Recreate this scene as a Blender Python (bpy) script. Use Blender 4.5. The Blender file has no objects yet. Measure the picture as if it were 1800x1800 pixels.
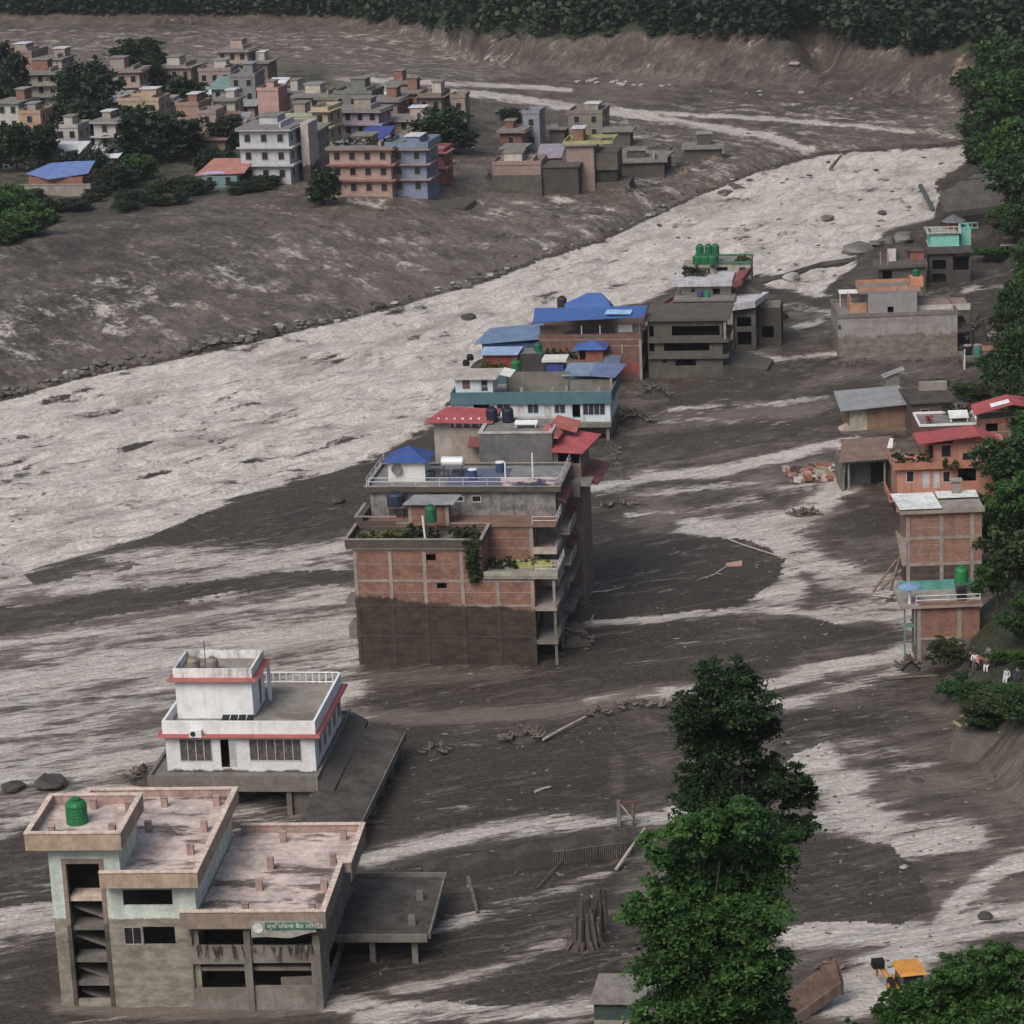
import bpy, math, random
import numpy as np
from mathutils import Matrix, Vector, Euler

random.seed(7); HAZE = 0.00009
C = bpy.context.scene.collection
# ------------------------------------------------------------------ camera, world, sun, exposure
F, H, TH, RO = 5000.0, 85.0, math.radians(15.85), math.radians(-2.5)
RM = Matrix.Rotation(math.pi/2-TH, 3, 'X') @ Matrix.Rotation(RO, 3, 'Z')
RN = np.array(RM)
cam = bpy.data.cameras.new('camera'); camo = bpy.data.objects.new('camera', cam); C.objects.link(camo)
camo.location = (0, 0, H); camo.rotation_euler = RM.to_euler()
cam.sensor_width = 36; cam.lens = F/1800*36; cam.clip_start = 1; cam.clip_end = 6000
bpy.context.scene.camera = camo
SUN_EL, SUN_AZ = math.radians(48), math.radians(-150)
w = bpy.data.worlds.new('World'); bpy.context.scene.world = w; w.use_nodes = True
nt = w.node_tree; bg = nt.nodes['Background']
sky = nt.nodes.new('ShaderNodeTexSky'); sky.sky_type = 'NISHITA'; sky.sun_disc = False
sky.sun_elevation = SUN_EL; sky.sun_rotation = SUN_AZ; sky.dust_density = 4.0; sky.air_density = 1.0; sky.ozone_density = 0.6
nt.links.new(sky.outputs[0], bg.inputs[0]); bg.inputs[1].default_value = 0.08
sl = bpy.data.lights.new('sun', 'SUN'); so = bpy.data.objects.new('sun', sl); C.objects.link(so)
sl.energy = 1.5; sl.angle = math.radians(32); sl.color = (1, .95, .88)
so.rotation_euler = Vector((math.sin(SUN_AZ)*math.cos(SUN_EL), math.cos(SUN_AZ)*math.cos(SUN_EL), math.sin(SUN_EL))).to_track_quat('Z', 'Y').to_euler()
vs = bpy.context.scene.view_settings
bpy.context.scene.display_settings.display_device = 'sRGB'
vs.view_transform = 'Standard'; vs.look = 'None'; vs.exposure = 0.55; vs.gamma = 1; vs.use_curve_mapping = False

# ------------------------------------------------------------------ camera maths used to measure the place
def ray(px, py):
    return RN @ np.array([(px-900)/F, -(py-900)/F, -1.0])
def at(px, py, z=0.0):
    d = ray(px, py); t = (z-H)/d[2]
    return np.array([0, 0, H]) + t*d
def project(X, Y, Z):
    P = np.stack([X, Y, Z-H], -1) @ RN
    return 900+F*P[..., 0]/-P[..., 2], 900-F*P[..., 1]/-P[..., 2]
# ------------------------------------------------------------------ numpy noise
_rs = np.random.RandomState(3); _perm = np.concatenate([_rs.permutation(512)]*2); _ga = _rs.rand(512)*2*np.pi
_gx, _gy = np.cos(_ga), np.sin(_ga)
def perlin(x, y):
    xi = np.floor(x).astype(int); yi = np.floor(y).astype(int); xf = x-xi; yf = y-yi; xi &= 511; yi &= 511
    u = xf*xf*xf*(xf*(xf*6-15)+10); v = yf*yf*yf*(yf*(yf*6-15)+10)
    def g(a, b, dx, dy):
        h = _perm[(_perm[a & 511]+b) & 511]; return _gx[h]*dx+_gy[h]*dy
    a = g(xi, yi, xf, yf); b = g(xi+1, yi, xf-1, yf); c = g(xi, yi+1, xf, yf-1); d = g(xi+1, yi+1, xf-1, yf-1)
    return (a+(b-a)*u)+((c+(d-c)*u)-(a+(b-a)*u))*v
def fbm(x, y, o=4, r=.5):
    s = 0; a = 1; t = 0
    for k in range(o):
        s = s+a*perlin(x+17.3*k, y-9.1*k); t += a; a *= r; x = x*2.03; y = y*2.03
    return s/t*1.6
def ss(v, a, b):
    t = np.clip((v-a)/(b-a), 0, 1); return t*t*(3-2*t)
def pl(pts, v):           # polyline y(x)
    p = np.array(pts, float); return np.interp(v, p[:, 0], p[:, 1])
def inpoly(poly, X, Y):
    r = np.zeros(X.shape, bool); n = len(poly)
    for i in range(n):
        x0, y0 = poly[i]; x1, y1 = poly[(i+1) % n]
        if y0 == y1: continue
        c = ((y0 > Y) != (y1 > Y)) & (X < (x1-x0)*(Y-y0)/(y1-y0)+x0); r ^= c
    return r
def dpoly(pts, X, Y, sy=1.0):     # distance to polyline
    d = np.full(X.shape, 1e9)
    for (x0, y0), (x1, y1) in zip(pts[:-1], pts[1:]):
        dx, dy = x1-x0, (y1-y0)*sy
        t = np.clip(((X-x0)*dx+(Y-y0)*sy*dy)/(dx*dx+dy*dy+1e-9), 0, 1)
        d = np.minimum(d, np.hypot(X-x0-t*dx, (Y-y0)*sy-t*dy))
    return d
# ------------------------------------------------------------------ the lie of the land
E1 = [(-900, 1050), (-300, 830), (0, 705), (150, 662), (300, 632), (450, 598), (600, 562), (750, 522), (860, 492), (960, 452), (1060, 422), (1130, 388), (1230, 342), (1330, 302), (1450, 270), (1600, 259), (1720, 252), (2600, 235)]
E2 = [(-900, 1300), (-300, 1120), (0, 1030), (60, 1000), (150, 975), (270, 940), (400, 882), (560, 838), (650, 812), (780, 745), (830, 640), (950, 562), (1130, 535), (1200, 500), (1300, 500), (1440, 520), (1500, 470), (1560, 405), (1640, 385), (1655, 320), (1700, 290), (1740, 245)]
BASE = [(-900, 30), (0, 42), (600, 46), (740, 66), (850, 125), (1000, 140), (1200, 153), (1450, 172), (1700, 192), (2600, 220)]
RHX = [(0, 1690), (250, 1690), (300, 1700), (420, 1730), (480, 1775), (640, 1750), (700, 1745), (760, 1790), (900, 1745), (1050, 1745), (1130, 1660), (1230, 1650), (1330, 1700), (1450, 1830), (1600, 1900), (2200, 1980)]
_b = [at(px, py) for px, py in BASE]
BASEU = np.array([p[0]/p[1] for p in _b]); BASEY = np.array([p[1] for p in _b])
_r = [at(px, py) for py, px in RHX]; _r.sort(key=lambda p: p[1])
RHY = np.array([p[1] for p in _r]); RHXX = np.array([p[0] for p in _r])
A27 = math.radians(29)     # flow direction, clockwise from +Y
_fy = np.arange(0, 2000, 2.0); _th = np.radians(30+36*(1-ss(_fy, 230, 420)))
_T = np.cumsum(np.tan(_th))*2; _S = np.cumsum(1/np.cos(_th))*2
def flow(X, Y):      # along and across the bending current
    return np.interp(Y, _fy, _S), (X-np.interp(Y, _fy, _T))*.62
def height(X, Y):
    qx, qy = project(X, Y, np.zeros_like(X)); fl, ac = flow(X, Y)
    dE = pl(E1, qx)-qy
    dj = dE+9*fbm(X*.05, Y*.05, 4)
    left = 1-ss(qx, 700, 1000)
    Z = 1.3*ss(dj, 0, 16)+(1.0+3.4*left)*ss(dj, 10, 200)
    town = ss(qy, 110, 175)*(1-.75*ss(qx, 1000, 1300))
    Z = Z*np.where(dE > 40, town+(1-town)*.12, 1)
    land = ss(dE, 0, 25)
    gl = fbm((X*.875+Y*.485)*.09, (Y*.875-X*.485)*.035, 5, .6)
    Z += land*(.75*gl+1.1*ss(dE, 8, 40)*(1-ss(dE, 90, 200))*(.5-np.abs(fbm((X*.875+Y*.485)*.12+4, (Y*.875-X*.485)*.05, 4, .6)))+.35*fbm(X*.12, Y*.12, 4))*(1-.6*ss(qy, 300, 200))
    # plain on this side
    riv = (dE < 0) & (qy < pl(E2, qx))
    rw = ss(-dE, 0, 12)*ss(pl(E2, qx)-qy, -2, 12)
    Z -= .9*rw
    wav = fbm(ac*.38, fl*.11, 3, .5); wav2 = 1-np.abs(perlin(ac*.13+3, fl*.06))*2.2
    Z += rw*(.95*wav+.5*wav2)
    pl_ = (1-land)*(1-rw)
    Z += pl_*(.34*fbm(ac*.06, fl*.022, 4)+.11*fbm(X*.4, Y*.4, 3, .6))
    # hill at the back: bare cut bank, then forested slope
    by = np.interp(X/np.maximum(Y, 1), BASEU, BASEY); d = Y-by
    gx = at(1440, 165)[0]+(d)*.12
    gully = np.exp(-((X-gx)/(5+.05*np.maximum(d, 0)))**2)
    hz = .62*(np.sqrt(d*d+16)+d)/2+np.where(d > 0, .0006*d*d, 0)-.03
    hz = np.minimum(hz, 260+.1*d)
    hz = hz+ss(d, 0, 20)*(1.4*fbm(X*.05+.06*d, Y*.012, 4)+ss(d, 40, 120)*9*fbm(X*.012, Y*.012, 3))-gully*ss(d, 3, 30)*15
    Z = Z*(1-.7*ss(d, 0, 12))+hz
    # hill on the right
    rx = np.interp(Y, RHY, RHXX); e = X-rx
    rz = np.where(e > 0, 1.6*ss(e, 0, 4)+.5*e+1.5*fbm(X*.05, Y*.05, 3)*ss(e, 0, 15), 0)
    Z = np.maximum(Z, np.where(e > 0, rz, -50))
    # slope the photographer stands on
    nz = 79.5-.495*Y+2.0*fbm(X*.04, Y*.04, 3)*np.clip((160-Y)/100, 0, 1)
    Z = np.maximum(Z, np.where(Y < 175, nz-1.0, -50))
    return Z
def ground(px, py):        # where the ray through a pixel meets the land
    d = ray(px, py); t = np.arange(80, 1400, .5); P = np.array([0, 0, H])[None]+t[:, None]*d[None]
    z = height(P[:, 0], P[:, 1]); k = np.argmax(P[:, 2] < z)
    return Vector((P[k, 0], P[k, 1], z[k]))
def gz(x, y): return float(height(np.array([float(x)]), np.array([float(y)]))[0])

# ------------------------------------------------------------------ materials
def N(t, ty, **k):
    n = t.nodes.new(ty)
    for a, b in k.items(): setattr(n, a, b)
    return n
def L(t, a, b): t.links.new(a, b)
def mixc(t, fac, a, b, mode='MIX'):
    m = N(t, 'ShaderNodeMix', data_type='RGBA', blend_type=mode)
    for i, v in ((0, fac), (6, a), (7, b)):
        if isinstance(v, (int, float)): m.inputs[i].default_value = v
        elif isinstance(v, tuple): m.inputs[i].default_value = (*v[:3], 1)
        else: L(t, v, m.inputs[i])
    return m.outputs[2]
def mth(t, op, a, b=0.0, c=None, clamp=False):
    m = N(t, 'ShaderNodeMath', operation=op); m.use_clamp = clamp
    for i, v in enumerate((a, b, c)):
        if v is None: continue
        if isinstance(v, (int, float)): m.inputs[i].default_value = v
        else: L(t, v, m.inputs[i])
    return m.outputs[0]
def sstep(t, v, a, b):
    m = N(t, 'ShaderNodeMapRange', interpolation_type='SMOOTHSTEP'); L(t, v, m.inputs[0])
    m.inputs[1].default_value = a; m.inputs[2].default_value = b; return m.outputs[0]
def noise(t, vec, scale, detail=4, rough=.55, dim='3D'):
    n = N(t, 'ShaderNodeTexNoise'); n.inputs['Scale'].default_value = scale; n.inputs['Detail'].default_value = detail
    n.inputs['Roughness'].default_value = rough; L(t, vec, n.inputs['Vector']); return n.outputs[0]
def mapping(t, vec, scale=(1, 1, 1), rot=(0, 0, 0), loc=(0, 0, 0)):
    m = N(t, 'ShaderNodeMapping'); m.inputs['Scale'].default_value = scale; m.inputs['Rotation'].default_value = rot
    m.inputs['Location'].default_value = loc; L(t, vec, m.inputs[0]); return m.outputs[0]
def newmat(name):
    m = bpy.data.materials.new(name); m.use_nodes = True; t = m.node_tree; b = t.nodes['Principled BSDF']
    b.inputs['Specular IOR Level'].default_value = .3
    return m, t, b
MUD = (.068, .058, .051)
def mat(name, col, rough=.85, var=.22, scale=.8, streak=.0, mud=None, mudw=.5, brick=False, corr=0, metal=0, stain=None, stfac=.5, mslope=0, spec=.3, scol=(.05, .045, .042), mudcol=MUD):
    m, t, b = newmat(name); b.inputs['Roughness'].default_value = rough; b.inputs['Metallic'].default_value = metal
    b.inputs['Specular IOR Level'].default_value = spec
    tc = N(t, 'ShaderNodeTexCoord'); o = tc.outputs['Object']
    n1 = noise(t, o, scale, 6, .7); n1 = sstep(t, mth(t, 'ADD', n1, mth(t, 'MULTIPLY', mth(t, 'SUBTRACT', noise(t, o, scale*5, 4, .7), .5), .5)), .3, .7)
    gy_ = sum(col)/3; col = tuple(x*.86+gy_*.14 for x in col)
    c = mixc(t, n1, tuple(x*(1-var) for x in col), tuple(min(1, x*(1+var)) for x in col))
    sep = N(t, 'ShaderNodeSeparateXYZ'); L(t, o, sep.inputs[0])
    if brick:
        cm = N(t, 'ShaderNodeCombineXYZ'); L(t, mth(t, 'ADD', sep.outputs[0], sep.outputs[1]), cm.inputs[0]); L(t, sep.outputs[2], cm.inputs[1])
        bt = N(t, 'ShaderNodeTexBrick'); L(t, cm.outputs[0], bt.inputs[0])
        bt.inputs['Scale'].default_value = 1; bt.inputs['Brick Width'].default_value = .48; bt.inputs['Row Height'].default_value = .2
        bt.inputs['Mortar Size'].default_value = .022; bt.inputs['Color1'].default_value = (1.12, 1.1, 1.08, 1); bt.inputs['Color2'].default_value = (.78, .76, .75, 1)
        bt.inputs['Mortar'].default_value = (1.05, 1.1, 1.15, 1); bt.inputs['Bias'].default_value = 0
        c = mixc(t, .75, c, bt.outputs[0], 'MULTIPLY')
        bmp = N(t, 'ShaderNodeBump'); bmp.inputs['Strength'].default_value = .5; bmp.inputs['Distance'].default_value = .03
        bmp.invert = True; L(t, bt.outputs['Fac'], bmp.inputs['Height']); L(t, bmp.outputs[0], b.inputs['Normal'])
    if streak:
        ns = noise(t, mapping(t, o, (1.6, 1.6, .22)), 1.1, 6, .7)
        c = mixc(t, mth(t, 'MULTIPLY', sstep(t, ns, .48, .72), streak), c, scol)
    if stain:
        nb = noise(t, mapping(t, o, (.35, .8, 1), (0, 0, .1)), .55, 7, .68)
        c = mixc(t, mth(t, 'MULTIPLY', sstep(t, nb, .5, .6), stfac), c, stain)
    if corr:
        wv = N(t, 'ShaderNodeTexWave', wave_type='BANDS', bands_direction='X'); wv.inputs['Scale'].default_value = corr
        L(t, o, wv.inputs[0]); bmp = N(t, 'ShaderNodeBump'); bmp.inputs['Strength'].default_value = .6; bmp.inputs['Distance'].default_value = .06
        L(t, wv.outputs[1], bmp.inputs['Height']); L(t, bmp.outputs[0], b.inputs['Normal'])
        c = mixc(t, mth(t, 'MULTIPLY', wv.outputs[1], .25), c, tuple(x*.7 for x in col))
    if mud is not None:
        nm = noise(t, mapping(t, o, (1, 1, .35)), .7, 7, .75)
        zz = mth(t, 'ADD', mth(t, 'ADD', sep.outputs[2], mth(t, 'MULTIPLY', sep.outputs[0], mslope)), mth(t, 'MULTIPLY', mth(t, 'SUBTRACT', nm, .5), mudw*6))
        mr = N(t, 'ShaderNodeMapRange'); L(t, zz, mr.inputs[0]); mr.inputs[1].default_value = mud+mudw*.35; mr.inputs[2].default_value = mud-mudw*.35
        md = mixc(t, sstep(t, noise(t, mapping(t, o, (.6, .6, 1.4)), 1.1, 7, .75), .3, .7), tuple(x*.55 for x in mudcol), tuple(x*1.7 for x in mudcol))
        fac = mr.outputs[0]; c = mixc(t, mth(t, 'MULTIPLY', fac, .96), c, md)
    L(t, c, b.inputs['Base Color'])
    return m
M = {}
def MM(key, *a, **k):
    if key not in M: M[key] = mat(key, *a, **k)
    return M[key]

# ground material: foam, pale silt, ochre tint, grass are stored on the surface as masks
def ground_mat():
    m, t, b = newmat('wet_silt'); g = N(t, 'ShaderNodeNewGeometry'); P = g.outputs['Position']
    at_ = N(t, 'ShaderNodeAttribute', attribute_name='m'); sp = N(t, 'ShaderNodeSeparateColor'); L(t, at_.outputs['Color'], sp.inputs[0])
    foam, light, warm = sp.outputs; green = at_.outputs['Alpha']
    fa = N(t, 'ShaderNodeAttribute', attribute_name='current'); fv = mapping(t, fa.outputs['Vector'], (1, .5, .5))
    n1 = noise(t, fv, .26, 9, .72); n2 = noise(t, fv, 1.1, 6, .75); n3 = noise(t, P, 2.4, 4, .7); n4 = noise(t, P, .05, 5, .6)
    nn = mth(t, 'ADD', mth(t, 'MULTIPLY', mth(t, 'SUBTRACT', n1, .5), 2.3), mth(t, 'MULTIPLY', mth(t, 'SUBTRACT', n2, .5), 1.7))
    f = sstep(t, mth(t, 'ADD', foam, nn), .26, .72)
    warp = N(t, 'ShaderNodeTexNoise'); warp.inputs['Scale'].default_value = .12; warp.inputs['Detail'].default_value = 3; L(t, fa.outputs['Vector'], warp.inputs['Vector']); wv_ = N(t, 'ShaderNodeVectorMath', operation='MULTIPLY_ADD'); L(t, warp.outputs['Color'], wv_.inputs[0]); wv_.inputs[1].default_value = (4, 6, 0); L(t, fa.outputs['Vector'], wv_.inputs[2])
    fw = mapping(t, wv_.outputs[0], (1, .2, .2)); n5 = noise(t, fw, .5, 8, .68); n6 = noise(t, fw, .2, 6, .62); rdg = mth(t, 'ABSOLUTE', mth(t, 'SUBTRACT', n5, .5)); rg = sstep(t, rdg, 0, .045)
    dark = mixc(t, sstep(t, n3, .3, .72), (.031, .0245, .0192), (.087, .069, .0545))
    dark = mixc(t, sstep(t, n4, .4, .65), dark, mixc(t, 1, dark, (.78, .76, .76), 'MULTIPLY'))
    lt = mixc(t, n2, (.087, .071, .058), (.255, .216, .182))
    lf = sstep(t, mth(t, 'ADD', light, mth(t, 'MULTIPLY', nn, .55)), .2, .95)
    c = mixc(t, lf, dark, lt)
    c = mixc(t, sstep(t, mth(t, 'ADD', warm, mth(t, 'MULTIPLY', nn, .5)), .45, .8), c, (.33, .24, .16))
    fc = mixc(t, sstep(t, n3, .25, .75), (.43, .395, .355), (.73, .69, .64))
    fc = mixc(t, mth(t, 'MULTIPLY', mth(t, 'SUBTRACT', 1, rg), .42), fc, (.22, .185, .155)); fc = mixc(t, mth(t, 'MULTIPLY', sstep(t, n6, .5, .68), .6), fc, (.2, .168, .14)); fc = mixc(t, sstep(t, n2, .52, .7), fc, mixc(t, 1, fc, (.66, .62, .58), 'MULTIPLY'))
    thin = mth(t, 'MULTIPLY', mth(t, 'SUBTRACT', 1, sstep(t, mth(t, 'ABSOLUTE', mth(t, 'SUBTRACT', n6, .47)), .0, .02)), sstep(t, n4, .42, .62)); c = mixc(t, mth(t, 'MULTIPLY', thin, .5), c, (.26, .23, .2))
    c = mixc(t, f, c, fc)
    gr = mixc(t, sstep(t, n3, .35, .65), (.018, .026, .012), (.05, .058, .027))
    c = mixc(t, sstep(t, mth(t, 'ADD', green, mth(t, 'MULTIPLY', mth(t, 'SUBTRACT', n1, .5), 1.2)), .35, .65), c, gr)
    # scattered pebbles and debris specks
    vo = N(t, 'ShaderNodeTexVoronoi'); vo.inputs['Scale'].default_value = .8; L(t, P, vo.inputs['Vector'])
    spk = mth(t, 'MULTIPLY', mth(t, 'LESS_THAN', vo.outputs['Distance'], .12), mth(t, 'GREATER_THAN', n2, .55))
    c = mixc(t, mth(t, 'MULTIPLY', spk, .55), c, (.26, .235, .21))
    L(t, c, b.inputs['Base Color'])
    b.inputs['Specular IOR Level'].default_value = .4
    L(t, mth(t, 'SUBTRACT', .8, mth(t, 'MULTIPLY', mth(t, 'ADD', sstep(t, n4, .35, .6), lf), .22)), b.inputs['Roughness'])
    bp = N(t, 'ShaderNodeBump'); bp.inputs['Strength'].default_value = .9; bp.inputs['Distance'].default_value = .6
    L(t, mth(t, 'ADD', mth(t, 'MULTIPLY', n1, .8), mth(t, 'ADD', mth(t, 'MULTIPLY', n3, .3), mth(t, 'MULTIPLY', n5, .9))), bp.inputs['Height']); L(t, bp.outputs[0], b.inputs['Normal'])
    return m
GM = ground_mat()

# ------------------------------------------------------------------ terrain sheets
def np_mesh(name, V, Q, mats=()):
    V = np.asarray(V, np.float32); Q = np.asarray(Q, np.int32); me = bpy.data.meshes.new(name); k = Q.shape[1]
    me.vertices.add(len(V)); me.vertices.foreach_set('co', V.ravel())
    me.loops.add(Q.size); me.loops.foreach_set('vertex_index', Q.ravel())
    me.polygons.add(len(Q)); me.polygons.foreach_set('loop_start', np.arange(0, Q.size, k, dtype=np.int32))
    me.update(calc_edges=True)
    for mm in mats: me.materials.append(mm)
    return me
def tag(o, label=None, cat=None, group=None, kind=None):
    if label: o['label'] = label
    if cat: o['category'] = cat
    if group: o['group'] = group
    if kind: o['kind'] = kind
    return o
def obj(name, me, parent=None, loc=None):
    o = bpy.data.objects.new(name, me); C.objects.link(o)
    if parent is not None: o.parent = parent
    if loc is not None: o.location = loc
    return o

def masks(X, Y, Z):
    px, py = project(X, Y, Z); fl, ac = flow(X, Y)
    fs = np.clip((py+150)/1250, .14, 1); j = fbm(ac*.05, fl*.016, 4)*22*fs; k = fbm(ac*.11+5, fl*.04, 4)*12*fs
    k2 = fbm(ac*.5, fl*.12, 4, .6)*7*fs; jx, jy = px+j*1.5+k2*2, py+k+k2
    foam = np.zeros_like(X); light = .3+.35*fbm(X*.07, Y*.07, 5, .6); warm = np.zeros_like(X); green = np.zeros_like(X)
    big = fbm(ac*.02, fl*.007, 4); mid = fbm(ac*.09, fl*.05, 4); chunk = fbm(X*.16, Y*.13, 4, .6)
    e1 = pl(E1, px)+k*.35+k2*.4; e2 = pl(E2, jx+k2*4)+k*1.3+k2*1.5
    wavm = fbm(ac*.45, fl*.12, 5, .62)
    river = ss(py-e1, 0, 5)*ss(e2-py, -5, 9)*(py < e2+10)
    spot = ss(fbm(ac*.3, fl*.09, 5, .65), .12, .6); spot2 = ss(fbm(ac*.12+7, fl*.05, 5, .62), .2, .6)
    foam = np.maximum(foam, river*(.93+.12*big+.2*mid-.25*ss(-wavm, .1, .5)-spot*(.5+.3*ss(700-px, 0, 500))-spot2*.6+k2*.01))
    # braided streams over the plain
    def rip(pts, wd, s):
        nonlocal foam
        d = dpoly(pts, px+j*.6+k2*2, py+k*.6+k2, 1.7)*(1+.8*mid); foam = foam*(1-s*.8*(.45+.55*spot)*(1-ss(d, wd*.2, wd*2.2)))
    for q in ([(470, 585), (530, 600), (560, 612)], [(600, 702), (660, 703), (730, 708)], [(640, 605), (720, 595), (815, 590)], [(180, 962), (330, 920), (480, 862), (650, 782), (780, 735)], [(380, 702), (470, 712)], [(30, 905), (110, 895)], [(0, 790), (60, 770), (100, 800)], [(0, 850), (80, 830)], [(230, 735), (290, 722), (330, 730)], [(560, 640), (610, 632)], [(960, 455), (1060, 452)], [(1330, 305), (1400, 312), (1480, 318)], [(1230, 360), (1330, 345)], [(1380, 345), (1480, 335), (1540, 330)]): rip(q, 5.5 if q[0][0] != 180 else 3, .7)
    def st(pts, wd, s, sy=1.7, arr='f'):
        nonlocal foam, light, warm
        d = dpoly(pts, px+j*.8+k2, py+k*.7+k2*.8, sy)*(1+.35*mid); v = s*(1-ss(d, wd*.25, wd*2.0))
        if arr == 'f': foam = np.maximum(foam, v*(1-.45*spot)+.12*mid*v); light = np.maximum(light, s*.85*(1-ss(d, wd*.6, wd*3.6)))
        elif arr == 'l': light = np.maximum(light, v)
        else: warm = np.maximum(warm, v)
    def dk(poly, s=1.0, soft=.0):
        nonlocal foam, light
        r = inpoly(poly, jx, jy); foam = np.where(r, foam*(1-s), foam); light = np.where(r, light*(1-s*.55), light)
    # left of the row of houses
    r = ss(py-e2, 0, 20)*(1-ss(jx, 600, 700))*ss(jy, 930, 980)*(1-ss(jy, 1400, 1500))
    foam = np.maximum(foam, r*(.5+.4*mid+.2*big+.4*chunk+k2*.02)); light = np.maximum(light, r*.75)
    st([(-100, 1035), (120, 1008), (300, 985), (450, 990), (640, 955)], 26, .72)
    st([(-50, 1140), (200, 1110), (420, 1075), (640, 1040)], 15, .66)
    st([(-50, 1215), (250, 1160), (480, 1120), (640, 1100)], 42, .8)
    st([(-50, 1290), (150, 1250), (300, 1200)], 40, .62)
    st([(-50, 1400), (60, 1345), (200, 1310), (300, 1290)], 18, .7)
    st([(-80, 1660), (-20, 1620), (100, 1590)], 70, .62); st([(-50, 1490), (60, 1440), (120, 1420)], 18, .6)
    dk([(265, 948), (330, 905), (450, 872), (600, 838), (700, 835), (700, 900), (560, 935), (420, 950), (300, 960)])
    dk([(-100, 1075), (60, 1062), (250, 1035), (480, 1008), (640, 1000), (640, 1022), (420, 1042), (300, 1070), (120, 1100), (-100, 1128)])
    dk([(40, 1010), (150, 985), (250, 985), (200, 1005), (60, 1022)], .7)
    dk([(0, 1545), (90, 1530), (130, 1580), (0, 1590)], .8)
    # right-hand street plain
    rr = ss(jx, 1000, 1150)*ss(jy, 480, 560)*(1-ss(jy, 1600, 1900)); light = np.maximum(light, rr*(.5+.6*mid+.35*big+.6*chunk))
    st([(1050, 858), (1150, 838), (1270, 828), (1380, 800), (1500, 772)], 13, .82)
    st([(1060, 870), (1250, 855), (1400, 850), (1460, 835)], 16, .42)
    st([(1100, 905), (1230, 895), (1310, 880), (1420, 860)], 9, .42)
    st([(1215, 925), (1300, 930), (1400, 915), (1450, 880), (1490, 850)], 24, .92)
    st([(1260, 930), (1360, 950), (1410, 985), (1480, 1010), (1570, 1040)], 36, .82)
    st([(1380, 985), (1390, 1040), (1340, 1050)], 28, .72); st([(1450, 1000), (1560, 1040), (1600, 1080)], 36, .6)
    st([(1040, 1092), (1150, 1088), (1270, 1075), (1330, 1068), (1440, 1080), (1560, 1085)], 9, .74)
    st([(1450, 1085), (1530, 1072), (1600, 1090)], 26, .72)
    st([(1170, 1218), (1350, 1205), (1450, 1175), (1560, 1158), (1640, 1130)], 16, .85)
    st([(1320, 1230), (1380, 1240), (1430, 1225), (1600, 1170)], 16, .62)
    st([(1300, 635), (1400, 628), (1480, 620)], 8, .6); st([(1180, 722), (1300, 716), (1450, 700)], 8, .55)
    st([(1120, 745), (1280, 738), (1380, 745)], 7, .4); st([(1380, 540), (1480, 548), (1400, 575)], 9, .5)
    st([(1180, 665), (1260, 640), (1330, 625)], 10, .35)
    st([(1700, 510), (1760, 505), (1820, 505)], 10, .5); st([(1700, 590), (1780, 585)], 16, .7)
    dk([(1040, 950), (1150, 935), (1290, 948), (1375, 985), (1355, 1035), (1310, 1062), (1200, 1078), (1040, 1088)])
    dk([(1040, 1105), (1200, 1092), (1330, 1088), (1440, 1090), (1535, 1115), (1440, 1150), (1330, 1188), (1200, 1205), (1090, 1200), (960, 1180), (990, 1110)])
    dk([(1180, 640), (1300, 640), (1480, 632), (1760, 625), (1760, 690), (1600, 680), (1400, 702), (1180, 714)], .8)
    dk([(1080, 770), (1250, 745), (1400, 752), (1500, 765), (1300, 790), (1100, 830)], .85)
    dk([(1480, 870), (1570, 880), (1570, 920), (1500, 905)], .6)
    dk([(1700, 520), (1800, 515), (1800, 575), (1710, 580)], .8)
    # foreground right
    st([(1430, 1330), (1470, 1370), (1500, 1430), (1590, 1480), (1690, 1470)], 46, .84); st([(1500, 1310), (1620, 1340)], 30, .4)
    st([(1440, 1440), (1520, 1450)], 30, .6)
    st([(1850, 1490), (1760, 1530), (1690, 1580), (1650, 1640)], 20, .9); st([(1420, 1640), (1520, 1630), (1620, 1650), (1560, 1720), (1480, 1760)], 46, .95)
    st([(1640, 1660), (1740, 1610), (1850, 1620)], 45, .72)
    light = np.maximum(light, ss(jx, 1440, 1560)*ss(jy, 1230, 1300)*(.5+.3*mid))
    dk([(1380, 1500), (1440, 1470), (1560, 1480), (1640, 1560), (1650, 1600), (1590, 1625), (1440, 1620), (1380, 1640)], .95)
    dk([(1360, 1250), (1560, 1260), (1480, 1300), (1400, 1330), (1350, 1380)], .8)
    # foreground middle
    st([(640, 1260), (800, 1262), (960, 1250), (1080, 1225), (1200, 1212)], 22, .95, arr='l'); st([(1030, 1228), (1120, 1220), (1210, 1213)], 8, .62)
    st([(640, 1200), (760, 1190), (900, 1185)], 30, .6, arr='l')
    st([(640, 1515), (740, 1485), (850, 1460), (980, 1445), (1090, 1443), (1200, 1436)], 19, .78); st([(1190, 1425), (1250, 1420)], 25, .85)
    st([(705, 1365), (715, 1400), (760, 1415), (810, 1415)], 9, .5); st([(760, 1400), (860, 1395)], 4, .45)
    st([(730, 1300), (880, 1315)], 7, .4)
    st([(1080, 1330), (1085, 1390)], 16, .75, arr='l')
    st([(720, 1530), (790, 1535)], 6, .5)
    st([(740, 1650), (850, 1600), (960, 1570), (1060, 1540)], 14, .52); st([(780, 1620), (860, 1595), (900, 1590)], 8, .5)
    st([(700, 1740), (850, 1705), (980, 1660)], 17, .58); st([(600, 1770), (800, 1780), (1000, 1775), (1110, 1745), (1200, 1730)], 30, .66)
    st([(640, 1790), (720, 1795)], 24, .8)
    st([(100, 1768), (300, 1782), (500, 1770), (620, 1760)], 26, .95, arr='l')
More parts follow.
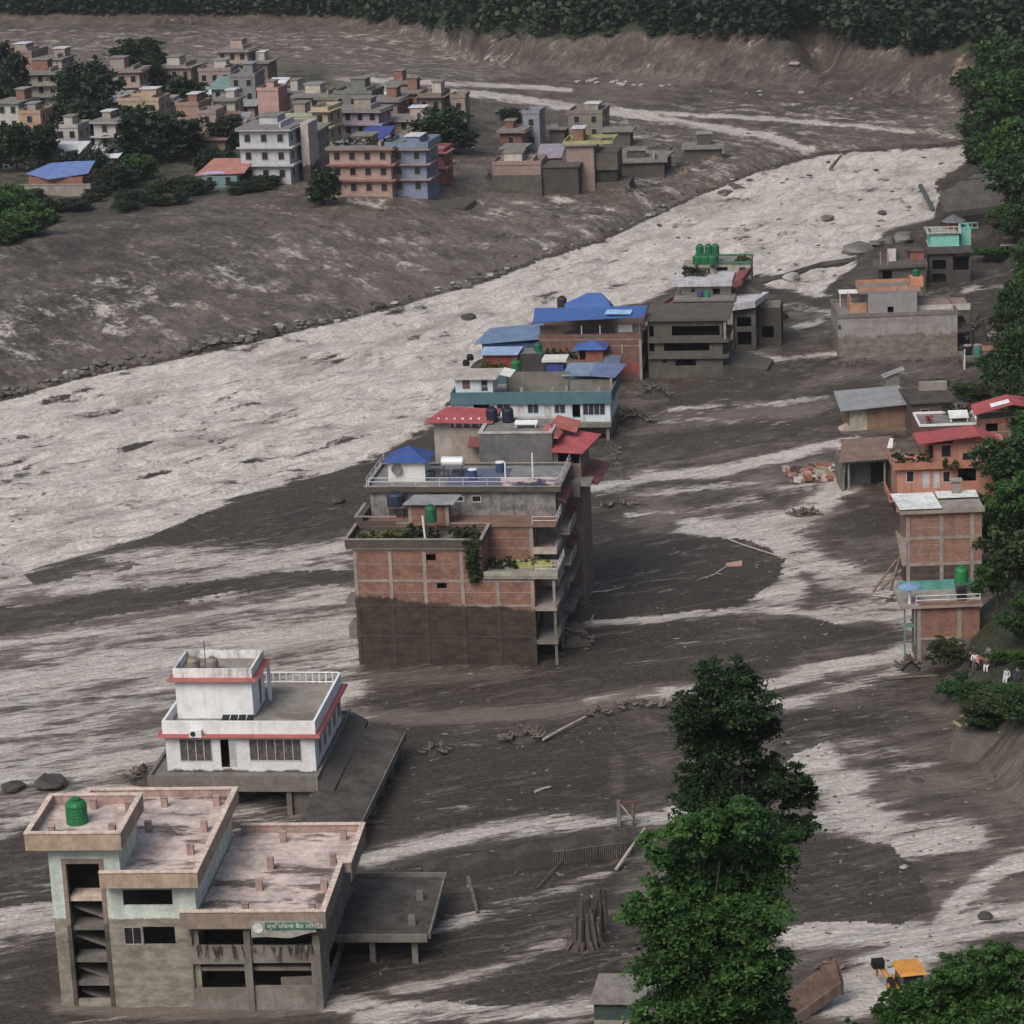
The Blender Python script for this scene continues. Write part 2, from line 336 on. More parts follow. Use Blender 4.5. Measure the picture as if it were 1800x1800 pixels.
    dk([(790, 1765), (880, 1735), (960, 1700), (1090, 1660), (1110, 1710), (1000, 1755), (900, 1765)])
    dk([(560, 1730), (700, 1680), (860, 1620), (960, 1600), (900, 1640), (740, 1710), (620, 1750)], .9)
    dk([(650, 1290), (1000, 1290), (1180, 1230), (1190, 1420), (1000, 1430), (860, 1440), (680, 1480), (660, 1380)], .55)
    dk([(740, 1560), (900, 1545), (1110, 1500), (1110, 1450), (900, 1480), (700, 1530)], .5)
    # far bank and slopes
    land = ss(e1-py, 0, 12)
    light = np.where(land > .3, .45+.25*big+.1*mid+.3*fbm(fl*.012, ac*.09+fl*.01, 4, .55), light)
    b1, b2 = X*.875+Y*.485, Y*.875-X*.485; g1 = fbm(b1*.24, b2*.03, 5, .62)
    nearb = ss(e1-py, 15, 60)*(1-.75*ss(e1-py, 110, 220))*(1-ss(e1-py, 250, 330))*(1-ss(px, 900, 1100))*(1-.5*ss(px, 500, 800))
    foam = np.maximum(foam, nearb*(.2+.75*g1+.12*chunk)); light = np.where(land > .3, light+.25*chunk+.12, light); warm = np.maximum(warm, nearb*ss(380-px, 0, 200)*(.1+.75*fbm(b1*.1+9, b2*.02, 3)))
    st([(60, 540), (150, 560), (250, 590), (330, 612)], 4, .5, arr='w'); st([(230, 560), (290, 600), (320, 615)], 4, .5, arr='w'); st([(0, 655), (50, 670), (90, 690)], 8, .6, arr='w')
    midb = ss(px, 850, 1000)*(1-ss(px, 1300, 1450))*ss(py, 250, 300)*ss(e1-py, 5, 20)
    foam = np.maximum(foam, midb*(.25+.5*g1))
    st([(540, 345), (610, 350), (700, 365)], 9, .42); st([(560, 330), (600, 340)], 8, .6)
    # flat valley floor beyond the town
    st([(470, 128), (600, 138), (760, 145), (900, 152), (1000, 158)], 5.5, 1.35); st([(760, 158), (900, 172), (1020, 190), (1200, 215), (1350, 240), (1420, 262)], 9, .95)
    st([(880, 175), (1000, 190), (1150, 198), (1300, 205), (1500, 220), (1600, 232)], 6, .8); st([(1060, 225), (1180, 250), (1290, 275)], 7, .45)
    st([(1000, 205), (1100, 215)], 5, .5); st([(1250, 190), (1400, 200), (1560, 215)], 4, .4)
    vf = (1-ss(py, 150, 175))*(1-ss(px, 850, 950))*ss(py, 40, 60); foam = np.maximum(foam, vf*(.24+.38*g1)); light = np.maximum(light, vf*.7)
    vf = ss(py, 165, 190)*(1-ss(py, 300, 320))*ss(px, 1000, 1100)*land; light = np.maximum(light, vf*(.55+.4*big)); foam = np.maximum(foam, vf*(.2+.35*g1))
    by = np.interp(X/np.maximum(Y, 1), BASEU, BASEY); d = Y-by
    hb = ss(d, 0, 6); cut = hb; light = np.where(cut > .3, .42+.25*fbm(X*.05+.06*d, Y*.012, 4), light); foam = foam*(1-hb)
    warm = np.maximum(warm, hb*(1-ss(np.abs(px-1690), 10, 45))*(1-ss(py, 175, 200))*.55)
    fz = np.where(px < 820, 1.0, 22+5*fbm(X*.02, Y*.02, 3)); fz = np.interp(px, [600, 760, 900, 1200, 1500, 1800], [1, 3, 7, 9, 9.5, 8])+2*fbm(X*.03, Y*.03, 3)
    green = np.maximum(green, ss(Z-fz, 0, 4)*(d > 0))
    # town terrace
    TL = [(-300, 520), (0, 425), (120, 405), (300, 375), (400, 352), (520, 330), (600, 300), (900, 200), (1000, 180)]
    tn = ss(pl(TL, px)-py+k*.5, -5, 20)*ss(py, 95, 130)*(1-ss(px, 560, 640)); green = np.maximum(green, tn*.5); foam = foam*(1-tn)
    # right hill and near slope
    rx = np.interp(Y, RHY, RHXX); e = X-rx
    clf = (1-ss(np.abs(py-365), 45, 60))
    green = np.maximum(green, ss(e, .5, 5)*(1-.9*clf)*(1-.8*ss(py, 1230, 1260)*(1-ss(py, 1350, 1420)))); foam = foam*(1-ss(e, 0, 2))
    green = np.maximum(green, 1-ss(Y, 150, 168))
    return np.stack([foam, light, warm, green], -1), px, py

def terrain():
    # rows evenly spaced on the picture between the near slope and the hill, then coarser
    pys = np.concatenate([np.arange(1960, 60, -2.6), np.arange(60, -40, -4)])
    ys = np.array([at(900, p)[1] for p in pys]); ys = np.concatenate([np.arange(20, ys[0]-1, 3.0), ys, ys[-1]+np.cumsum(np.linspace(8, 40, 24))])
    us = np.concatenate([np.linspace(-.62, -.235, 60, endpoint=False), np.linspace(-.235, .235, 860), np.linspace(.235, .62, 61)[1:]])
    U, Y = np.meshgrid(us, ys); X = U*np.maximum(Y, 60)
    Z = height(X, Y); m, px, py = masks(X, Y, Z)
    nr, nc = X.shape; idx = np.arange(nr*nc).reshape(nr, nc)
    Q = np.stack([idx[:-1, :-1], idx[:-1, 1:], idx[1:, 1:], idx[1:, :-1]], -1).reshape(-1, 4)
    qx, qy = project(X, Y, np.zeros_like(X)); cen = lambda A: A[:-1, :-1].ravel()
    river = (cen(qy) > pl(E1, cen(qx))) & (cen(qy) < pl(E2, cen(qx))) & (cen(qx) < 1745)
    by = np.interp(cen(X)/np.maximum(cen(Y), 1), BASEU, BASEY); rx = np.interp(cen(Y), RHY, RHXX)
    hill = (cen(Y) > by); rh = (cen(X) > rx) & ~hill; near = (cen(Y) < 160) & ~rh
    bank = (cen(qy) <= pl(E1, cen(qx))) & ~hill & ~rh
    V = np.stack([X, Y, Z], -1).reshape(-1, 3); mm = m.reshape(-1, 4)
    sets = [('river', river & ~rh & ~hill), ('hillside', hill), ('right_hillside', rh), ('near_hillside', near), ('far_bank', bank), ('ground', ~(river | hill | rh | near | bank))]
    for nm, sel in sets:
        q = Q[sel]; u, inv = np.unique(q, return_inverse=True); me = np_mesh(nm, V[u], inv.reshape(-1, 4), [GM])
        fl, ac = flow(V[u, 0], V[u, 1])
        if nm == 'far_bank': fl, ac = (V[u, 1]*.875-V[u, 0]*.485)*1.3, V[u, 0]*.875+V[u, 1]*.485
        a = me.attributes.new('current', 'FLOAT_VECTOR', 'POINT'); a.data.foreach_set('vector', np.stack([ac, fl, V[u, 2]], -1).astype(np.float32).ravel())
        a = me.attributes.new('m', 'FLOAT_COLOR', 'POINT'); a.data.foreach_set('color', mm[u].astype(np.float32).ravel())
        me.polygons.foreach_set('use_smooth', np.ones(len(q), bool))
        tag(obj(nm, me), kind='structure')
terrain()
# ------------------------------------------------------------------ mesh toolkit
class MB:
    def __init__(s): s.v = []; s.f = []
    def add(s, vs, fs):
        n = len(s.v); s.v += [tuple(map(float, p)) for p in vs]; s.f += [tuple(i+n for i in f) for f in fs]; return s
    def box(s, x0, x1, y0, y1, z0, z1):
        return s.add([(x0, y0, z0), (x1, y0, z0), (x1, y1, z0), (x0, y1, z0), (x0, y0, z1), (x1, y0, z1), (x1, y1, z1), (x0, y1, z1)],
                     [(0, 3, 2, 1), (4, 5, 6, 7), (0, 1, 5, 4), (1, 2, 6, 5), (2, 3, 7, 6), (3, 0, 4, 7)])
    def hexa(s, b, t):        # bottom 4 points, top 4 points
        return s.add(list(b)+list(t), [(0, 3, 2, 1), (4, 5, 6, 7), (0, 1, 5, 4), (1, 2, 6, 5), (2, 3, 7, 6), (3, 0, 4, 7)])
    def sheet(s, p, th=.06):  # sloping slab given 4 corners, thickness down
        return s.hexa([(a, b, c-th) for a, b, c in p], p)
    def bar(s, a, b, r=.05, n=5):
        a = Vector(a); b = Vector(b); d = b-a; q = d.to_track_quat('Z', 'Y'); vs = []
        for e, rr in ((a, r), (b, r*.92)):
            for k in range(n): vs.append(e+q @ Vector((rr*math.cos(2*math.pi*k/n), rr*math.sin(2*math.pi*k/n), 0)))
        return s.add(vs, [(k, (k+1) % n, n+(k+1) % n, n+k) for k in range(n)]+[tuple(range(n))[::-1], tuple(range(n, 2*n))])
    def lathe(s, prof, c=(0, 0, 0), n=14):
        vs = []
        for r, z in prof:
            for k in range(n): vs.append((c[0]+r*math.cos(2*math.pi*k/n), c[1]+r*math.sin(2*math.pi*k/n), c[2]+z))
        fs = []
        for i in range(len(prof)-1):
            for k in range(n): fs.append((i*n+k, i*n+(k+1) % n, (i+1)*n+(k+1) % n, (i+1)*n+k))
        fs += [tuple(range(n))[::-1], tuple((len(prof)-1)*n+k for k in range(n))]
        return s.add(vs, fs)
    def ring(s, x0, x1, y0, y1, z0, z1, t):
        s.box(x0, x1, y0, y0+t, z0, z1); s.box(x0, x1, y1-t, y1, z0, z1)
        s.box(x0, x0+t, y0+t, y1-t, z0, z1-.003); return s.box(x1-t, x1, y0+t, y1-t, z0, z1-.003)
    def build(s, name, m, parent=None, loc=None):
        me = bpy.data.meshes.new(name); me.from_pydata(s.v, [], s.f); me.materials.append(m); me.update()
        return obj(name, me, parent, loc)
def empty(name, loc, ang=0):
    o = bpy.data.objects.new(name, None); C.objects.link(o); o.location = loc; o.rotation_euler = (0, 0, math.radians(ang)); o.empty_display_size = .5
    return o
def copy_tree(o, parent=None):
    c = o.copy(); C.objects.link(c); c.parent = parent
    for ch in list(o.children): copy_tree(ch, c)
    return c
GLASS = MM('dark_glass', (.02, .022, .026), rough=.25, var=.3, spec=.5); VOID = MM('dark_interior', (.03, .027, .025), var=.3)  # VOID: near-black colour paints in the shade of interiors behind openings
class B:
    def __init__(s, name, label, cat, base, ang=-8.8, z=0, group=None):
        s.o = Vector(at(*base, z)) if len(base) == 2 else Vector(base); s.ang = ang
        s.o.z = z if len(base) == 2 else base[2]
        a = math.radians(ang); s.X = Vector((math.cos(a), math.sin(a), 0)); s.Y = Vector((-math.sin(a), math.cos(a), 0))
        s.root = empty(name, s.o, ang); tag(s.root, label, cat, group)
    def _r(s, px, py): return Vector((0, 0, H))-s.o, Vector(ray(px, py))
    def F(s, px, py, y=0):
        c, d = s._r(px, py); t = (y-c@s.Y)/(d@s.Y); p = c+t*d; return p@s.X, p.z
    def S(s, px, py, x=0):
        c, d = s._r(px, py); t = (x-c@s.X)/(d@s.X); p = c+t*d; return p@s.Y, p.z
    def P(s, px, py, z=0):
        c, d = s._r(px, py); t = (z-c.z)/d.z; p = c+t*d; return p@s.X, p@s.Y
    def R(s, px0, py0, px1, py1, kind='w', y=0):     # opening on the front plane from the photograph
        xm = (px0+px1)/2; ym = (py0+py1)/2
        return (s.F(px0, ym, y)[0], s.F(px1, ym, y)[0], s.F(xm, py1, y)[1], s.F(xm, py0, y)[1], kind)
    def W(s, x, y, z=0): return s.o+s.X*x+s.Y*y+Vector((0, 0, z))
    def part(s, name, m, mb, parent=None): return mb.build(name, m, parent or s.root)
    def wall(s, face, c, u0, u1, z0, z1, ops, mb, t=.22, fm=None, gm=None, cross=1):
        us = sorted({u0, u1, *[min(max(q, u0), u1) for o in ops for q in o[:2]]}); zs = sorted({z0, z1, *[min(max(q, z0), z1) for o in ops for q in o[2:4]]})
        def put(b, a0, a1, b0, b1, d0, d1):
            if face == 'f': b.box(a0, a1, c+d0, c+d1, b0, b1)
            elif face == 'b': b.box(a0, a1, c-d1, c-d0, b0, b1)
            elif face == 'r': b.box(c-d1, c-d0, a0, a1, b0, b1)
            else: b.box(c+d0, c+d1, a0, a1, b0, b1)
        for a0, a1 in zip(us[:-1], us[1:]):
            run = None
            for b0, b1 in list(zip(zs[:-1], zs[1:]))+[(None, None)]:
                solid = b0 is not None and a1-a0 > 1e-4 and not any(o[0] <= (a0+a1)/2 <= o[1] and o[2] <= (b0+b1)/2 <= o[3] for o in ops)
                if solid: run = (run[0], b1) if run else (b0, b1)
                elif run: put(mb, a0, a1, run[0], run[1], 0, t); run = None
        for o in ops:
            a0, a1, b0, b1, k = o[:5]
            if k in 'ws':
                f = MB(); w_ = .07
                put(f, a0, a0+w_, b0, b1, -.03, .1); put(f, a1-w_, a1, b0, b1, -.03, .1); put(f, a0+w_, a1-w_, b0, b0+w_, -.03, .1); put(f, a0+w_, a1-w_, b1-w_, b1, -.03, .1)
                n = max(1, round((a1-a0)/.75))
                if cross:
                    for i in range(1, n): x = a0+(a1-a0)*i/n; put(f, x-.03, x+.03, b0+w_, b1-w_, -.02, .09)
                fo = s.part('window', fm or MM('window_frame', (.3, .28, .26)), f)
                p = MB(); put(p, a0+w_, a1-w_, b0+w_, b1-w_, .05, .08); s.part('pane', gm or GLASS, p, fo)
            elif k == 'd':
                p = MB(); put(p, a0, a1, b0, b1, .06, .12); s.part('door', fm or MM('door_wood', (.13, .08, .06)), p)
    def shell(s, x0, x1, y0, y1, z0, z1, m, front=(), right=(), left=(), back=(), fm=None, gm=None, name='wall', slab=None, roof=True, t=.22):
        mb = MB(); s.wall('f', y0, x0, x1, z0, z1, front, mb, t, fm, gm); s.wall('b', y1, x0, x1, z0, z1, back, mb, t, fm, gm)
        s.wall('r', x1, y0+t, y1-t, z0, z1, right, mb, t, fm, gm); s.wall('l', x0, y0+t, y1-t, z0, z1, left, mb, t, fm, gm)
        w_ = s.part(name, m, mb)
        if roof: s.part('roof_slab', slab or MM('concrete', (.2, .185, .17), streak=.3), MB().box(x0+t, x1-t, y0+t, y1-t, z1-.25, z1-.05))
        return w_
def tank(base, z, d, h, col, label, group=None, stand=None, lid=True):
    p = Vector(base) if len(base) == 3 else Vector(at(*base, z)); o = empty('water_tank', p); tag(o, label, 'water tank', group); r = d/2
    prof = [(r*.97, 0)]
    for i in range(6): prof += [(r, h*(.02+i*.135)), (r, h*(.10+i*.135)), (r*.955, h*(.115+i*.135))]
    prof += [(r*.8, h*.9), (r*.42, h*.95), (r*.4, h*.97)]
    mm = MM('tank_%d_%d_%d' % tuple(int(c*100) for c in col), col, rough=.45, var=.15, scale=2, streak=.15)
    MB().lathe(prof).build('body', mm, o)
    if lid: MB().lathe([(r*.46, h*.972), (r*.46, h*1.03), (r*.2, h*1.05)]).build('lid', mm, o)
    if stand:
        b = MB()
        for sx in (-1, 1):
            for sy in (-1, 1): b.bar((sx*r*.7, sy*r*.7, -stand), (sx*r*.7, sy*r*.7, 0), .06, 4)
        b.box(-r, r, -r, r, -.1, -.003); b.build('stand', MM('rusty_steel', (.12, .09, .075)), o)
    return o
def railing(b, x0, y0, x1, y1, z, h=.9, step=1.1, m=None, bars=(.45, .9), r=.035, name='railing'):
    mb = MB(); n = max(1, int(math.hypot(x1-x0, y1-y0)/step))
    for i in range(n+1):
        t = i/n; mb.bar((x0+(x1-x0)*t, y0+(y1-y0)*t, z), (x0+(x1-x0)*t, y0+(y1-y0)*t, z+h), r, 4)
    for q in bars: mb.bar((x0, y0, z+h*q/.9), (x1, y1, z+h*q/.9), r, 4)
    return b.part(name, m or MM('pale_rail', (.55, .55, .55)), mb)
# ------------------------------------------------------------------ foliage
def leafmat(name, a, b, tr=.25, sc=.5):
    m, t, p = newmat(name); g = N(t, 'ShaderNodeNewGeometry'); tc = N(t, 'ShaderNodeTexCoord')
    c = mixc(t, g.outputs['Random Per Island'], a, b); n = noise(t, tc.outputs['Object'], sc, 3, .6)
    c = mixc(t, sstep(t, n, .38, .62), mixc(t, 1, c, (.5, .58, .55), 'MULTIPLY'), c)
    L(t, c, p.inputs['Base Color']); p.inputs['Roughness'].default_value = .6; p.inputs['Specular IOR Level'].default_value = .25
    return m
LF = {'slope': leafmat('leaf_slope', (.022, .05, .014), (.05, .1, .026)), 'dark': leafmat('leaf_dark', (.014, .032, .011), (.032, .068, .02)), 'mid': leafmat('leaf_mid', (.024, .066, .015), (.058, .138, .03)),
      'far': leafmat('leaf_far', (.016, .032, .018), (.036, .06, .026)), 'olive': leafmat('leaf_olive', (.03, .045, .016), (.075, .09, .03)), 'bright': leafmat('leaf_bright', (.03, .075, .015), (.075, .16, .03)), 'garden': leafmat('leaf_garden', (.05, .075, .02), (.2, .2, .05))}
LF['forest'] = leafmat('leaf_forest', (.014, .03, .02), (.045, .075, .032), sc=.035)
BARK = MM('bark', (.07, .055, .045), scale=4)
def leaves(cr, nclump, nleaf, ls, flat=.55, cs=.3, seed=1, inner=.35, droop=.25):
    r = np.random.RandomState(seed); V = []; vol = np.array([c[3]*c[4]*c[5] for c in cr])**.67; vol /= vol.sum()
    for c, w_ in zip(cr, vol):
        k = max(2, int(nclump*w_)); d = r.normal(size=(k, 3)); d /= np.linalg.norm(d, axis=1)[:, None]
        rad = np.where(r.rand(k) < inner, r.uniform(.3, .8, k), r.uniform(.84, 1.06, k))
        cc = np.array(c[:3])+d*rad[:, None]*np.array(c[3:6]); sz = cs*min(c[3], c[5])*r.uniform(.6, 1.4, k)
        l = r.normal(size=(k, nleaf, 3))*.5; l[..., 2] *= flat; l[..., 2] -= droop*(l[..., 0]**2+l[..., 1]**2)
        V.append((cc[:, None]+l*sz[:, None, None]).reshape(-1, 3))
    P = np.concatenate(V); n = len(P)
    ax = r.normal(size=(n, 3)); ax[:, 2] *= .5; ax[:, 2] -= .25; ax /= np.linalg.norm(ax, axis=1)[:, None]
    up = r.normal(size=(n, 3))*.6+np.array([0, 0, 1]); sd = np.cross(ax, up); sd /= np.linalg.norm(sd, axis=1)[:, None]+1e-6
    L_ = ls*r.uniform(.5, 1.6, (n, 1)); W_ = L_*r.uniform(.2, .38, (n, 1))
    VV = np.stack([P-ax*L_*.5, P+sd*W_, P+ax*L_*.5, P-sd*W_], 1).reshape(-1, 3)
    return VV, np.arange(4*n).reshape(n, 4)
def trunk_mb(h, r, cr, seed=0, nb=6):
    rr = random.Random(seed); mb = MB(); p = Vector((0, 0, -1)); n = 7; ps = []
    for i in range(n+1): ps.append((Vector((rr.uniform(-.02, .02)*h*(i > 0), rr.uniform(-.02, .02)*h*(i > 0), -1+(h*.85+1)*i/n)), r*(1-.8*i/n)))
    for (a, ra), (b, rb) in zip(ps[:-1], ps[1:]):
        q = (b-a).to_track_quat('Z', 'Y'); vs = []
        for e, rx in ((a, ra), (b, rb)):
            for k in range(7): vs.append(e+q @ Vector((rx*math.cos(k*.8976), rx*math.sin(k*.8976), 0)))
        mb.add(vs, [(k, (k+1) % 7, 7+(k+1) % 7, 7+k) for k in range(7)])
    for c in cr[:nb*2]:
        j = rr.randint(2, n-1); a = ps[j][0]; b = Vector(c[:3])*.9+a*.1
        b = a.lerp(b, .8); mb.bar(a, a.lerp(b, .5)-Vector((0, 0, .01*h)), ps[j][1]*.4, 5); mb.bar(a.lerp(b, .5)-Vector((0, 0, .01*h)), b, ps[j][1]*.25, 5)
    return mb
def tree(name, label, cat, loc, h, cr, nclump, nleaf, ls, lm='dark', tr=.25, group=None, seed=1, **k):
    o = empty(name, loc); tag(o, label, cat, group)
    V, Q = leaves(cr, nclump*(2 if not h else 1), nleaf*(2 if not h else 1), ls, seed=seed, **k); obj('crown', np_mesh('crown', V, Q, [LF[lm]]), o)
    if h: trunk_mb(h, tr, cr, seed).build('trunk', BARK, o)
    return o
def bushcr(w_, h, n=5, seed=0):
    r = random.Random(seed); return [(r.uniform(-.35, .35)*w_, r.uniform(-.3, .3)*w_, h*r.uniform(.35, .6), w_*r.uniform(.25, .42), w_*r.uniform(.25, .42), h*r.uniform(.3, .45)) for _ in range(n)]
def rockmesh(seed, sub=3, amp=.28, sq=.7):
    import bmesh
    bm = bmesh.new(); bmesh.ops.create_icosphere(bm, subdivisions=sub, radius=.5)
    V = np.array([v.co[:] for v in bm.verts]); r = np.random.RandomState(seed); pl_ = r.normal(size=(9, 3)); pl_ /= np.linalg.norm(pl_, axis=1)[:, None]
    for q in pl_:
        d = V@q; c = r.uniform(.26, .44); V -= np.where(d > c, d-c, 0)[:, None]*q*.9
    V *= 1+amp*fbm(V[:, 0]*4+seed, V[:, 1]*4+V[:, 2]*3, 3)[:, None]; V[:, 2] *= sq
    for v, p in zip(bm.verts, V): v.co = p
    me = bpy.data.meshes.new('rock'); bm.to_mesh(me); bm.free(); return me
# ================================================================== BUILDINGS
PINK = MM('pink_parapet', (.36, .25, .22), streak=.4); TAN = MM('tan_fascia', (.4, .295, .215), streak=.3)
CREAM = MM('cream_coping', (.6, .48, .4), scale=2, var=.3, streak=.25); ROOFP = MM('washed_roof', (.5, .41, .365), stain=(.085, .065, .057), stfac=.9, scale=.4, var=.35, streak=.3, scol=(.3, .19, .13))
MINT = MM('mint_wall', (.52, .6, .53), mud=6.5, mudw=.12, streak=.12, mudcol=(.2, .18, .15)); CONC = MM('concrete', (.2, .185, .17), streak=.3)
MUDC = MM('muddy_concrete', (.17, .155, .138), scale=.6, streak=.35, stain=(.1, .09, .08), stfac=.5); MUDR = MM('mud_covered_roof', (.07, .06, .053), scale=.6, var=.4)
def parapet(b, x0, x1, y0, y1, z0, z1, over=.0, t=.22, outer=TAN, inner=PINK, cap=CREAM, fascia=True):
    b.part('parapet', inner, MB().ring(x0, x1, y0, y1, z0, z1, t))
    if fascia: b.part('fascia', outer, MB().ring(x0-.06, x1+.06, y0-.06, y1+.06, z0-.35, z1-.08, .058))
    b.part('coping', cap, MB().ring(x0-.1, x1+.1, y0-.1, y1+.1, z1, z1+.09, t+.16))
# --- school-like office with the pink roofs
b = B('concrete_building', 'stepped mint and tan building with pink parapet roofs, nearest in the left corner', 'building', (108, 1768), -5.5)
xT0, xT1 = b.F(86, 1520)[0], b.F(212, 1540)[0]; xM = b.F(345, 1600)[0]; xR = b.F(566, 1690)[0]
zT = b.F(140, 1464, -1.15)[1]-.94; zM = b.F(260, 1533, -1.15)[1]-.84; zR = b.F(440, 1602, -1.05)[1]-.54; ZS = b.F(150, 1610)[1]; dT = b.P(180, 1395, zT+.9)[1]; dM = b.P(300, 1385, zM+.8)[1]; dR = b.P(520, 1449, zR+.5)[1]; print('school', zT, zM, zR, ZS, dT, dM, dR)
sx0, sx1 = b.F(123, 1600)[0], b.F(181, 1600)[0]; szt = b.F(150, 1518)[1]
fr = [(sx0, sx1, .5, szt, 'o'), b.R(216, 1564, 303, 1592, 'o'), b.R(218, 1629, 250, 1661, 'w'), b.R(252, 1629, 308, 1661, 'o')]
wl = MB(); b.wall('f', 0, xT0, xM, -1, zM, [f if f[3] < zM else (f[0], f[1], f[2], zM, 'o') for f in fr], wl)
b.wall('f', 0, xT0, xT1, zM, zT, [(sx0, sx1, zM, szt, 'o')], wl); b.wall('r', xT1, .22, dT-.4, zM, zT, [], wl); b.wall('b', dT-.3, xT0, xT1, -1, zT, [], wl)
b.wall('l', xT0, .22, dT-.55, -1, zT, [(2, 3.4, 4, 6.2, 'o')], wl); b.wall('b', dM-.5, xT1, xM, -1, zM, [], wl); b.wall('r', xM, .22, dM-.75, 4.8, zM, [], wl); b.wall('l', xT1-.2, dT, dM-.75, -1, zM, [], wl)
b.part('wall', MINT, wl)
b.part('stairwell_frame', MM('stair_frame', (.25, .19, .15), mud=6, mudw=.2), MB().box(sx0-.3, sx0, -.05, .4, -.5, szt+.35).box(sx1, sx1+.3, -.05, .4, -.5, szt+.35).box(sx0, sx1, -.05, .4, szt, szt+.35))
for k, zz in enumerate((1.6, 3.35, 5.75, 7.9)):
    b.part('stair_landing', MUDC if k < 3 else CREAM, MB().box(sx0, sx1, .25, 1.8, zz-.2, zz+.1))
    b.part('stair_flight', MUDC, MB().hexa([(sx0, 1.0, zz-1.0), (sx1, 1.0, zz-1.9), (sx1, 2.4, zz-1.9), (sx0, 2.4, zz-1.0)], [(sx0, 1.0, zz-.8), (sx1, 1.0, zz-1.65), (sx1, 2.4, zz-1.65), (sx0, 2.4, zz-.8)]))
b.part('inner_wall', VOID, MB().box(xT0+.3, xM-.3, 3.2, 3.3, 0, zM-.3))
frR = [b.R(338, 1632, 429, 1660, 'o'), b.R(444, 1632, 549, 1660, 'o'), b.R(342, 1692, 432, 1735, 'o'), b.R(443, 1690, 549, 1731, 'o')]
wl = MB(); b.wall('f', -.25, xM-.6, xR, -1, zR-.3, frR, wl); b.wall('r', xR, -.03, dR-.6, -1, zR-.3, [(3, 8, .6, 2.4, 'o'), (9, 13, .6, 2.4, 'o')], wl); b.wall('b', dR-.4, xM, xR, -1, zR-.3, [], wl)
b.part('wall', MM('mud_stained_wall', (.21, .19, .165), scale=.8, streak=.3, stain=(.14, .12, .1), stfac=.6), wl)
b.part('pillar', MUDC, MB().box(frR[0][1]+.05, frR[0][1]+.5, -.45, -.255, -.5, zR-.3)); b.part('pillar', MUDC, MB().box(frR[1][1]+.1, frR[1][1]+.55, -.45, -.255, -.5, zR-.3))
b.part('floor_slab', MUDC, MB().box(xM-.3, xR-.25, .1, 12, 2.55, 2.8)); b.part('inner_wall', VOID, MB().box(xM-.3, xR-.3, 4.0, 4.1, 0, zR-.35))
b.part('fallen_shelf', MUDC, MB().hexa([(frR[3][0]+1.9, .3, .9), (frR[3][1]-.1, .3, 1.25), (frR[3][1]-.1, .5, 1.25), (frR[3][0]+1.9, .5, .9)], [(frR[3][0]+1.9, .3, 1.9), (frR[3][1]-.1, .3, 2.0), (frR[3][1]-.1, .5, 2.0), (frR[3][0]+1.9, .5, 1.9)]))
deb = MB(); rr = random.Random(4)
for k in range(34):
    x = rr.uniform(frR[0][0], frR[1][1]); z = frR[0][2]; l = rr.uniform(.2, 1.1); deb.bar((x, -.3, z+rr.uniform(-.1, .2)), (x+rr.uniform(-.4, .4), -.36-rr.uniform(0, .2), z-l), rr.uniform(.03, .09), 4)
tag(b.part('snagged_debris', MM('snagged_mud', (.06, .05, .043)), deb), kind='stuff')
# roofs
b.part('roof', ROOFP, MB().box(xT0-1.0, xT1+.3, -.9, dT-.1, zT, zT+.18)); parapet(b, xT0-1.15, xT1+.45, -1.05, dT, zT+.0, zT+.85)
b.part('roof', ROOFP, MB().box(xT1-1.0, xM+.3, -.9, 8.3, zM, zM+.18).box(xT0-.5, xM+.3, 8.3, dM-.1, zM, zM+.178)); 
pp = MB(); x0, x1 = xT1-1.15, xM+.45
pp.box(x0, x1, -1.05, -.83, zM, zM+.75).box(x1-.22, x1, -.83, dM, zM, zM+.75).box(xT0-.6, x1-.22, dM-.22, dM, zM, zM+.75).box(xT0-.6, xT0-.38, 8.6, dM-.22, zM, zM+.75); b.part('parapet', PINK, pp)
b.part('fascia', TAN, MB().box(x0-.06, x1+.06, -1.11, -1.053, zM-.35, zM+.67).box(x1+.003, x1+.06, -1.05, dM+.06, zM-.35, zM+.67).box(x0-.06, x0-.003, -1.05, -.1, zM-.35, zM+.67))
b.part('coping', CREAM, MB().box(x0-.1, x1+.1, -1.15, -.75, zM+.75, zM+.84).box(x1-.3, x1+.1, -.75, dM+.1, zM+.75, zM+.838).box(xT0-.7, x1-.3, dM-.3, dM+.1, zM+.75, zM+.836).box(xT0-.7, xT0-.3, 8.7, dM-.3, zM+.75, zM+.834))
yn = 7.6; xr = xR+.55; xn = xR+1.15
b.part('roof', ROOFP, MB().box(xM+.1, xr, -.8, dR-.1, zR-.3, zR-.12).box(xr, xn, yn, dR-.1, zR-.3, zR-.122))
b.part('parapet', PINK, MB().box(xM-.9, xr, -.95, -.73, zR-.3, zR+.45).box(xr-.22, xr, -.73, yn, zR-.3, zR+.45).box(xn-.22, xn, yn-.2, dR, zR-.3, zR+.45).box(xM+.5, xn, dR, dR+.22, zR-.3, zR+.45).box(xr, xn-.22, yn-.2, yn, zR-.3, zR+.447))
b.part('fascia', MM('muddy_tan_fascia', (.27, .21, .165), streak=.4, scol=(.14, .12, .1)), MB().box(xM-.96, xr+.06, -1.01, -.953, zR-.75, zR+.38).box(xr+.003, xr+.06, -.95, yn-.26, zR-.75, zR+.38).box(xn+.003, xn+.06, yn-.26, dR+.2, zR-1.0, zR+.38))
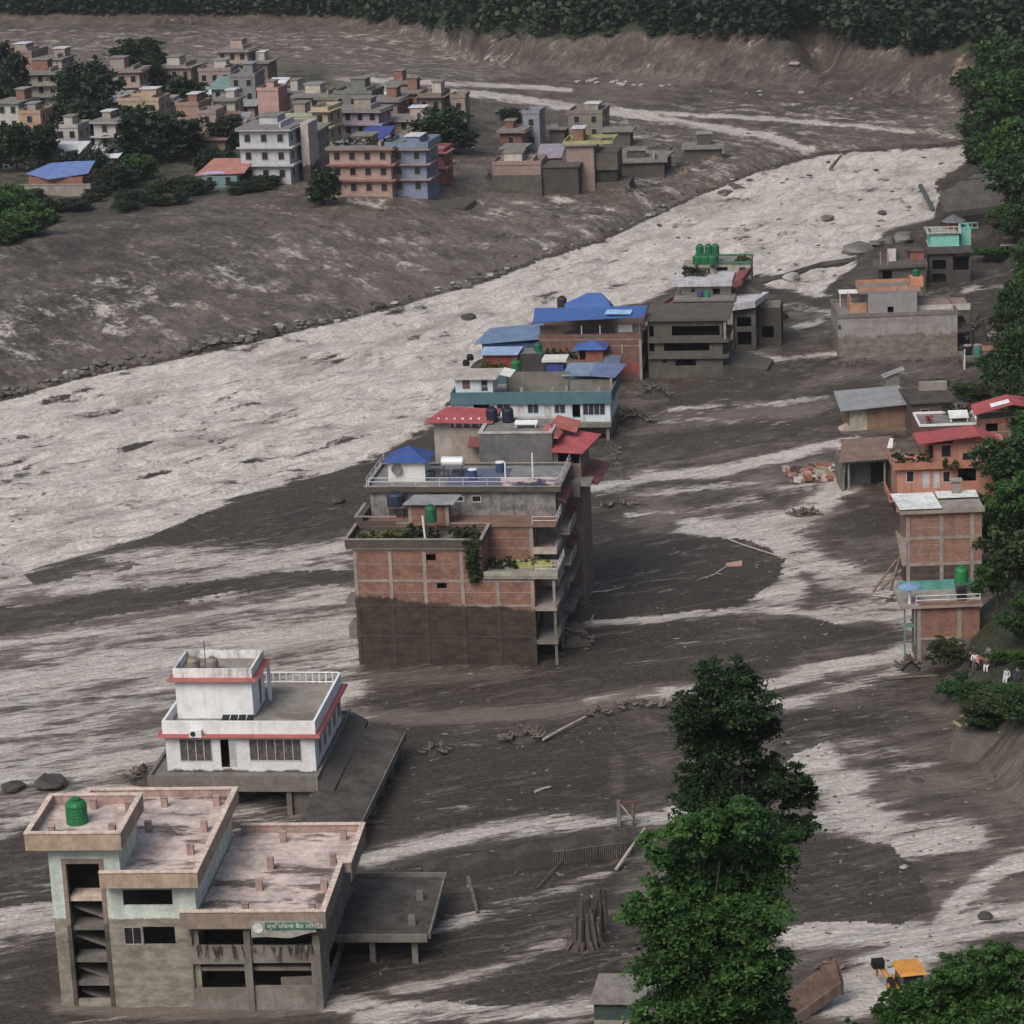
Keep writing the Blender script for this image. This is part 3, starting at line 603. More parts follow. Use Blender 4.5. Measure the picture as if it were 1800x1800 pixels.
b.part('coping', CREAM, MB().box(xM-1.0, xr+.1, -1.05, -.65, zR+.45, zR+.54).box(xr-.3, xr+.1, -.65, yn-.3, zR+.45, zR+.538).box(xr-.3, xn+.1, yn-.3, yn+.1, zR+.45, zR+.536).box(xn-.3, xn+.1, yn+.1, dR-.1, zR+.45, zR+.534).box(xM+.5, xn+.1, dR-.1, dR+.3, zR+.45, zR+.532))
def stub(px, py, z, h=.85):
    x, y = b.P(px, py, z+h); b.part('column_stub', PINK, MB().box(x-.22, x+.22, y-.2, y+.2, z, z+h).box(x-.26, x+.26, y-.24, y+.24, z+h, z+h+.04))
for p in [(226, 1410), (197, 1449), (90, 1452), (164, 1405)]: stub(*p, zT+.18, .7)
for p in [(288, 1401), (380, 1399), (260, 1444), (358, 1444), (334, 1484), (240, 1412)]: stub(*p, zM+.18, .75)
for p in [(497, 1462), (603, 1458), (475, 1509), (585, 1502), (455, 1546), (569, 1546), (431, 1587), (548, 1587)]: stub(*p, zR-.12, .8)
tank((136, 1446), zT+.18, 1.5, 1.75, (.01, .17, .055), 'large bright green tank on the highest pink roof of the nearest building')
# sagging banner
bx0, bx1, bz0, bz1, _ = b.R(446, 1607, 560, 1636); bm_ = MB(); n = 14
for i in range(n):
    u0, u1 = i/n, (i+1)/n; g = lambda u: bz0+.05*math.sin(u*9)+(.35*max(0, (u-.6)/.4) if u > .6 else 0)
    xa, xb = bx0+(bx1-bx0)*u0, bx0+(bx1-bx0)*u1; ya = -1.1-.04*math.sin(u0*11); yb = -1.1-.04*math.sin(u1*11)
    bm_.hexa([(xa, ya, g(u0)), (xb, yb, g(u1)), (xb, yb+.02, g(u1)), (xa, ya+.02, g(u0))], [(xa, ya, bz1), (xb, yb, bz1), (xb, yb+.02, bz1), (xa, ya+.02, bz1)])
ban = b.part('banner', MM('banner_cloth', (.3, .3, .27), scale=2, stain=(.22, .2, .17)), bm_)
b.part('banner_stripe', MM('banner_green', (.03, .16, .11)), MB().box(bx0+1.0, bx1-.05, -1.19, -1.175, bz1-.58, bz1-.1), ban)
def words(txt, size, m, parent, loc, name='lettering'):
    cu = bpy.data.curves.new('t', 'FONT'); cu.body = txt; cu.size = size; cu.extrude = .008; to = bpy.data.objects.new('t', cu); C.objects.link(to)
    bpy.context.view_layer.update(); me = bpy.data.meshes.new_from_object(to.evaluated_get(bpy.context.evaluated_depsgraph_get())); bpy.data.objects.remove(to)
    me.materials.clear(); me.materials.append(m); o = obj(name, me, parent, loc); o.rotation_euler = (math.pi/2, 0, 0); o.name = name; me.name = name; return o
words('कृषि विकास बैंक लिमिटेड', .42, MM('banner_white', (.6, .6, .56)), ban, (bx0+1.12, -1.2, bz1-.5))
lo = MB().lathe([(.36, 0), (.36, .015)], n=18); lg = b.part('emblem', MM('banner_white', (.6, .6, .56)), lo, ban); lg.rotation_euler = (math.pi/2, 0, 0); lg.location = (bx0+.5, -1.17, bz1-.5)
# canopy to the right
cn = B('mud_covered_canopy', 'low flat canopy slab caked in mud on short posts, right of the nearest building', 'canopy', (585, 1645), -5.5, 2.2)
cn.part('roof_slab', MUDR, MB().box(-.9, 6.75, .1, 10.2, -.3, .05)); cn.part('beam', MUDC, MB().box(-.9, 6.7, -.16, .097, -.45, .1)); cn.part('parapet', MUDC, MB().box(-.6, 7.0, 10.2, 10.4, -.3, .35).box(6.75, 6.9, .1, 10.2, -.3, .12))
for x, y in ((5.5, .3), (5.5, 9), (1.5, 9), (2.5, .3)): cn.part('post', MUDC, MB().box(x, x+.42, y, y+.42, -3.2, -.3))
for px, py in ((738, 1567), (724, 1610)): x, y = cn.P(px, py, .7); cn.part('column_stub', MUDC, MB().box(x-.25, x+.25, y-.2, y+.2, .05, .75))
# --- white house
WH = MM('white_paint', (.72, .735, .76), var=.1, streak=.35, scol=(.35, .33, .31), scale=.5); WHD = MM('muddy_white_paint', (.66, .67, .68), var=.12, mud=3.25, mudw=.25, streak=.2, scol=(.3, .27, .25)); RED = MM('red_trim', (.36, .1, .09), var=.2, streak=.2)
DRY = MM('roof_silt', (.25, .225, .195), scale=.5, stain=(.12, .11, .09), stfac=.7)
b = B('white_house', 'white two-storey house with red trim and a rooftop room, behind the pink roofs', 'house', (-30.3, 214.6, 0), -7.5)
x0, x1 = b.F(292, 1320, 1.6)[0], b.F(554, 1320, 1.6)[0]
ops = [b.R(316, 1299, 373, 1339, 'w', 1.6), b.R(388, 1300, 403, 1350, 'o', 1.6), b.R(403, 1307, 416, 1350, 'd', 1.6), b.R(438, 1299, 530, 1338, 'w', 1.6)]
ro = [(3+i*2.15, 4.2+i*2.15, 3.9, 5.7, 'w') for i in range(5)]
CUR = MM('curtained_glass', (.1, .085, .08), var=.6, scale=3, rough=.3)
b.shell(x0, x1, 1.6, 13.2, 3.15, 6.3, WHD, ops, ro, gm=CUR, fm=MM('white_frame', (.45, .45, .46)))
b.part('podium', MUDC, MB().box(x0-1.3, x1+.4, 0, 15.5, 2.05, 3.1)); b.part('podium_kerb', MUDC, MB().ring(x0-1.3, x1+.4, 0, 15.5, 3.1, 3.35, .25))
b.part('ledge', MM('mud_coated_ledge', (.09, .078, .07)), MB().hexa([(x1+.45, 0, 2.2), (x1+1.7, 0, 1.9), (x1+1.7, 16, 1.9), (x1+.45, 16, 2.2)], [(x1+.45, 0, 3.0), (x1+1.7, 0, 2.3), (x1+1.7, 16, 2.3), (x1+.45, 16, 3.0)]))
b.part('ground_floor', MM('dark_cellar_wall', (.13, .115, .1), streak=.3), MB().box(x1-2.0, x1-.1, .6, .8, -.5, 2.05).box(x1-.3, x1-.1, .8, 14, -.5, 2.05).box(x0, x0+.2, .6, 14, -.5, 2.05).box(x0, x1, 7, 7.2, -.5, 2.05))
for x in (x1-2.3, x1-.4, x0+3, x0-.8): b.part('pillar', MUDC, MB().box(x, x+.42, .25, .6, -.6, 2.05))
b.part('red_eave', RED, MB().hexa([(x0-.6, 1.0, 6.24), (x1+.6, 1.0, 6.24), (x1+.6, 13.8, 6.24), (x0-.6, 13.8, 6.24)], [(x0-.5, 1.1, 6.42), (x1+.5, 1.1, 6.42), (x1+.5, 13.7, 6.42), (x0-.5, 13.7, 6.42)]))
b.part('roof', DRY, MB().box(x0+.1, x1-.1, 1.7, 13.1, 6.45, 6.6))
b.part('parapet', WH, MB().box(x0-.15, x1+.15, 1.45, 1.65, 6.42, 7.5).box(x1-.05, x1+.15, 1.65, 13.2, 6.42, 7.497).box(x0-.15, x0+.05, 1.65, 13.2, 6.42, 7.497))
railing(b, x0+5.5, 13.2, x1, 13.2, 6.6, .95, .55, WH, (.1, .9), .07)
y0 = 4.6; hx0, hx1 = b.F(310, 1230, y0)[0], b.F(444, 1230, y0)[0]; hz = b.F(380, 1195, y0)[1]
b.shell(hx0, hx1, y0, y0+4.6, 6.6, hz, WH, right=[(y0+2.6, y0+3.5, 6.7, 9, 'd')])
b.part('red_eave', RED, MB().hexa([(hx0-.6, y0-.6, hz+.02), (hx1+.6, y0-.6, hz+.02), (hx1+.6, y0+5.2, hz+.02), (hx0-.6, y0+5.2, hz+.02)], [(hx0-.1, y0-.1, hz+.22), (hx1+.1, y0-.1, hz+.22), (hx1+.1, y0+4.7, hz+.22), (hx0-.1, y0+4.7, hz+.22)]))
b.part('parapet', MM('peeling_white', (.66, .66, .66), streak=.75, scol=(.12, .1, .09), scale=.6), MB().ring(hx0-.1, hx1+.1, y0-.1, y0+4.7, hz+.22, hz+.98, .16)); b.part('roof', DRY, MB().box(hx0, hx1, y0+.06, y0+4.5, hz+.2, hz+.3))
b.part('pillar', WH, MB().box(hx1+.35, hx1+.6, y0+4.3, y0+4.55, 6.6, hz-.1))
ant = MB().bar((hx0+2.1, y0+2.2, hz+.3), (hx0+2.1, y0+2.2, hz+2.6), .04).bar((hx0+1.6, y0+2.2, hz+2.3), (hx0+2.6, y0+2.2, hz+2.3), .025); b.part('antenna', MM('iron', (.05, .045, .045)), ant)
w1 = b.W(hx0+1.35, y0+1.2, hz+.3); w2 = b.W(hx0+2.9, y0+1.2, hz+.3)
tank(w1, 0, 1.05, 1.25, (.25, .2, .16), 'left brown steel tank on the white rooftop room', 'brown tanks on the white rooftop room'); tank(w2, 0, 1.05, 1.25, (.24, .2, .17), 'right brown steel tank on the white rooftop room, by the antenna', 'brown tanks on the white rooftop room')
sp = empty('solar_panel_row', b.W(hx0+4.0, 2.6, 6.62), -7.5); tag(sp, 'row of four dark solar panels tilted on the white house roof', 'solar panel')
for k in range(4):
    MB().hexa([(k*.68, 0, .15), (k*.68+.6, 0, .15), (k*.68+.6, 1.1, .6), (k*.68, 1.1, .6)], [(k*.68, 0, .19), (k*.68+.6, 0, .19), (k*.68+.6, 1.1, .64), (k*.68, 1.1, .64)]).build('panel', GLASS, sp); MB().bar((k*.68+.3, 1, 0), (k*.68+.3, 1, .55), .03).bar((k*.68+.3, .1, 0), (k*.68+.3, .1, .15), .03).build('leg', CONC, sp)
ax_, az_ = b.F(345, 1285, 1.4); au = empty('air_conditioner', b.W(ax_, .95, az_-.4), -7.5); tag(au, 'white air conditioner box with fan hung above the left window of the white house', 'air conditioner')
MB().box(-.5, .5, 0, .4, 0, .6).build('casing', WH, au); f_ = MB().lathe([(.22, 0), (.22, .03)]).build('fan', VOID, au); f_.rotation_euler = (math.pi/2, 0, 0); f_.location = (-.18, -.003, .3)
# mud roof right of the white house
d = B('mud_covered_roof', 'long flat roof buried in dark mud, held on stubby posts right of the white house', 'roof', (-16.2, 204, 0), -8.8)
d.part('roof_slab', MUDR, MB().hexa([(-1.5, 0, 1.6), (3.0, 0, 1.6), (2.9, 22.5, 1.6), (-2.5, 22.5, 1.6)], [(-1.5, 0, 2.0), (3.0, 0, 2.0), (2.9, 22.5, 2.1), (-2.5, 22.5, 2.5)]))
d.part('edge_beam', MUDC, MB().hexa([(3.003, 0, 1.35), (3.15, 0, 1.35), (3.05, 22.5, 1.35), (2.903, 22.5, 1.35)], [(3.003, 0, 1.95), (3.15, 0, 1.95), (3.05, 22.5, 2.05), (2.903, 22.5, 2.05)]))
for y in (1, 5, 9, 13, 17, 21): d.part('post', MUDC, MB().box(2.5, 2.9, y, y+.4, -1, 1.6))
# --- brick cluster
BR = MM('brick', (.235, .118, .085), brick=True, mud=6.5, mslope=.075, mudw=.35, streak=.3, var=.3, scale=.5, mudcol=(.04, .032, .026)); BRC = MM('brick_clean', (.24, .12, .085), brick=True, streak=.15); CONR = MM('raw_concrete_frame', (.27, .225, .195), streak=.15, mud=6.5, mslope=.075, mudw=.35, mudcol=(.042, .033, .027)); CONF = MM('raw_concrete', (.27, .235, .205), streak=.2)
b = B('brick_apartment_block', 'large raw brick block, lower half dark with mud and a garden on its roof', 'building', (632, 1166), -8.8)
A0 = b
XA, XB = 11.9, 16.7
ops = [b.R(749, 974, 766, 986, 'o'), b.R(768, 1025, 785, 1035, 'o')]
wl = MB(); b.wall('f', 0, 0, XB, -1.5, 8.3, [o for o in ops if o[3] < 8.3], wl); b.wall('f', 0, 0, XA, 8.3, 11.1, [o for o in ops if o[2] > 8.3], wl); b.wall('r', XA, .22, 5, 8.3, 11.1, [], wl); b.wall('r', XB, .22, 5, -1.5, 8.3, [(1, 2.2, 5.9, 7.9, 'o'), (3, 4.4, 5.9, 7.9, 'o'), (1, 4.5, 3, 5, 'o'), (1, 4.5, .3, 2, 'o')], wl); b.wall('l', 0, .22, 5, -1.5, 11.1, [], wl)
b.part('wall', BR, wl)
fm_ = MB(); cols = [628, 685, 745, 810, 872, 934]; xs = [b.F(c, 1030)[0] for c in cols]; xs[0] = .0; xs[-1] = XB-.36
for i, x in enumerate(xs): fm_.box(x, x+.34, -.06, -.002, -1, 11.1 if x < XA-.3 else 8.3)
for z in (8.05, 11.0, 5.7, 2.7):
    for i, (xa, xb) in enumerate(zip(xs[:-1], xs[1:])):
        if z > 9 and xb > XA+.5: continue
        fm_.box(xa+.34, xb, -.05, -.002, z-.15, z+.12)
b.part('concrete_frame', CONR, fm_)
ln = MB()
for z in (9.6, 6.9):
    for xa, xb in zip(xs[:-1], xs[1:]):
        if z > 9 and xb > XA+.5: continue
        ln.box(xa+.34, xb, -.025, -.002, z, z+.07)
b.part('lintel_band', CONR, ln)
b.part('deck', MM('garden_soil', (.13, .12, .1), scale=.8), MB().box(-.6, XA+.1, -.3, 5, 11.1, 11.35)); DK = MM('dark_parapet', (.085, .07, .06), streak=.4)
b.part('parapet', DK, MB().ring(-.65, XA+.15, -.35, 5, 11.35, 12.05, .15)); b.part('coping', CONF, MB().ring(-.72, XA+.22, -.42, 5.05, 12.05, 12.13, .3))
b.part('terrace', CONF, MB().box(XA+.2, 18.9, -.25, 5, 8.3, 8.55)); b.part('parapet', MM('green_stained_parapet', (.3, .3, .24), streak=.4), MB().box(XA+.2, 16.9, -.3, -.16, 8.55, 9.0).box(18.75, 18.9, -.3, 5, 8.55, 9.0).box(16.9, 18.75, -.3, -.16, 8.55, 8.95))
railing(b, 16.9, -.2, 18.85, -.2, 8.9, .7); railing(b, 18.85, -.2, 18.85, 5, 8.9, .7)
for zz in (5.2, 2.0):
    b.part('balcony', MUDC if zz < 4 else CONF, MB().box(XB+.003, 18.7, -.1, 5, zz, zz+.35)); railing(b, 18.6, 0, 18.6, 5, zz+.35, .8, m=CONF)
    for y in (.1, 4.7): b.part('post', MUDC, MB().box(18.35, 18.6, y, y+.25, zz-3.2, zz))
b.part('post', CONF, MB().box(18.35, 18.6, 0, .25, 5.55, 8.3))
b.part('side_stub', MUDC, MB().box(-.9, -.02, -.1, 2.4, 5.5, 6.2).box(-.8, -.02, -.1, 2.4, 2.4, 3.7))
def garden(bb, x0, x1, y, z, n, label, lm='garden', h=.8, seed=2, name='shrub', cat='shrub', grp=None):
    r = random.Random(seed); cr = [(x0+(x1-x0)*(i+.5)/n-(x0+x1)/2, r.uniform(-.5, .5), h*r.uniform(.3, .6), (x1-x0)/n*r.uniform(.4, .7), .6, h*r.uniform(.4, .8)) for i in range(n)]
    t_ = tree(name, label, cat, bb.W((x0+x1)/2, y, z), 0, cr, n*8, 26, .22, lm, seed=seed, group=grp); t_.rotation_euler = (0, 0, math.radians(bb.ang)); return t_
garden(b, .3, 4.6, 2.2, 11.4, 6, 'yellowish green plants at the left end of the brick block roof garden', seed=3)
garden(b, 4.6, 7.6, 2.6, 11.4, 4, 'dark green bushes left of the green tank in the brick block roof garden', 'olive', 1.0, 5); garden(b, 8.6, 11.7, 2.4, 11.4, 5, 'dark green bushes right of the green tank in the brick block roof garden', 'olive', 1.1, 6)
garden(b, 12.2, 15.0, 2.6, 8.6, 4, 'dark leafy shrubs along the lower brick terrace', 'olive', .9, 8)
pb = empty('planter', b.W(14.9, 2.6, 8.55), b.ang); tag(pb, 'yellow green planter screen on the lower brick terrace', 'planter'); MB().box(-.4, 3.2, -.3, .3, 0, .55).build('trough', MM('lime_planter', (.3, .32, .09), streak=.4), pb)
V, Q = leaves([(1.4, 0, .65, 1.8, .35, .3)], 26, 22, .2, seed=9); obj('foliage', np_mesh('foliage', V, Q, [LF['garden']]), pb)
cr = [(0, 0, -.8*k, .75-.05*k, .3, .65) for k in range(5)]; v_ = tree('hanging_vine', 'hanging creeper trailing down the corner of the upper brick wall', 'plant', b.W(XA-.7, -.35, 11.8), 0, cr, 60, 30, .2, 'olive', seed=4)
V, Q = v_.children[0], None
x, y = b.P(760, 945, 11.4)
tank(b.W(x, 2.4, 13.0), 0, 1.1, 1.6, (.012, .13, .055), 'dark green tank on a pale stand in the brick block roof garden', stand=1.6)
po = empty('pipe_post', b.W(x-.5, 1.7, 11.35), -8.8); tag(po, 'leaning white pipe beside the roof garden tank', 'pipe'); MB().bar((0, 0, 0), (-.15, 0, 2.4), .09).build('pipe', WH, po)
# middle brick part
b = B('brick_house', 'middle brick house with a tin-roofed brick hut on its roof, behind the garden block', 'house', (A0.o.x, A0.o.y, 0), -8.8)
b.o = b.W(0, 5.05); b.root.location = b.o
zt = 11.75
b.shell(.2, 16.0, 0, 3.0, -1, zt, BRC, right=[(1, 1.9, 10, 11.9, 'w'), (2.6, 3.6, 9.9, 12, 'o'), (.8, 3.8, 7, 9, 'o'), (.8, 3.8, 4, 6, 'o')])
fm_ = MB()
for x in (11.4, 15.7): fm_.box(x, x+.32, -.06, -.002, 8.5, zt)
for z in (9.6, 10.6, 11.5): fm_.box(11.72, 15.7, -.04, -.002, z, z+.08)
b.part('concrete_frame', CONF, fm_); b.part('deck', MM('rusty_deck', (.2, .115, .08), scale=.6, stain=(.1, .07, .05)), MB().box(.1, 18.2, -.25, 3.1, zt, zt+.2)); b.part('parapet', DK, MB().box(-.6, .1, -.3, 4.4, zt-.1, zt+1.0).box(.1, 3.2, -.3, -.15, zt+.2, zt+.6))
b.part('coping', CONF, MB().box(-.7, 3.3, -.36, -.1, zt+1.0, zt+1.07).box(-.7, -.4, -.1, 4.4, zt+1.0, zt+1.068))
railing(b, 16.0, -.15, 18.2, -.15, zt+.2, .8); railing(b, 18.2, -.15, 18.2, 4.4, zt+.2, .8)
for zz in (9.3, 6.2): b.part('balcony', MM('beige_balcony', (.4, .33, .28), streak=.3), MB().box(16.003, 18.2, -.1, 4.5, zz-.2, zz).box(18.05, 18.2, -.1, 4.5, zz, zz+.45).box(16.003, 18.05, -.1, .05, zz, zz+.45)); railing(b, 18.1, 0, 18.1, 4.4, zz+.45, .45, m=CONF)
h_ = B('brick_rooftop_hut', 'small orange brick hut with a grey tin roof on the middle brick house', 'hut', b.W(*b.P(720, 924, zt+.2), zt+.2)[:], -8.8)
hw = h_.F(788, 905)[0]; hh = h_.F(750, 885)[1]
h_.shell(0, hw, 0, 1.6, 0, hh, BRC, roof=False); h_.part('corner_column', CONF, MB().box(-.05, .25, -.05, -.002, 0, hh).box(hw-.25, hw+.05, -.05, -.002, 0, hh)); TIN = MM('grey_tin', (.33, .34, .35), rough=.5, corr=3, streak=.25, metal=.1)
h_.part('tin_roof', TIN, MB().sheet([(-.5, -.5, hh+.05), (hw+.6, -.5, hh+.05), (hw+1.0, 2.0, hh+.3), (.2, 2.0, hh+.3)], .07))
q = b.W(*b.P(696, 888, zt+1.4), zt+1.4); tank(q, 0, 1.7, 1.3, (.03, .04, .075), 'dark blue tank on a steel frame left of the rooftop brick hut', stand=1.3)
# grey stained block
GS = MM('stained_grey_wall', (.19, .18, .18), streak=1, scol=(.02, .019, .021), scale=.9, var=.5, stain=(.25, .24, .24), stfac=.6)
b = B('grey_apartment_block', 'stained grey block with railed roof terrace and red awnings down its right side', 'building', (A0.o.x, A0.o.y, 0), -8.8); b.o = b.W(0, 8.2); b.root.location = b.o; G0 = b
zt = 14.4; XG = 17.8
b.shell(.2, XG, 0, 8.0, -1, zt, GS, front=[b.R(829, 871, 846, 883, 'w'), b.R(803, 872, 815, 882, 'w')], right=[(1.6, 2.6, z, z+1.5, 'w') for z in (11.3, 8.3, 5.3)]+[(6.5, 7.4, z, z+1.5, 'w') for z in (11.2, 8.2, 5.2, 2.6)], fm=MM('white_frame', (.45, .45, .46)))
b.part('white_ledge', WH, MB().box(8.0, XG-.2, -.35, -.003, 11.05, 11.2)); b.part('deck', MM('bluish_deck', (.2, .21, .22), scale=.5, stain=(.1, .11, .13)), MB().box(-.1, XG+.5, -.35, 8.0, zt, zt+.2))
b.part('roof_edge', DK, MB().ring(-.2, XG+.6, -.45, 8.1, zt-.1, zt+.42, .2)); b.part('coping', CONF, MB().ring(-.24, XG+.64, -.49, 8.14, zt+.42, zt+.5, .28))
railing(b, .2, -.3, XG+.4, -.3, zt+.5, .75, 2.2); railing(b, XG+.4, -.3, XG+.4, 8.6, zt+.5, .75, 1.6); railing(b, 0, -.3, 0, 8.6, zt+.5, .75, 2.2)
b.part('blue_tarp_floor', MM('blue_tarp', (.09, .12, .19), scale=1.2), MB().box(7.2, 12.8, .8, 6.8, zt+.205, zt+.24))
b.part('deck_banner', MM('navy_banner', (.05, .05, .1), stain=(.6, .5, .5), stfac=.9, scale=2), MB().box(12.8, XG+.3, -.42, -.36, zt+.5, zt+1.25))
RT = MM('red_awning', (.22, .07, .062), rough=.6, corr=3, streak=.3)
for zz in (13.2, 10.2, 7.2):
    ya = .3 if zz > 13 else 5.2; b.part('awning', RT, MB().hexa([(XG+.003, ya, zz+.3), (XG+.95, ya, zz-.15), (XG+.95, 8.6, zz-.15), (XG+.003, 8.6, zz+.3)], [(XG+.003, ya, zz+.4), (XG+.95, ya, zz-.05), (XG+.95, 8.6, zz-.05), (XG+.003, 8.6, zz+.4)])); b.part('balcony', CONF, MB().box(XG+.003, XG+1.2, .3, 5.1, zz-.3, zz-.1).box(XG+1.1, XG+1.2, .3, 5.1, zz-.1, zz+.6)) if zz < 13 else None
    b.part('balcony', CONF, MB().box(XG+.003, XG+1.3, 9.3, 13.8, zz-1.4, zz-1.2).box(XG+1.18, XG+1.3, 9.3, 13.8, zz-1.2, zz-.3))
b.part('side_wing', MM('cream_wing', (.42, .38, .34), streak=.3, mud=2.5, mudw=.6), MB().box(XG+.003, XG+1.35, 9.05, 9.3, -1, 13.6))
for z in (5.5, 2.5): b.part('balcony', MUDC, MB().box(XG+.003, XG+1.3, .3, 8.5, z-.2, z))
def post(bb, px, py0, py1, z, y=None, label='', r=.08, m=None, name='post'):
    x, y_ = bb.P(px, py1, z); y = y_ if y is None else y; zt_ = bb.F(px, py0, y)[1]; o = empty(name, bb.W(x, y, z), bb.ang); tag(o, label, name.replace('_', ' ')); MB().bar((0, 0, 0), (0, 0, zt_-z), r, 6).build('pole', m or WH, o); return o
post(b, 889, 812, 850, zt+.2, label='short white pole on the grey block roof, left of the tall one'); post(b, 937, 796, 842, zt+.2, label='tall white pole on the grey block roof terrace')
c = B('white_rooftop_room', 'white rooftop room with blue pyramid roof and a dish on the grey block', 'rooftop room', b.W(*b.P(683, 846, zt+.2), zt+.2)[:], -8.8)
cw = c.F(747, 830)[0]; ch = c.F(710, 812)[1]; CRW = MM('cream_white', (.6, .6, .57), var=.08, streak=.15)
c.shell(0, cw, 0, 3.2, 0, ch, CRW, roof=False); BL = MM('blue_tin', (.035, .09, .3), rough=.5, corr=2.5, streak=.12, scale=1); rp = MB(); e = .45
rp.add([(-e, -e, ch), (cw+e, -e, ch), (cw+e, 3.2+e, ch), (-e, 3.2+e, ch), (cw*.5, 1.6, ch+1.2)], [(0, 1, 4), (1, 2, 4), (2, 3, 4), (3, 0, 4), (0, 3, 2, 1)]); c.part('pyramid_roof', BL, rp)
ds = c.part('satellite_dish', MM('dish_grey', (.12, .12, .12)), MB().lathe([(.02, 0), (.32, .04), (.5, .16), (.5, .18), (.3, .07)], n=16)); ds.rotation_euler = (math.radians(75), 0, 0); ds.location = (.9, -.2, ch-.65)
c2 = b.W(*b.P(765, 848, zt+.2), zt+.2)
s_ = empty('solar_water_heater', b.W(*b.P(796, 822, zt+.9), zt+.9), -8.8); tag(s_, 'silver cylinder water heater lying on a frame on the grey block roof', 'water heater')
cy = MB().lathe([(.35, -1.1), (.5, -1.0), (.5, 1.0), (.35, 1.1)], n=14).build('cylinder', MM('silver', (.75, .75, .75), rough=.35, var=.05, metal=.3), s_); cy.rotation_euler = (0, math.pi/2, 0); cy.location = (0, 0, .6)
MB().bar((-.9, -.4, -.7), (-.9, 0, .3), .05, 4).bar((.9, -.4, -.7), (.9, 0, .3), .05, 4).bar((-.9, .4, -.7), (-.9, 0, .3), .05, 4).bar((.9, .4, -.7), (.9, 0, .3), .05, 4).build('frame', CONC, s_)
for i, (px, py, lb) in enumerate([(831, 843, 'blue barrel with pale lid beside the railing of the grey block roof'), (879, 830, 'blue barrel with white lid standing under the dark wall on the grey block roof')]):
    o = empty('barrel', b.W(*b.P(px, py, zt+.22), zt+.22)); tag(o, lb, 'barrel'); MB().lathe([(.38, 0), (.42, .3), (.42, .7), (.38, .95)]).build('body', MM('navy_plastic', (.03, .06, .16)), o); MB().lathe([(.44, .953), (.44, 1.03)]).build('lid', WH, o)
for k in range(3):
    o = empty('table', b.W(5.4+k*1.3, 3.4+k*.2, zt+.2), -8.8); tag(o, ['left', 'middle', 'right'][k]+' dark steel table on the grey block roof terrace', 'table', 'tables on the grey block roof'); MB().box(-.5, .5, -.35, .35, .7, .75).build('table_top', MM('iron', (.05, .045, .045)), o)
    for sx in (-.42, .42):
        for sy in (-.3, .3): MB().bar((sx, sy, 0), (sx, sy, .7), .03, 4).build('leg', MM('iron', (.05, .045, .045)), o)
# dark grey wall block and its red roofs
b = B('dark_grey_house', 'house showing a blank dark grey wall, with red roofs on its right', 'house', (A0.o.x, A0.o.y, 0), -8.8); b.o = b.W(0, 16.7); b.root.location = b.o
x0, zt = b.F(841, 757); x1 = b.F(970, 770)[0]; zt = b.F(900, 762)[1]
b.shell(x0, x1, 0, 6, -1, zt, MM('slate_render', (.12, .118, .122), streak=.35, scol=(.2, .2, .2), scale=.4)); b.part('coping', MM('pale_coping', (.42, .4, .37), streak=.4), MB().ring(x0-.08, x1+.08, -.08, 6.1, zt, zt+.14, .4))
x2 = b.F(1042, 800, 0)[0]; zz = b.F(1000, 786, 0)[1]; RR = MM('red_tin', (.45, .085, .09), rough=.55, corr=2.2, streak=.1)
b.shell(x1+.05, x2-1.2, .2, 7, -1, zz-.35, MM('brown_render', (.2, .15, .13), streak=.4), front=[(x1+.5, x1+2.8, zz-1.7, zz-.5, 'o')], right=[(1, 2, zz-2.2, zz-.8, 'w'), (3, 4, zz-2.2, zz-.8, 'w')])
b.part('red_roof', RR, MB().sheet([(x1-.1, -.6, zz-.25), (x2-.9, -.6, zz-.45), (x2+.3, 5.0, zz+.0), (x1+.5, 5.0, zz+.6)], .09))
g = MB(); gx0, gx1 = x1-1.7, x1+.6; ga = zz+.8; g.add([(gx0, .6, ga), (gx1, .2, ga), (gx1+.2, 3.6, ga), (gx0+.3, 3.6, ga), ((gx0+gx1)/2, 2, ga+1.1)], [(0, 1, 4), (1, 2, 4), (2, 3, 4), (3, 0, 4), (0, 3, 2, 1)]); g.sheet([(gx1-1.1, 2.6, ga+.75), (gx1+1.4, 3.0, ga-.1), (gx1+1.6, 5.2, ga+.5), (gx1-.6, 4.8, ga+1.2)], .08); b.part('red_hip_roof', MM('red_tile', (.36, .1, .085), streak=.2), g)
b.part('lower_awning', RT, MB().sheet([(x2-1.2, 0, zz-3.2), (x2+.4, 0, zz-3.7), (x2+.8, 8, zz-3.7), (x2-1.2, 8, zz-3.2)], .1))
b.part('terrace_floor', CONC, MB().box(x1-.4, x2, -2.6, .17, zz-3.2, zz-3.0)); b.part('terrace_wall', MUDC, MB().box(x1-1.0, x2-1.0, -2.8, -2.6, zz-4.2, zz-2.6))
for px, lb in ((865, 'left navy tank beside the red-roofed open shed'), (893, 'right navy tank on the roof behind the dark grey wall')): tank(b.W(*b.P(px, 741, zt), zt+.02), 0, 1.15, 1.45, (.018, .022, .045), lb, 'pair of navy tanks behind the dark grey wall')
o = empty('corrugated_sheet', b.W(*b.P(925, 750, zt+.1), zt+.1), -8.8); tag(o, 'bright white metal sheet lying on the roof behind the dark grey wall', 'metal sheet'); MB().sheet([(-1.1, -.4, .35), (1.1, -.4, .35), (1.1, .5, .55), (-1.1, .5, .55)], .05).box(-1, -.9, -.3, .4, 0, .3).box(.9, 1, -.3, .4, 0, .3).build('sheet', WH, o)
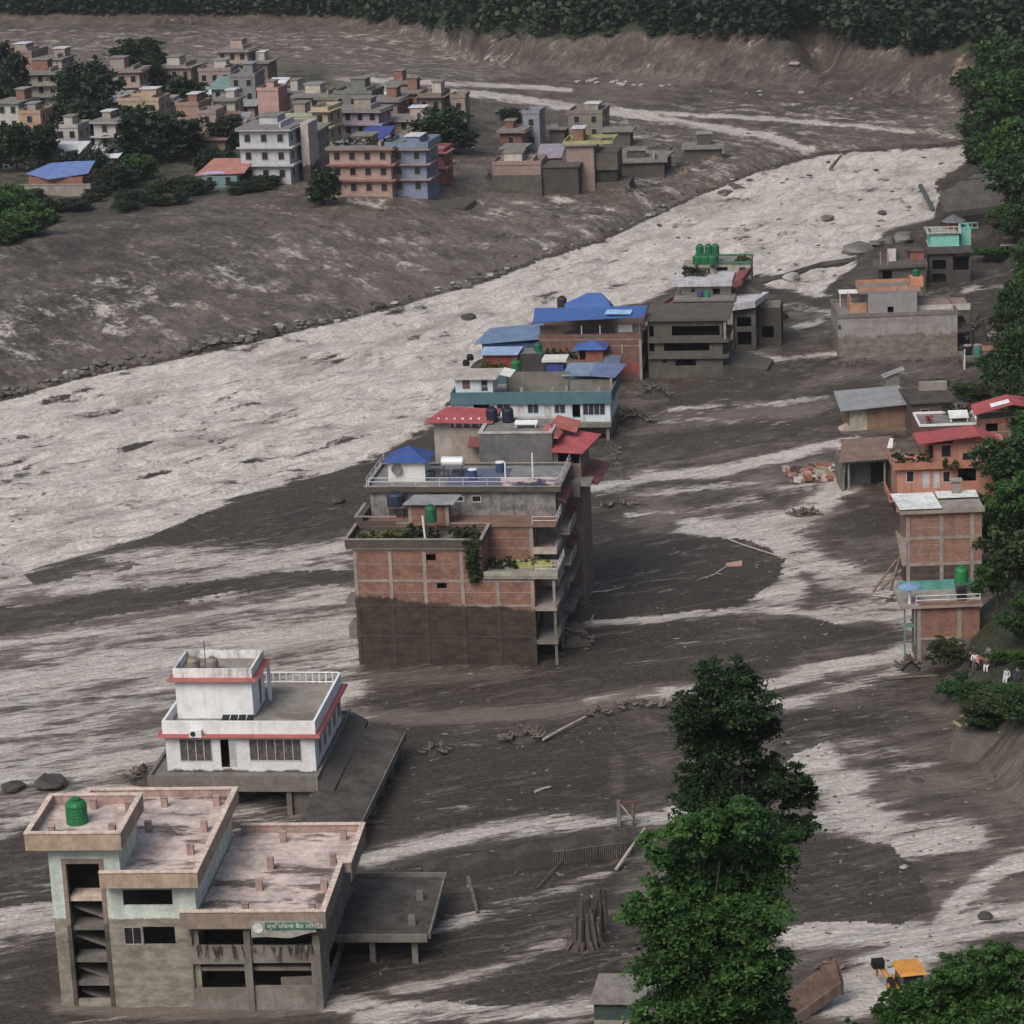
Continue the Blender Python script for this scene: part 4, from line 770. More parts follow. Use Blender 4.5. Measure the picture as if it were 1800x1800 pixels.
# beige house with the open red shed
b = B('beige_house', 'beige walled house with an open red-roofed shed on top, left of the dark grey wall', 'house', (A0.o.x, A0.o.y, 0), -8.8); b.o = b.W(0, 21); b.root.location = b.o
x0 = b.F(768, 770)[0]; x1 = b.F(862, 770)[0]; zr = b.F(810, 752)[1]; BG = MM('beige_render', (.3, .255, .22), streak=.25)
b.shell(x0+1.4, x1, 0, 7, -1, zr, BG); b.shell(x0-.3, x0+1.4, .3, 6, -1, zr+.35, MM('pale_beige', (.36, .33, .3), streak=.3))
b.part('stair_slope', MM('sandy_ramp', (.26, .23, .2)), MB().hexa([(x0-.2, -2.6, -1), (x1-.4, -2.6, -1), (x1-.4, -.05, -1), (x0-.2, -.05, -1)], [(x0, -2.6, zr-3.0), (x1-.4, -2.6, zr-5.4), (x1-.4, -.05, zr-5.4), (x0, -.05, zr-3.0)]))
z2 = b.F(810, 738, 0)[1]
for i in range(7):
    for y in (.3, 3.5): b.part('post', WH if y < 1 else CONF, MB().box(x0+.1+i*(x1-x0-.5)/6, x0+.3+i*(x1-x0-.5)/6, y, y+.2, zr, z2+.1))
b.part('low_wall', CONF, MB().ring(x0, x1, .5, 4, zr, zr+.5, .15))
b.part('red_roof', RR, MB().sheet([(x0-1.1, -.8, z2), (x1+.4, -.8, z2-.15), (x1+.6, 4.0, z2+.1), (x0+.4, 4.0, z2+.35)], .1))
b.part('small_red_roof', RT, MB().sheet([(x1-2.1, -1.2, zr-1.6), (x1+.1, -1.2, zr-1.6), (x1+.1, -.05, zr-.9), (x1-2.1, -.05, zr-.9)], .1))
# --- teal banded house
b = B('teal_banded_house', 'pale house with a teal fascia and a row of doors and windows', 'house', (1050, 776), -8.8, -.2); T0 = b
x0 = b.F(799, 720)[0]; x1 = b.F(1073, 725)[0]; zf = b.F(940, 742)[1]; zt = b.F(940, 708)[1]; zp = b.F(940, 688)[1]; SK = MM('pale_blue_render', (.5, .58, .62), streak=.3, scol=(.3, .28, .27), var=.12)
def RD(px0, py0, px1, py1, k): return b.R(px0, py0, px1, py1, k)
ops = [RD(816, 703, 829, 720, 'd'), RD(832, 703, 860, 722, 'o'), RD(873, 709, 897, 724, 'w'), RD(910, 710, 921, 733, 'd'), RD(927, 710, 947, 727, 'w'), RD(957, 711, 969, 734, 'd'), RD(974, 711, 994, 727, 'w'), RD(1006, 711, 1020, 735, 'o'), RD(1024, 707, 1064, 730, 'w')]
ops = [(a, c, max(d, zf+.05), min(e_, zt-.02), k) for a, c, d, e_, k in ops]
b.shell(x0, x1, 0, 9, zf, zt, SK, ops, [(2, 3, zf+1, zf+2, 'w'), (5, 6, zf+1, zf+2, 'w')], fm=MM('white_frame', (.45, .45, .46)), gm=MM('navy_glass', (.03, .04, .07), rough=.3))
b.part('teal_fascia', MM('teal_paint', (.065, .15, .19), streak=.2, var=.12), MB().ring(x0-.35, x1+.25, -.45, 9.3, zt-.05, zp, .2)); b.part('roof', MM('grey_roof', (.22, .21, .2), stain=(.12, .11, .1), streak=.2), MB().box(x0-.1, x1, -.2, 9, zt, zt+.2))
b.part('floor_slab', MUDC, MB().box(x0-.1, x1+.15, -1.0, 9, zf-.45, zf-.02)); railing(b, x0+6, -.9, x1-3, -.9, zf, .8, 1.2, MM('teal_rail', (.2, .35, .36)))
for x in (x1-.5, x1-5.3, x1-10.5, x0+2): b.part('pillar', MUDC, MB().box(x, x+.4, -.6, -.2, -1.2, zf-.45))
b.part('cellar_wall', MUDC, MB().box(x0, x1, 3, 3.2, -1.2, zf-.45).box(x1-.25, x1-.05, 3.2, 8.8, -1.2, zf-.45))
ux1 = b.F(866, 670, .8)[0]; uz = b.F(830, 665, .8)[1]
b.shell(x0+.1, ux1, .8, 5, zp-.3, uz, SK, [b.R(813, 668, 826, 684, 'd', .8), b.R(846, 667, 857, 688, 'o', .8)]); b.part('tin_roof', MM('rusty_pale_tin', (.42, .39, .35), corr=2.2, streak=.4, scol=(.2, .14, .1)), MB().sheet([(x0-.1, .2, uz), (ux1+.5, .2, uz), (ux1+1.0, 4.2, uz+.45), (x0+.4, 4.2, uz+.45)], .08)); b.part('loose_panel', CRW, MB().sheet([(ux1+.9, .6, uz+.5), (ux1+2.2, .6, uz+.2), (ux1+2.6, 2.6, uz+.6), (ux1+1.2, 2.6, uz+.9)], .06))
b.part('roof_wall', MUDC, MB().box(ux1+1, x1-5.4, 5, 5.2, zt+.2, zt+2.6).box(x1-5.6, x1-.3, 5, 5.2, zt+.2, zt+1.6))
for x in (ux1+3.2, ux1+7, x1-5.5, x1-1.6): b.part('column_stub', CONF, MB().box(x, x+.35, 1.2, 1.5, zt+.2, zt+1.6))
BLP = MM('pale_blue_panel', (.19, .28, .39), rough=.5, corr=2, streak=.1); BLV = MM('violet_blue_panel', (.13, .18, .36), rough=.5, corr=2, streak=.1)
zz = zt+2.2; b.part('blue_panel_roof', BLP, MB().sheet([(x1-6.3, 4.6, zz), (x1-3.0, 4.6, zz), (x1-2.6, 9, zz+.6), (x1-5.9, 9, zz+.6)], .08)); b.part('blue_panel_roof', BLV, MB().sheet([(x1-2.98, 4.6, zz), (x1+.2, 4.6, zz-.25), (x1+1.2, 9, zz+.4), (x1-2.58, 9, zz+.6)], .08)); b.part('panel_support', MM('pink_render', (.3, .2, .18)), MB().box(x1-.5, x1-.2, 4.7, 8.8, zt, zz-.3))
bx = B('blue_cabin', 'small cobalt blue cabin with a pale flat roof on the teal banded house', 'cabin', b.W(*b.P(961, 664, zt+.2), zt+.2)[:], -8.8)
w_, _z = bx.F(991, 650); h2 = bx.F(975, 636)[1]; bx.shell(0, w_, 0, 2.4, 0, h2, MM('cobalt', (.035, .06, .24), var=.15), roof=False); bx.part('roof', CRW, MB().box(-.5, w_+.4, -.3, 2.6, h2, h2+.35))
tank(b.W(*b.P(908, 668, zt+.2), zt+1.2), 0, 1.25, 1.6, (.012, .15, .05), 'green tank on the roof of the teal banded house, left of the blue cabin', stand=1.0)
bk = empty('black_tank', b.W(x0+.9, 4.6, uz+.7)); tag(bk, 'two black drums stacked on the left roof corner of the teal banded house', 'tank'); MB().lathe([(.4, 0), (.45, .4), (.3, .7)]).build('drum', MM('black_plastic', (.012, .012, .014)), bk); MB().lathe([(.4, 0), (.45, .4), (.3, .7)], c=(.5, 1.2, .4)).build('drum', MM('black_plastic', (.012, .012, .014)), bk)
# --- blue roofed hotel
b = B('blue_roofed_building', 'long red brick building under a wide bright blue roof', 'building', (1129, 668), -8.8, 0); Z0 = b
x0 = b.F(948, 600, 0)[0]; x1 = .0; zt = b.F(1040, 570, 0)[1]; RB = MM('red_brick_dull', (.17, .085, .07), brick=True, streak=.2, scale=.6)
zm = b.F(1040, 598)[1]
b.shell(x0, x1, 0, 12, -1, zm, RB, right=[(1+i*2.3, 2+i*2.3, z, z+1.4, 'w') for i in range(5) for z in (1.2, 4.2)]); b.part('red_band', MM('red_band', (.26, .06, .045), streak=.3), MB().box(x1-5.8, x1+.02, -.04, -.003, 1.0, b.F(1100, 638)[1]))
b.part('concrete_frame', CONF, MB().box(x1-.3, x1+.05, -.09, -.045, -1, zm).box(x1-2.6, x1-2.4, -.06, -.003, 3.5, zm-.6).box(x1-6.5, x1-.3, -.03, -.003, b.F(1100, 607)[1]-.1, b.F(1100, 607)[1]))
zr = b.F(1040, 572)[1]
b.part('upper_wall', MM('brown_plaster', (.17, .12, .095), scale=.7, stain=(.09, .07, .06), stfac=.7), MB().box(x0, x0+3.2, 1.0, 1.2, zm, zr-.2).box(x1-3.4, x1, 1.0, 1.2, zm, zr-.2).box(x0, x1, 6, 6.2, zm, zr)); b.part('deck', CONC, MB().box(x0, x1, 0, 12, zm, zm+.15)); b.part('low_wall', RB, MB().box(x0, x1, .003, .18, zm+.15, zm+.8))
b.part('window', MM('white_frame', (.45, .45, .46)), MB().box(x1-3.0, x1-1.2, .94, 1.0, zm+.8, zm+1.8))
for x in (x0+5.6, x1-.15, x0+8): b.part('post', WH if x < x1-1 else CONF, MB().box(x-.1, x, .2, .32, zm+.15, zr))
zL, zRr = b.F(944, 566, -1)[1], b.F(1137, 556, -1)[1]; BB = MM('bright_blue_tin', (.045, .13, .4), rough=.45, corr=2, streak=.1, var=.1)
b.part('blue_roof', BB, MB().sheet([(x0-.6, -1, zL), (x1+.5, -1, zRr), (x1+.7, 3.4, zRr+.5), (x0-.9, 3.4, zL+.9)], .1)); b.part('pale_roof_patch', MM('pale_sheet', (.25, .42, .65), rough=.5), MB().sheet([(x1-4.6, -.6, zRr+.28), (x1-1.2, -.6, zRr+.22), (x1-1.1, .9, zRr+.5), (x1-4.4, .9, zRr+.55)], .03))
g = MB(); gx = b.F(1040, 548, 4)[0]; g.hexa([(gx-3.6, 3.0, zRr-.2), (gx+2.6, 3.0, zRr-.2), (gx+2.6, 7, zRr-.2), (gx-3.6, 7, zRr-.2)], [(gx-3.4, 3.5, zRr+.9), (gx+2.4, 3.5, zRr+.9), (gx+1.2, 5.2, zRr+1.9), (gx-.6, 5.2, zRr+1.9)]); b.part('dormer_roof', BB, g)
tank(b.W(b.F(988, 540, 5)[0], 5, zL+.6), 0, 1.3, 1.5, (.035, .03, .03), 'black tank standing behind the wide blue roof')
# left wing
lw = B('blue_lean_to', 'lean-to with a faded blue sloping roof, left of the wide blue roof', 'shed', b.W(0, 1.2)[:2]+(0,) if False else (b.W(0, 1.5).x, b.W(0, 1.5).y, 0), -8.8)
lx0 = lw.F(847, 600)[0]; lx1 = lw.F(948, 600)[0]; lz0 = lw.F(847, 603)[1]; lz1 = lw.F(947, 595)[1]
lw.shell(lx0, lx1, 0, 8, -1, lz0-.1, MM('royal_blue_wall', (.05, .1, .27), streak=.2)); lw.part('blue_roof', MM('faded_blue_tin', (.14, .23, .38), rough=.5, corr=2, streak=.2), MB().sheet([(lx0-1.0, -.6, lz0), (lx1+.1, -.6, lz1+.1), (lx1+.1, 5, lz1+1.0), (lx0+.3, 5, lz0+.9)], .1))
# huts between
hh_ = B('red_hut', 'little red-walled hut under a light blue tin roof, left of the green tanks', 'hut', (b.W(0, -4).x, b.W(0, -4).y, 0), -8.8)
a0, _ = hh_.F(849, 630); a1, _ = hh_.F(910, 630); az = hh_.F(880, 622)[1]; hh_.shell(a0, a1, 0, 3.6, -1, az, MM('dark_red_wall', (.24, .04, .035), streak=.2)); hh_.part('light_blue_roof', MM('light_blue_tin', (.28, .42, .66), rough=.5, corr=2), MB().sheet([(a0-.3, -.5, az), (a1+.1, -.5, az), (a1+.4, 2.8, az+.35), (a0-.3, 2.8, az+.35)], .08))
garden(hh_, a0, a0+3, -.7, az-2.2, 4, 'yellow green bush in front of the little red-walled hut', 'garden', 1.4, 11)
bh = B('blue_capped_brick_hut', 'small brick hut with a blue hipped roof in front of the wide blue-roofed building', 'hut', (b.W(0, -3).x, b.W(0, -3).y, 0), -8.8)
a0, _ = bh.F(1016, 630); a1, _ = bh.F(1060, 630); az = bh.F(1036, 613)[1]; zb = bh.F(1036, 634)[1]; bh.shell(a0, a1, 0, 2.6, zb, az, MM('orange_brick', (.27, .1, .06), brick=True), [(a0+.2, a0+1, zb+.1, az-.2, 'o')]); bh.part('hip_roof', BB, MB().add([(a0-.6, -.6, az-.05), (a1+.5, -.6, az-.05), (a1+.5, 3.2, az-.05), (a0-.6, 3.2, az-.05), ((a0+a1)/2+.1, 1.3, az+.9)], [(0, 1, 4), (1, 2, 4), (2, 3, 4), (3, 0, 4), (0, 3, 2, 1)]))
bh.part('plinth', MM('brown_plaster', (.17, .12, .095)), MB().box(a0-5.3, a1+.3, -.2, 2.8, -1, zb-.03)); bh.part('small_blue_awning', MM('slate_blue', (.1, .13, .2)), MB().sheet([(a1+.1, -1.2, zb+.0), (a1+2.1, -1.2, zb-.2), (a1+2.3, 1, zb+.5), (a1+.2, 1, zb+.6)], .08)); garden(bh, a0-5, a0-.4, 1, zb, 6, 'overgrown green shrubs on the terrace left of the blue-capped brick hut', 'olive', 1.3, 12)
for k, (px, py, d_) in enumerate([(950, 626, 1.3), (945, 612, 1.1)]): tank(bh.W(bh.F(px, py, .3+k)[0], .3+k*1.2, bh.F(px, py+9, .3+k)[1]), 0, d_, 1.4, (.01, .12, .07), ['lower', 'upper'][k]+' green tank between the red hut and the overgrown terrace', 'green tanks by the overgrown terrace')
tk = MM('dark_shed', (.05, .045, .045)); o = B('dark_shed', 'dark cluttered shed below the green tanks and the light blue tin roof', 'shed', (b.W(0, -3.6).x, b.W(0, -3.6).y, 0), -8.8); a0 = o.F(912, 640)[0]; a1 = o.F(958, 640)[0]; o.shell(a0, a1, 0, 4, -1, o.F(930, 622)[1], tk)
# --- ruined grey house behind and the one with green tanks
RU = MM('ruined_render', (.1, .088, .076), scale=.8, streak=.5, stain=(.08, .07, .062), stfac=.7)
b = B('ruined_grey_house', 'mud-grey ruined house with gaping open floors, right of the wide blue roof', 'house', (1150, 668), -8.8, -.3)
x0 = b.F(1139, 600)[0]; x1 = b.F(1270, 600)[0]; zt = b.F(1200, 563)[1]; ops = [b.R(1181, 573, 1265, 590, 'o'), b.R(1167, 603, 1247, 617, 'o'), b.R(1187, 632, 1223, 643, 'o'), b.R(1141, 573, 1149, 592, 'o'), b.R(1141, 600, 1150, 618, 'o'), b.R(1165, 630, 1171, 638, 'o')]
b.shell(x0, x1, 0, 9, -1.5, zt, RU, ops, [(1, 4, z, z+1.7, 'o') for z in (1, 4)]+[(5, 8, z, z+1.7, 'o') for z in (1, 4)]); b.part('roof', RU, MB().box(x0-.4, x1+.9, -.6, 9.4, zt, zt+.3))
for z in (b.F(1200, 600)[1], b.F(1200, 628)[1]): b.part('floor_slab', RU, MB().box(x0, x1+.8, -.5, 8.7, z-.1, z+.25))
b.part('pillar', CONF, MB().box(x1+.2, x1+.5, -.3, 0, zt-2.6, zt)); b.part('broken_floor', RU, MB().hexa([(x1, 0, -1.5), (x1+5.5, 3, -1.5), (x1+6, 8, -1.5), (x1, 9, -1.5)], [(x1, 0, 1.8), (x1+5.5, 3, .6), (x1+6, 8, .8), (x1, 9, 2.3)]))
b = B('green_tank_house', 'terraced pale house topped by clustered green tanks, mired in debris', 'house', (1195, 628), -8.8, 0)
x0 = b.F(1188, 545, 3)[0]; x1 = b.F(1288, 545, 3)[0]; z1 = b.F(1240, 513, 3)[1]; z0_ = b.F(1240, 525, 3)[1]
b.shell(x0, x1, 3, 13, -1, z0_-.3, MM('grey_taupe', (.24, .21, .19), streak=.3), [b.R(1252, 508, 1265, 519, 'w', 3) if False else b.R(1253, 532, 1262, 543, 'w', 3)]); b.part('deck', CONC, MB().box(x0-.3, x1+.3, 2.6, 13.2, z0_-.3, z0_))
u0 = b.F(1198, 515, 6)[0]; u1 = b.F(1285, 515, 6)[0]; uz0 = z0_; uz1 = b.F(1240, 500, 6)[1]
b.shell(u0, u1, 6, 13, uz0, uz1, MM('pinkish_render', (.4, .35, .32), streak=.4), [b.R(1253, 507, 1266, 519, 'o', 6), b.R(1215, 506, 1222, 514, 'w', 6)]); b.part('white_canopy', MM('pale_lilac', (.44, .44, .48), streak=.3), MB().box(u0-1, u1+.3, 4.6, 13.2, uz1, uz1+.75)); b.part('red_corner', RT, MB().hexa([(u1+.3, 4.8, uz1-.3), (u1+1.6, 5, uz1+.1), (u1+2.6, 9, uz1+.8), (u1+.8, 9, uz1)], [(u1+.3, 4.8, uz1+.4), (u1+1.6, 5, uz1+.9), (u1+2.6, 9, uz1+1.7), (u1+.8, 9, uz1+1.2)]))
v0 = b.F(1202, 485, 9)[0]; v1 = b.F(1245, 485, 9)[0]; vz = b.F(1225, 471, 9)[1]; v2 = b.F(1300, 485, 9)[0]; v3z = b.F(1280, 463, 11)[1]
b.shell(v0, v1, 9, 13.5, uz1+.7, vz, MM('olive_render', (.17, .16, .13), streak=.4), [(v0+.6, v0+1.8, uz1+1, uz1+1.9, 'o')]); b.part('coping', CONF, MB().box(v0-.2, v1+.2, 8.8, 13.6, vz, vz+.25))
b.shell(v1+.3, v2+1.4, 11, 16, uz1-1, v3z, MM('cream_render', (.34, .31, .26), streak=.4), [(v1+1, v1+2.5, v3z-1.3, v3z-.5, 'o'), (v1+4, v1+5, v3z-1.3, v3z-.5, 'w')], [(1+11, 2.5+11, v3z-2, v3z-.8, 'o')]); b.part('green_rail', MM('green_paint', (.05, .16, .1)), MB().ring(v1+.2, v2+1.5, 10.8, 16.2, v3z, v3z+.3, .2)); b.part('stair', CONF, MB().hexa([(v1+.2, 9, uz1+.7), (v1+1.2, 9, uz1+.7), (v1+1.2, 10.8, uz1+.7), (v1+.2, 10.8, uz1+.7)], [(v1+.2, 9, vz), (v1+1.2, 9, uz1+.8), (v1+1.2, 10.8, uz1+.8), (v1+.2, 10.8, vz)]))
b.part('curved_balcony', MM('pale_lilac', (.44, .44, .48), streak=.3), MB().hexa([(x1-.2, 2, z0_-1.5), (x1+3, 3, z0_-1.3), (x1+4.5, 8, z0_-1), (x1, 8, z0_-1)], [(x1-.2, 2, z0_-.6), (x1+3, 3, z0_-.4), (x1+4.6, 8, z0_-.2), (x1, 8, z0_-.2)])); b.shell(x1+.05, x1+3.0, 3.6, 12, -1, z0_-1.55, RU, [(x1+.5, x1+2.4, .8, 2.6, 'o'), (x1+.5, x1+2.4, 3.3, 4.6, 'o')], [(1+3.6, 3+3.6, .8, 2.6, 'o'), (8, 11, .8, 2.6, 'o'), (5, 7, 3.2, 4.4, 'o')]); b.shell(x1+3.1, x1+6.2, 7, 12.5, -1, z0_-2.2, MM('dark_ruin', (.06, .053, .048)), [(x1+3.6, x1+5.2, 1, 2.6, 'o')])
b.part('side_tower', RU, MB().hexa([(x1+.5, 7, z0_-.2), (x1+3.6, 7, z0_-.2), (x1+4, 12, z0_-.2), (x1+.5, 12, z0_-.2)], [(x1+.5, 7.5, uz1+.2), (x1+1.6, 7.5, uz1-.3), (x1+2, 12, uz1-.3), (x1+.5, 12, uz1+.2)]))
gk = [(1227, 462, 1.5), (1240, 462, 1.6), (1252, 461, 1.5), (1230, 452, 1.1), (1245, 447, 1.1), (1257, 448, 1.1)]
gl = ['front left', 'front middle', 'front right', 'back left', 'back middle', 'back right']
for (px, py, d_), l_ in zip(gk, gl): xx = b.F(px, py, 10.5 if l_[0] == 'f' else 12)[0]; tank(b.W(xx, 10.5 if l_[0] == 'f' else 12.5, vz+.25 if l_[0] == 'f' else vz+1.3), 0, d_, 1.3, (.012, .14, .05), l_+' one of the six green tanks clustered on the debris-bound terraced house', 'cluster of green tanks', stand=None if l_[0] == 'f' else 1.0)
garden(b, v0, v1-.3, 8.3, uz1+.75, 4, 'dark creeper bushes below the clustered green tanks', 'olive', 1.3, 14); garden(b, v1+3.5, v2+1.3, 11.5, v3z, 4, 'yellowing plants on the right roof edge behind the clustered green tanks', 'garden', .9, 15)
for k in range(2): o = empty('plastic_drum', b.W(b.F((1231, 1243)[k], 523, 4)[0], 4, z0_)); tag(o, ['blue', 'green'][k]+' plastic drum on the middle terrace below the green tanks', 'drum'); MB().lathe([(.35, 0), (.4, .3), (.4, .6), (.35, .85)]).build('body', MM(['navy_plastic', 'drum_green'][k], [(.03, .06, .16), (.02, .2, .12)][k]), o)
o = B('orange_shed', 'small tilted rust-orange shed at the river edge left of the green-tank house', 'shed', (b.W(0, 9).x, b.W(0, 9).y, 0), -8.8); a0 = o.F(1157, 530)[0]; a1 = o.F(1184, 530)[0]; ob = o.F(1170, 542)[1]; ot = o.F(1180, 521)[1]
o.part('body', MM('rust_orange', (.26, .07, .03), streak=.3), MB().hexa([(a0+.2, 0, ob), (a1, 0, ob+.2), (a1, 3, ob+.2), (a0+.2, 3, ob)], [(a0-.1, 0, ot-1.5), (a1, 0, ot-.1), (a1, 3, ot-.1), (a0-.1, 3, ot-1.5)])); o.part('stilt', CONC, MB().bar((a0+.6, .4, -1), (a0+.8, .4, ob), .12).bar((a1-.4, .4, -1), (a1-.4, .4, ob+.1), .12).bar((a1-.4, 2.6, -1), (a1-.4, 2.6, ob+.1), .12)); o.part('roof', DK, MB().sheet([(a0-.4, -.3, ot-1.5), (a1+.1, -.3, ot+.1), (a1+.1, 3.3, ot+.1), (a0-.4, 3.3, ot-1.5)], .1))
# ================================================================== RIGHT BANK HOUSES
OR = MM('orange_render', (.47, .215, .15), var=.15, streak=.35); ORD = MM('orange_trim', (.42, .17, .11), streak=.2)
b = B('orange_house', 'orange two-storey house with a red gabled roof and plants on its terrace', 'house', (1572, 900), -1.5, -.2)
x0 = b.F(1577, 840)[0]; x1 = b.F(1765, 840)[0]; zt = b.F(1650, 822)[1]; zb = b.F(1600, 872)[1]; xm = b.F(1612, 780)[0]
ops = [b.R(1593, 828, 1607, 848, 'w'), b.R(1621, 828, 1634, 858, 'd'), b.R(1640, 828, 1652, 858, 'd'), b.R(1657, 828, 1671, 848, 'w'), b.R(1684, 824, 1716, 846, 'o')]
b.shell(x0, x1, 0, 5, -1, zt, OR, ops, fm=MM('white_frame', (.45, .45, .46))); b.part('balcony', ORD, MB().box(x0-1.0, x1-3, -1.0, -.003, zb-.35, zb-.15).box(x0-1.0, x0-.85, -1, 4, zb-.15, zb+.6)); b.part('porch', MM('maroon_wall', (.2, .07, .055), streak=.4), MB().box(x0+.3, x1-4, -.45, -.3, -.5, zb-.35))
for x in (x0-.2, x0+2.6, x0+5.4): b.part('post', ORD, MB().box(x, x+.25, -.9, -.65, -1, zb-.35))
b.part('terrace', ORD, MB().box(x0-.5, x1, -.5, 5, zt, zt+.2).box(x0-.5, x1-.0, -.5, -.35, zt+.2, zt+.75).box(x0-.5, x0-.35, -.35, 5, zt+.2, zt+.75))
ux = b.F(1630, 790, .6)[0]; u2 = b.F(1676, 790, .6)[0]; ue = b.F(1766, 790, .6)[0]; uz = b.F(1630, 781, .6)[1]; pk = b.F(1718, 762, 0)[1]; ee = b.F(1776, 785, 0)[1]
b.shell(ux, ue, .6, 4, zt+.2, uz, OR, [b.R(1655, 783, 1671, 803, 'w', .6), b.R(1692, 796, 1716, 808, 'w', .6), b.R(1719, 792, 1737, 808, 'w', .6), b.R(1626+6, 782, 1640, 806, 'o', .6)], fm=MM('dark_frame', (.08, .06, .05)), roof=False)
xk = b.F(1718, 770, .6)[0]; b.part('gable', OR, MB().hexa([(u2, .6, uz), (ue, .6, uz), (ue, .82, uz), (u2, .82, uz)], [(u2, .6, uz+.25), (ue, .6, ee+.0), (ue, .82, ee), (u2, .82, uz+.25)]).add([(u2, .6, uz+.25), (xk, .6, pk-.15), (ue, .6, ee), (u2, .82, uz+.25), (xk, .82, pk-.15), (ue, .82, ee)], [(0, 1, 2), (3, 5, 4), (0, 3, 4, 1), (1, 4, 5, 2)]))
xl = b.F(1612, 772, 0)[0]; xr_ = b.F(1778, 780, 0)[0]; zl = b.F(1612, 777, 0)[1]
b.part('red_gable_roof', RR, MB().sheet([(xl, -.7, zl), (xk, -.7, pk), (xk, 4.2, pk-.1), (xl, 4.2, zl-.1)], .14).sheet([(xk, -.7, pk), (xr_, -.7, ee-.05), (xr_, 4.2, ee-.15), (xk, 4.2, pk-.1)], .14)); b.part('window_hood', WH, MB().box(b.F(1719, 790)[0]-.1, b.F(1738, 790)[0]+.1, .1, .59, b.F(1730, 792)[1], b.F(1730, 787)[1]))
garden(b, x0-.4, x0+3.6, .4, zt+.3, 5, 'potted shrubs along the terrace edge of the orange house', 'olive', 1.5, 21); garden(b, u2-1.6, u2+.4, -.6, zt+.2, 2, 'small plants hanging over the orange parapet below the dark window', 'olive', .8, 22)
# brick houses behind
b = B('brick_house', 'brick house with a crimson roof, half hidden by the right-hand trees', 'house', (1722, 800), -1.5, .8)
x0 = b.F(1723, 750)[0]; x1 = x0+7.5; zt = b.F(1760, 736)[1]; zr = b.F(1712, 728, -.5)[1]
b.shell(x0, x1, 0, 3, -1, zt, BRC, [(x0+.6, x0+2, zt-1.5, zt-.3, 'o')]); b.part('concrete_frame', CONF, MB().box(x0+3.2, x0+3.5, -.05, -.002, -1, zt).box(x0, x0+3.2, -.04, -.002, zt-1.6, zt-1.45).box(x0+3.5, x1, -.04, -.002, zt-1.6, zt-1.45))
xr_ = x0+3.5; b.part('crimson_roof', RR, MB().sheet([(x0-.8, -.8, zr), (xr_, -.8, zr+1.1), (xr_, 3.4, zr+1.2), (x0-.6, 3.4, zr+.2)], .12).sheet([(xr_, -.8, zr+1.1), (x1+1, -.8, zr+.2), (x1+1, 3.4, zr+.3), (xr_, 3.4, zr+1.2)], .12)); b.part('roof_patch', WH, MB().sheet([(x0+1.2, -.2, zr+.66), (xr_-.2, -.2, zr+1.16), (xr_-.2, 1, zr+1.24), (x0+1.2, 1, zr+.76)], .03)); b.part('maroon_band', MM('maroon_wall', (.2, .07, .055), streak=.4), MB().box(x0, x1, -.03, -.001, zt-.5, zt))
b = B('brick_terrace_house', 'low brick house with a white-edged terrace between the tin shed and crimson roof', 'house', (1622, 790), -1.5, .3)
x0 = b.F(1617, 755)[0]; x1 = b.F(1722, 755)[0]; zt = b.F(1670, 748)[1]; b.shell(x0, x1, 0, 6, -1, zt, MM('red_brick_dull', (.17, .085, .07)), [(x0+1, x0+2, zt-1.6, zt-.4, 'o')]); b.part('white_edge', WH, MB().ring(x0-.1, x1, -.1, 6, zt, zt+.25, .2)); b.part('glass_skylight', MM('pale_panel', (.6, .66, .62)), MB().sheet([(x0+3.6, 1.5, zt+.5), (x1-1, 1.5, zt+.5), (x1-1, 3.2, zt+1.0), (x0+3.6, 3.2, zt+1.0)], .05).box(x0+3.7, x0+3.9, 1.6, 1.8, zt, zt+.45).box(x1-1.2, x1-1.1, 1.6, 1.8, zt, zt+.45))
garden(b, x0+3.4, x1-.6, 4.5, zt, 4, 'dark shrubs behind the white-edged brick terrace', 'olive', 1.4, 23)
o = empty('flower_pots', b.W(x0+1.2, 1, zt+.02)); tag(o, 'red flowers in a pot on the white-edged brick terrace', 'flower pot'); MB().lathe([(.2, 0), (.32, .45)]).build('pot', MM('clay', (.25, .09, .05)), o); V, Q = leaves([(0, 0, .8, .6, .5, .4)], 20, 20, .16, seed=3); obj('flowers', np_mesh('flowers', V, Q, [MM('red_petals', (.4, .04, .05))]), o)
# tin roofed brick shed
b = B('tin_roofed_shed', 'brick shed with a half plastered front under a grey tin roof at the mud edge', 'shed', (1494, 758), 2, -.1)
x0 = b.F(1493, 735)[0]; x1 = b.F(1596, 735)[0]; zt = b.F(1545, 714)[1]; xp = b.F(1524, 735)[0]
b.shell(x0, x1, 0, 6, -1.5, zt, MM('orange_brown_brick', (.22, .135, .09), brick=True, streak=.2)); b.part('plaster', MM('cream_plaster', (.34, .31, .26), streak=.25), MB().box(x0, xp, -.05, -.003, -.6, zt)); b.part('tin_roof', TIN, MB().sheet([(x0-1.2, -1, zt-.1), (x1+.1, -1, zt+.35), (x1+.1, 6.3, zt+.9), (x0-.9, 6.3, zt+.6)], .08)); b.part('tin_hood', TIN, MB().sheet([(x1-1.9, 6, zt+2.0), (x1+.7, 6, zt+2.9), (x1+.7, 7.4, zt+3.0), (x1-1.9, 7.4, zt+2.1)], .08)); b.part('back_wall', MUDC, MB().box(x1-1.6, x1+.1, 6.3, 6.5, zt-1, zt+2.3)); b.part('ledge', MM('rusty_white', (.4, .33, .29), streak=.5), MB().hexa([(x0-1.1, 0, -.7), (x0-.03, 0, -.7), (x0-.03, 2, -.7), (x0-1.1, 2, -.7)], [(x0-1.1, 0, .1), (x0-.03, 0, .6), (x0-.03, 2, .6), (x0-1.1, 2, .1)]))
